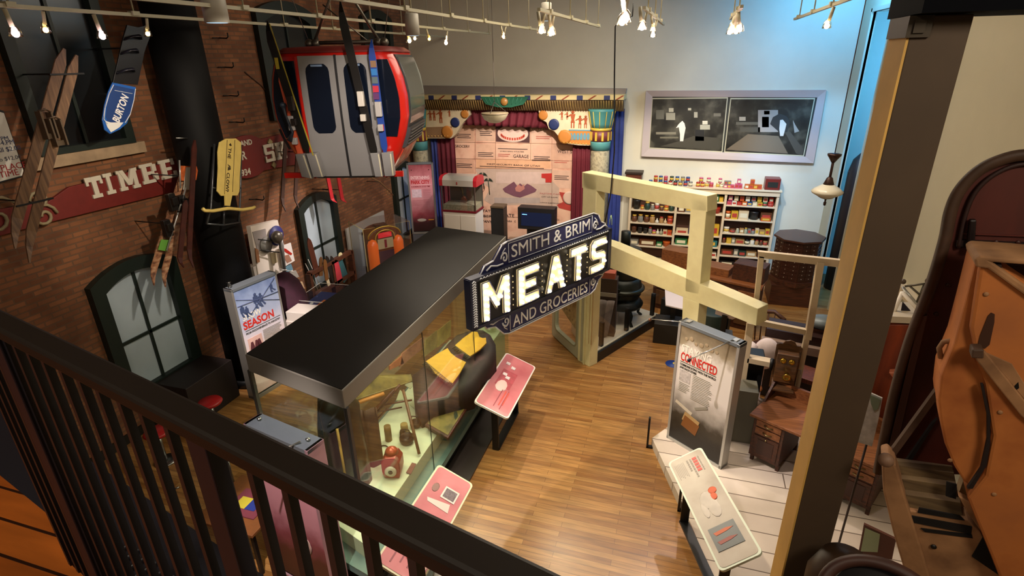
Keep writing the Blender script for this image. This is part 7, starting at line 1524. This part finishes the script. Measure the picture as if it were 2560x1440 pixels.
for (x, y, nm, lab, r_, h, cl_) in ((972, 1100, 'wooden_block', 'small upright wooden block standing in the case left of the staff', .05, .24, '6a5228'), (1012, 1080, 'tin_cup', 'tan tin cup beside the staff in the case', .055, .14, '8a7440')):
    p = at(x, y, z=ZD); prop(nm, lab, 'cup' if 'cup' in nm else 'block', MB().lathe((p.x, p.y, ZD), [(r_, 0), (r_, h*.7), (r_*.95, h), (r_*.7, h)], 14), mat(cl_, .5))
for (x, y, lab, r_) in ((1040, 1066, 'dark iron pot with arched handle on the case deck, right of the staff', .085), (1018, 1106, 'wide dark iron skillet on the case deck, in front of the staff', .105), (1008, 1090, 'small dark round pot on the case deck left of the skillet', .05)):
    p = at(x, y, z=ZD); t = thing('iron_pot', lab, 'pot', (p.x, p.y, ZD)); part('bowl', MB().lathe((p.x, p.y, ZD), [(r_*.7, 0), (r_, r_*.5), (r_*.95, r_), (r_*.85, r_), (r_*.8, r_*.4), (.01, r_*.2)], 18), mat('201a16', .4, .5), t)
    part('handle', MB().tube([(p.x-r_*.9, p.y, ZD+r_), (p.x-r_*.6, p.y, ZD+r_*2), (p.x+r_*.4, p.y, ZD+r_*2.1), (p.x+r_*.9, p.y, ZD+r_)], .010, 6), mat('201a16', .4, .6), t)
p = at(957, 1122, z=ZD+.01); prop('iron_ring', 'thin open iron ring on the case deck above the red lantern', 'ring', MB().tube([(p.x+.07*math.cos(k*.5), p.y+.07*math.sin(k*.5), ZD+.012) for k in range(11)], .008, 6), mat('2a261e', .4, .6))
for (pts, lab, cl_, nm) in (([(1093, 1055), (1112, 1060), (1098, 1082), (1073, 1074)], 'red printed label card on the front edge of the case deck', '9a5a44', 'label_card'), ([(1030, 1157), (1041, 1160), (1027, 1186), (1015, 1182)], 'small brown label card beside the red lantern', '6a3a30', 'label_card'), ([(1158, 990), (1168, 993), (1162, 1004), (1150, 1000)], 'small red label card in front of the dress form', 'a8685a', 'label_card'), ([(1048, 987), (1068, 1014), (1048, 1034), (1024, 1012)], 'white sheet with line drawing lying in the case', 'b9c09c', 'drawing_sheet'), ([(1000, 975), (1012, 985), (1008, 1000), (990, 1002)], 'white sheet half hidden by the folding frame in the case', 'b4bb98', 'drawing_sheet'), ([(1165, 968), (1202, 978), (1170, 1010), (1125, 1002)], 'pale paper board on the case deck in front of the dress form', 'c9ccac', 'paper_board'), ([(1020, 953), (1036, 960), (1026, 972), (1012, 964)], 'cream sheet behind the staff in the case', 'b4b498', 'drawing_sheet')):
    if nm != 'x': prop(nm, lab, 'card' if 'label' in nm else 'paper', zpoly(pts, ZD+.004, .006), mat(cl_, .6, noise=.05, nscale=20))
q4 = [at(x, y, z=ZD+.12) for x, y in ((1120, 1003), (1172, 1013), (1120, 1095), (1062, 1062))]
t = thing('framed_olive_picture', 'olive green picture in a dark frame lying on the front edge of the case', 'picture', (q4[0].x, q4[0].y, ZD)); c = sum(q4, Vector())/4
part('frame', MB().prism(q4, (0, 0, -.04)), W_DARK, t); part('print', MB().prism([p.lerp(c, .12) for p in q4], (0, 0, .006)), ramp_mat('olive_print', [(.4, '4a4420'), (.6, '7a6a30')], scale=5), t); part('dark_leaf', MB().prism([at(x, y, z=ZD+.13) for x, y in ((1140, 1020), (1145, 1040), (1138, 1050), (1134, 1036))], (0, 0, .004)), mat('26301c', .6), t)
part('rest', MB().box((c.x-.1, c.x+.1), (c.y-.1, c.y+.1), (ZD, ZD+.08)), W_DARK, t)
# ================================================================ LOWER LEFT: FLOOR CORNER SEEN THROUGH THE RAILING
for (x, y, lab) in ((524, 1003, 'red round stool near the black column, just above the handrail'), (392, 1078, 'red round stool seen dimly between the balusters')):
    p = at(x, y, z=.55); t = thing('red_stool', lab, 'stool', (p.x, p.y, 0)); part('seat', MB().lathe((p.x, p.y, .5), [(.17, 0), (.19, .03), (.17, .06), (.02, .07)], 20), mat('a01818', .4), t); part('stem', MB().tube([(p.x, p.y, 0.02), (p.x, p.y, .5)], .03, 10), M_STEEL, t); part('foot', MB().lathe((p.x, p.y, 0), [(.17, 0), (.16, .02), (.02, .03)], 20), M_STEEL, t)
p = at(470, 950, z=.8); solo('dark_bench_desk', 'low dark desk against the brick wall between window and black column', 'desk', MB().box((XL+.05, XL+.75), (5.7, 6.7), (0, .75)), mat('1c1210', .6), bevel=.01)
p = at(620, 1262, z=.7); t = thing('game_table', 'low wooden table with a yellow and blue board seen between balusters', 'table', (p.x, p.y, 0)); part('top', MB().box((p.x-.5, p.x+.35), (p.y-.35, p.y+.45), (.62, .66)), mat('7a4a26', .5, noise=.2), t, bevel=.006)
bd_ = part('board', MB().box((p.x-.25, p.x+.2), (p.y-.15, p.y+.25), (.66, .675)), mat('7a3a48', .5), t); part('yellow_patch', MB().box((p.x-.18, p.x-.02), (p.y-.05, p.y+.12), (.675, .68)), mat('c9b83c', .5), bd_); part('blue_patch', MB().box((p.x-.02, p.x+.12), (p.y-.05, p.y+.12), (.675, .68)), mat('2a3a8c', .5), bd_)
for sx in (-.45, .3):
    for sy in (-.3, .4): part('leg', MB().box((p.x+sx-.02, p.x+sx+.02), (p.y+sy-.02, p.y+sy+.02), (0, .62)), M_BLACK, t)
for k, (x, y) in enumerate(((570, 1150), (556, 1245), (430, 1225), (385, 1270), (490, 1340))):
    p = at(x, y, z=.5); solo('rail_clip', 'small steel clip glinting between the balusters, %s of the five' % ['first', 'second', 'third', 'fourth', 'fifth'][k], 'clip', MB().tube([p, p+Vector((.07, .05, .02))], .014, 6).tube([p+Vector((0, 0, -.5)), p], .012, 6), M_STEEL, 'steel clips below the railing')
p = at(1130, 1420, z=.45); t = thing('white_stool', 'round white stool top at the bottom edge beside the pink reader', 'stool', (p.x, p.y-.1, 0)); part('seat', MB().lathe((p.x, p.y-.08, .40), [(.16, 0), (.18, .04), (.14, .07), (.02, .075)], 24), mat('dcdcd8', .4), t); part('base', MB().lathe((p.x, p.y-.08, 0), [(.14, 0), (.12, .4)], 20), mat('c0c0bc', .5), t)
# ================================================================ RIGHT FOREGROUND: OLD MINING SKIP
mc = at(2400, 800, t=3.7); MA = math.degrees(math.atan2(mc.x, mc.y))+90-12
FX = fr_az((mc.x, mc.y, 0), MA)
if (CAM-FX.o).dot(FX.n) < 0: FX.n = -FX.n
def xp(pts, b0, b1, mb=None): f = FX.shift(0, b1, 0); return (mb or MB()).poly([f.px(x, y) for x, y in pts], b0-b1, 0, f)
rust = ramp_mat('rusty_orange_steel', [(.25, '8a4418'), (.5, 'bc7034'), (.75, 'a86434')], scale=2.2, rough=.75, bump=.3); rust2 = ramp_mat('pale_rust', [(.3, '7a5638'), (.6, 'a87c54')], scale=4, rough=.8, bump=.3)
redw = ramp_mat('dark_red_boards', [(.3, '35120c'), (.6, '571f14'), (.8, '6a2c1c')], scale=2.5, stretch=(1, 1, .3), rough=.6); rimm = mat('4a3426', .6, noise=.2)
greyw = ramp_mat('grey_plank_wood', [(.3, '4a3826'), (.6, '7a6444')], scale=3, stretch=(.4, .4, 5), rough=.8, bump=.3)
t = thing('mining_skip', 'big rusty orange steel skip with dark red arched back board at the right edge', 'mining skip', FX.p(0, 0, 0)); DB = -.55
back = [(2196, 1180), (2228, 1020), (2272, 860), (2328, 712), (2362, 600), (2376, 530), (2398, 478), (2440, 432), (2490, 404), (2560, 388), (2660, 400), (2760, 460), (2830, 700), (2850, 1200)]
part('arched_back', xp(back, DB-.08, DB), redw, t)
def smooth_pts(q, n=5):
    out = []
    for k in range(len(q)-1):
        p0, p1, p2, p3 = q[max(k-1, 0)], q[k], q[k+1], q[min(k+2, len(q)-1)]
        for i in range(n):
            s = i/n; out.append(tuple(.5*(2*p1[j]+(p2[j]-p0[j])*s+(2*p0[j]-5*p1[j]+4*p2[j]-p3[j])*s*s+(3*p1[j]-p0[j]-3*p2[j]+p3[j])*s**3) for j in range(2)))
    return out+[tuple(q[-1])]
rm = MB(); f = FX.shift(0, DB+.02, 0); q = smooth_pts([f.px(x, y) for x, y in back[:-2]])
rm.tube([f.p(a, 0, c) for a, c in q], .05, 8, flat=.8)
part('arch_rim', rm, rimm, t); rm = MB(); inn = [(2395, 620), (2412, 540), (2440, 478), (2490, 434), (2560, 410), (2660, 420)]; q = smooth_pts([f.px(x, y) for x, y in inn]); rm.tube([f.p(a, 0, c) for a, c in q], .016, 6)
part('inner_rim', rm, mat('2c1410', .6), t)
part('iron_strap', xp([(2392, 600), (2660, 612), (2660, 628), (2390, 616)], DB, DB+.03), mat('1c0c0a', .5), t); part('strap_highlight', xp([(2404, 582), (2600, 590), (2600, 594), (2404, 586)], DB, DB+.02), mat('5a2a24', .4), t); part('hook_plate', xp([(2424, 550), (2442, 550), (2436, 630), (2416, 628)], DB+.02, DB+.07), mat('150a0c', .4), t, bevel=.01)
for x, y in ((2490, 605), (2545, 606), (2370, 712), (2340, 785)): ff = FX.shift(0, DB+.03, 0); a, c = ff.px(x, y); part('bolt_head', MB().ball(ff.p(a, 0, c), .016, sy=.6, seg=8, rings=5, fr=ff), mat('3a1812', .5), t)
# steel tub: curved front plate (deeper towards the viewer) with separate left cheek
tubp = [(2440, 655), (2452, 642), (2475, 640), (2700, 700), (2760, 1440), (2640, 1600), (2520, 1500), (2480, 1390), (2430, 1290), (2405, 1255), (2460, 1200), (2478, 1090), (2462, 1000), (2440, 900), (2430, 860), (2442, 790), (2455, 740)]
part('tub_front', xp([(2452, 648), (2520, 680), (2700, 800), (2760, 1440), (2640, 1600), (2520, 1500), (2478, 1392), (2440, 1300), (2418, 1245), (2462, 1190), (2482, 1090), (2462, 960), (2440, 900), (2425, 820)], -.28, -.0), rust, t, bevel=.02)
part('left_cheek', xp([(2440, 650), (2455, 646), (2490, 700), (2490, 900), (2462, 965), (2476, 1040), (2474, 1110), (2462, 1170), (2430, 1215), (2410, 1205), (2385, 1165), (2362, 1110), (2350, 1050), (2345, 1000), (2352, 940), (2385, 860), (2412, 760)], -.40, -.06), rust, t, bevel=.025)
part('tub_rim', xp([(2436, 648), (2450, 640), (2560, 648), (2700, 664), (2700, 676), (2560, 662), (2480, 656), (2600, 740), (2700, 810), (2700, 830), (2580, 752), (2470, 672), (2440, 668)], -.34, .03), rust2, t, bevel=.012)
part('tub_inside', xp([(2480, 660), (2700, 676), (2700, 805), (2590, 735)], -.36, -.30), mat('3c1c10', .8), t); part('inside_hook', xp([(2478, 660), (2505, 662), (2500, 690), (2488, 676)], -.22, .0), mat('1c0e0c', .6), t)
part('slot', xp([(2470, 790), (2478, 782), (2487, 786), (2486, 806), (2474, 862), (2462, 872), (2444, 866), (2450, 840)], -.02, .006), mat('3c1e0c', .9), t); part('seam', xp([(2452, 962), (2459, 962), (2476, 1040), (2476, 1110), (2466, 1165), (2432, 1222), (2418, 1222), (2452, 1172), (2468, 1100), (2468, 1040)], -.02, .012), mat('1c0c06', .9), t)
part('diagonal_strap', xp([(2430, 878), (2462, 878), (2560, 1000), (2600, 1050), (2600, 1080), (2552, 1040), (2440, 900)], .0, .035), rust2, t, bevel=.008); part('strap_block', xp([(2430, 874), (2460, 874), (2460, 898), (2428, 896)], .0, .10), rimm, t, bevel=.01); part('gusset', xp([(2462, 880), (2530, 910), (2562, 960), (2562, 1000)], .0, .012), rust2, t, bevel=.004)
part('left_handle', MB().tube([FX.shift(0, -.2, 0).p(*[(lambda q: (q[0], 0, q[1]))(FX.shift(0, -.2, 0).px(x, y))[i] for i in range(3)]) for x, y in ((2352, 895), (2348, 870), (2358, 855), (2385, 850))], .018, 8), rust2, t)
for x, y in ((2500, 1030), (2540, 960), (2485, 1235), (2375, 1150), (2465, 735)): a, c = FX.shift(0, .0, 0).px(x, y); part('rivet', MB().ball(FX.p(a, .004, c), .016, sy=.5, seg=8, rings=5, fr=FX), rust2, t)
part('gusset_hole', xp([(2536, 965), (2546, 955), (2548, 970), (2538, 978)], .0, .014), M_BLACK, t)
# timber sub-frame
part('brace_rod', xp([(2340, 975), (2352, 985), (2226, 1158), (2212, 1150)], -.34, -.28), rimm, t); part('brace_rod', xp([(2330, 1060), (2344, 1048), (2262, 1180), (2248, 1176)], -.46, -.42), mat('120a08', .7), t)
part('upright', xp([(2300, 790), (2318, 790), (2234, 1150), (2214, 1150)], DB, DB+.06), mat('4a2c20', .7), t)
for k, (y0, y1, x0, x1) in enumerate(((1158, 1192, 2215, 2385), (1192, 1232, 2228, 2392), (1232, 1275, 2240, 2402))):
    part('deck_plank', xp([(x0, y0), (x1, y0+24), (x1+6, y1+24), (x0+10, y1)], -.40+.06*k, -.30+.06*k), greyw, t, bevel=.006)
part('side_timber', xp([(2204, 1150), (2222, 1146), (2240, 1165), (2262, 1240), (2300, 1360), (2330, 1460), (2270, 1460), (2232, 1330), (2208, 1230)], -.32, -.10), rust2, t, bevel=.015); part('timber_joint', MB().ball(at(2215, 1150, t=3.45), .045, seg=10, rings=8), mat('7a5c48', .6), t)
part('lower_frame', xp([(2262, 1275), (2420, 1300), (2450, 1330), (2520, 1460), (2330, 1460), (2285, 1380)], -.30, -.14), rust2, t, bevel=.01)
for pts in ([(2266, 1288), (2430, 1318), (2428, 1336), (2260, 1302)], [(2298, 1270), (2400, 1290), (2412, 1302), (2294, 1282)], [(2302, 1322), (2430, 1338), (2432, 1346), (2312, 1330)], [(2460, 1340), (2500, 1410), (2500, 1440), (2430, 1392)], [(2366, 1205), (2392, 1212), (2390, 1248), (2364, 1240)]):
    part('dark_slot', xp(pts, -.14, -.128), mat('0c0705', .9), t)
a, c = FX.shift(0, -.13, 0).px(2334, 1366); part('bolt_hole', MB().lathe(FX.p(a, -.13, c), [(.02, 0), (.02, .01)], 10, FX.n), M_BLACK, t)
part('tail_plate', xp([(2395, 1240), (2440, 1262), (2480, 1330), (2488, 1370), (2460, 1340), (2420, 1285)], -.12, -.05), rust2, t, bevel=.01)
for a_, b_ in ((FX.px(2620, 1200)[0], -.3), (FX.px(2620, 1200)[0]+.5, -.3), (FX.px(2520, 1200)[0], -.65), (FX.px(2520, 1200)[0]+.8, -.65)): part('support_leg', MB().box((a_-.06, a_+.06), (b_-.06, b_+.06), (.15-FX.o.z if FX.o.z else .15, 2.4), FX), greyw, t)
# wheel / dark rim at the bottom
wc = at(2210, 1535, t=2.6); dn = (CAM-wc).normalized(); wx = dn.cross(Z3).normalized(); wy = wx.cross(dn).normalized(); 
t = thing('wheel_rim', 'dark brown iron wheel rim showing at the bottom edge right of the post', 'wheel', wc); RW = .25
part('rim', MB().tube([wc+wx*RW*1.05*math.cos(k*math.pi/24)+wy*RW*.86*math.sin(k*math.pi/24) for k in range(48)], .030, 8, closed=True), mat('3a2018', .5, noise=.3), t); part('disc', MB().lathe(wc-dn*.03, [(RW*.92, 0), (RW*.9, .01), (.01, .01)], 28, dn), mat('0a0506', .7), t)
part('strut', MB().tube([wc-dn*.05, Vector((wc.x, wc.y, 0.15))], .05, 8), mat('1c120c', .6), t)
# brass-tipped dark machine behind the post base
p = at(2120, 1395, t=3.7)
t = thing('dark_pipe_machine', 'dark brown machine casing with a steel nub right of the foot of the tan post', 'machine', (p.x, p.y, .15)); part('casing', MB().lathe((p.x, p.y, .15), [(.20, 0), (.22, p.z-.35), (.16, p.z-.18), (.02, p.z-.12)], 20), mat('33200f', .5, noise=.2), t); part('nub', MB().ball((p.x-.12, p.y-.14, p.z-.2), .03, sx=1.5, seg=10, rings=6), M_SILV, t)
# red telephone booth panel, ledge and truss model beyond
FO = fr_az((at(2240, 950, t=7.3).x, at(2240, 950, t=7.3).y, 0), 108)
if (CAM-FO.o).dot(FO.n) < 0: FO.n = -FO.n
def op(pts, b0, b1): f = FO.shift(0, b1, 0); return MB().poly([f.px(x, y) for x, y in pts], b0-b1, 0, f)
t = thing('red_wood_booth', 'reddish brown wooden cabinet with dark opening behind the post on the right', 'cabinet', FO.p(0, 0, .15)); rw = ramp_mat('red_cabinet_wood', [(.3, '5a1f10'), (.6, '8a3a1c')], scale=2, stretch=(3, 3, .4), rough=.4)
part('body', op([(2120, 812), (2340, 812), (2300, 1130), (2090, 1130)], -.5, 0), rw, t, bevel=.01); oc_ = part('opening', op([(2262, 855), (2284, 858), (2272, 925), (2246, 920)], .0, .01), mat('140806', .8), t); part('cup_shelf', op([(2222, 932), (2262, 930), (2256, 945), (2232, 945)], .0, .12), mat('b86a4c', .4), t, bevel=.01); part('mouth', op([(2238, 948), (2262, 948), (2256, 968), (2242, 966)], .0, .06), mat('2a100c', .6), t); part('ledge', op([(2210, 790), (2340, 796), (2338, 812), (2208, 806)], -.5, .05), mat('b8aa94', .5), t, bevel=.004)
t = thing('steel_truss_model', 'white and grey steel truss gadget on the pale ledge right of the post', 'truss', FO.p(0, -.2, 2.0)); ff = FO.shift(0, -.15, 0)
for (x0, y0, x1, y1, r_, m) in ((2230, 790, 2256, 730, .025, slab_w), (2256, 730, 2310, 790, .03, slab_w), (2256, 718, 2300, 770, .02, M_SILV), (2262, 716, 2322, 708, .014, mat('5a5448', .4, .6)), (2275, 716, 2315, 750, .014, mat('5a5448', .4, .6)), (2310, 712, 2290, 760, .012, mat('5a5448', .4, .6))):
    a0, c0 = ff.px(x0, y0); a1, c1 = ff.px(x1, y1); part('member', MB().tube([ff.p(a0, 0, c0), ff.p(a1, 0, c1)], r_, 6), m, t)
for x, y in ((2258, 704), (2320, 702)): a, c = ff.px(x, y); part('joint_knob', MB().ball(ff.p(a, 0, c), .035, seg=8, rings=6), mat('4a3a2c', .4), t)
part('dark_triangle', MB().poly([ff.px(x, y) for x, y in ((2256, 756), (2250, 788), (2286, 790))], -.04, -.02, ff), mat('150c1c', .7), t)
struct('trim_wall_ledge', MB().box((XR-.12, XR), (7.0, 10.4), (2.02, 2.16)), mat('c9b694', .6))
p = at(2170, 1050, t=5.6); q = at(2190, 988, t=5.7)
t = thing('white_curtain_panel', 'crumpled white and green sheet standing right of the post', 'sheet', (p.x, p.y, p.z-.4)); fo = fr_az((p.x, p.y, 0), 108)
if (CAM-fo.o).dot(fo.n) < 0: fo.n = -fo.n
part('sheet', MB().poly([fo.px(x, y) for x, y in ((2170, 980), (2206, 996), (2196, 1050), (2180, 1116), (2140, 1104), (2146, 1060))], -.02, 0, fo), ramp_mat('crumpled_sheet', [(.35, 'a8a69c'), (.6, 'c8c6bc')], scale=12, bump=.5), t); part('green_print', MB().poly([fo.px(x, y) for x, y in ((2174, 986), (2202, 998), (2196, 1020), (2186, 1026), (2178, 1010))], 0, .01, fo), mat('7a8a70', .6), t)
part('easel', MB().tube([fo.p(fo.px(2170, 1100)[0], -.05, fo.px(2170, 1100)[1]), fo.p(fo.px(2170, 1100)[0], -.05, .15)], .012, 8), mat('2c1a12', .6), t)
p = at(2180, 1345, z=.55)
t = thing('green_tablet', 'pale green sheet in a brown frame propped on the floor at lower right', 'tablet', (p.x, p.y, .15)); fg = fr_az((p.x, p.y, 0), 104)
if (CAM-fg.o).dot(fg.n) < 0: fg.n = -fg.n
part('frame', MB().poly([fg.px(x, y) for x, y in ((2160, 1312), (2240, 1350), (2230, 1400), (2146, 1385))], -.04, -.005, fg), mat('5a3020', .6), t); part('sheet', MB().poly([fg.px(x, y) for x, y in ((2163, 1320), (2200, 1336), (2194, 1380), (2152, 1378))], -.005, .004, fg), mat('9aa884', .6), t); part('stand', MB().tube([fg.p(.0, -.05, .5), fg.p(.0, -.1, .15)], .03, 6), W_DARK, t)
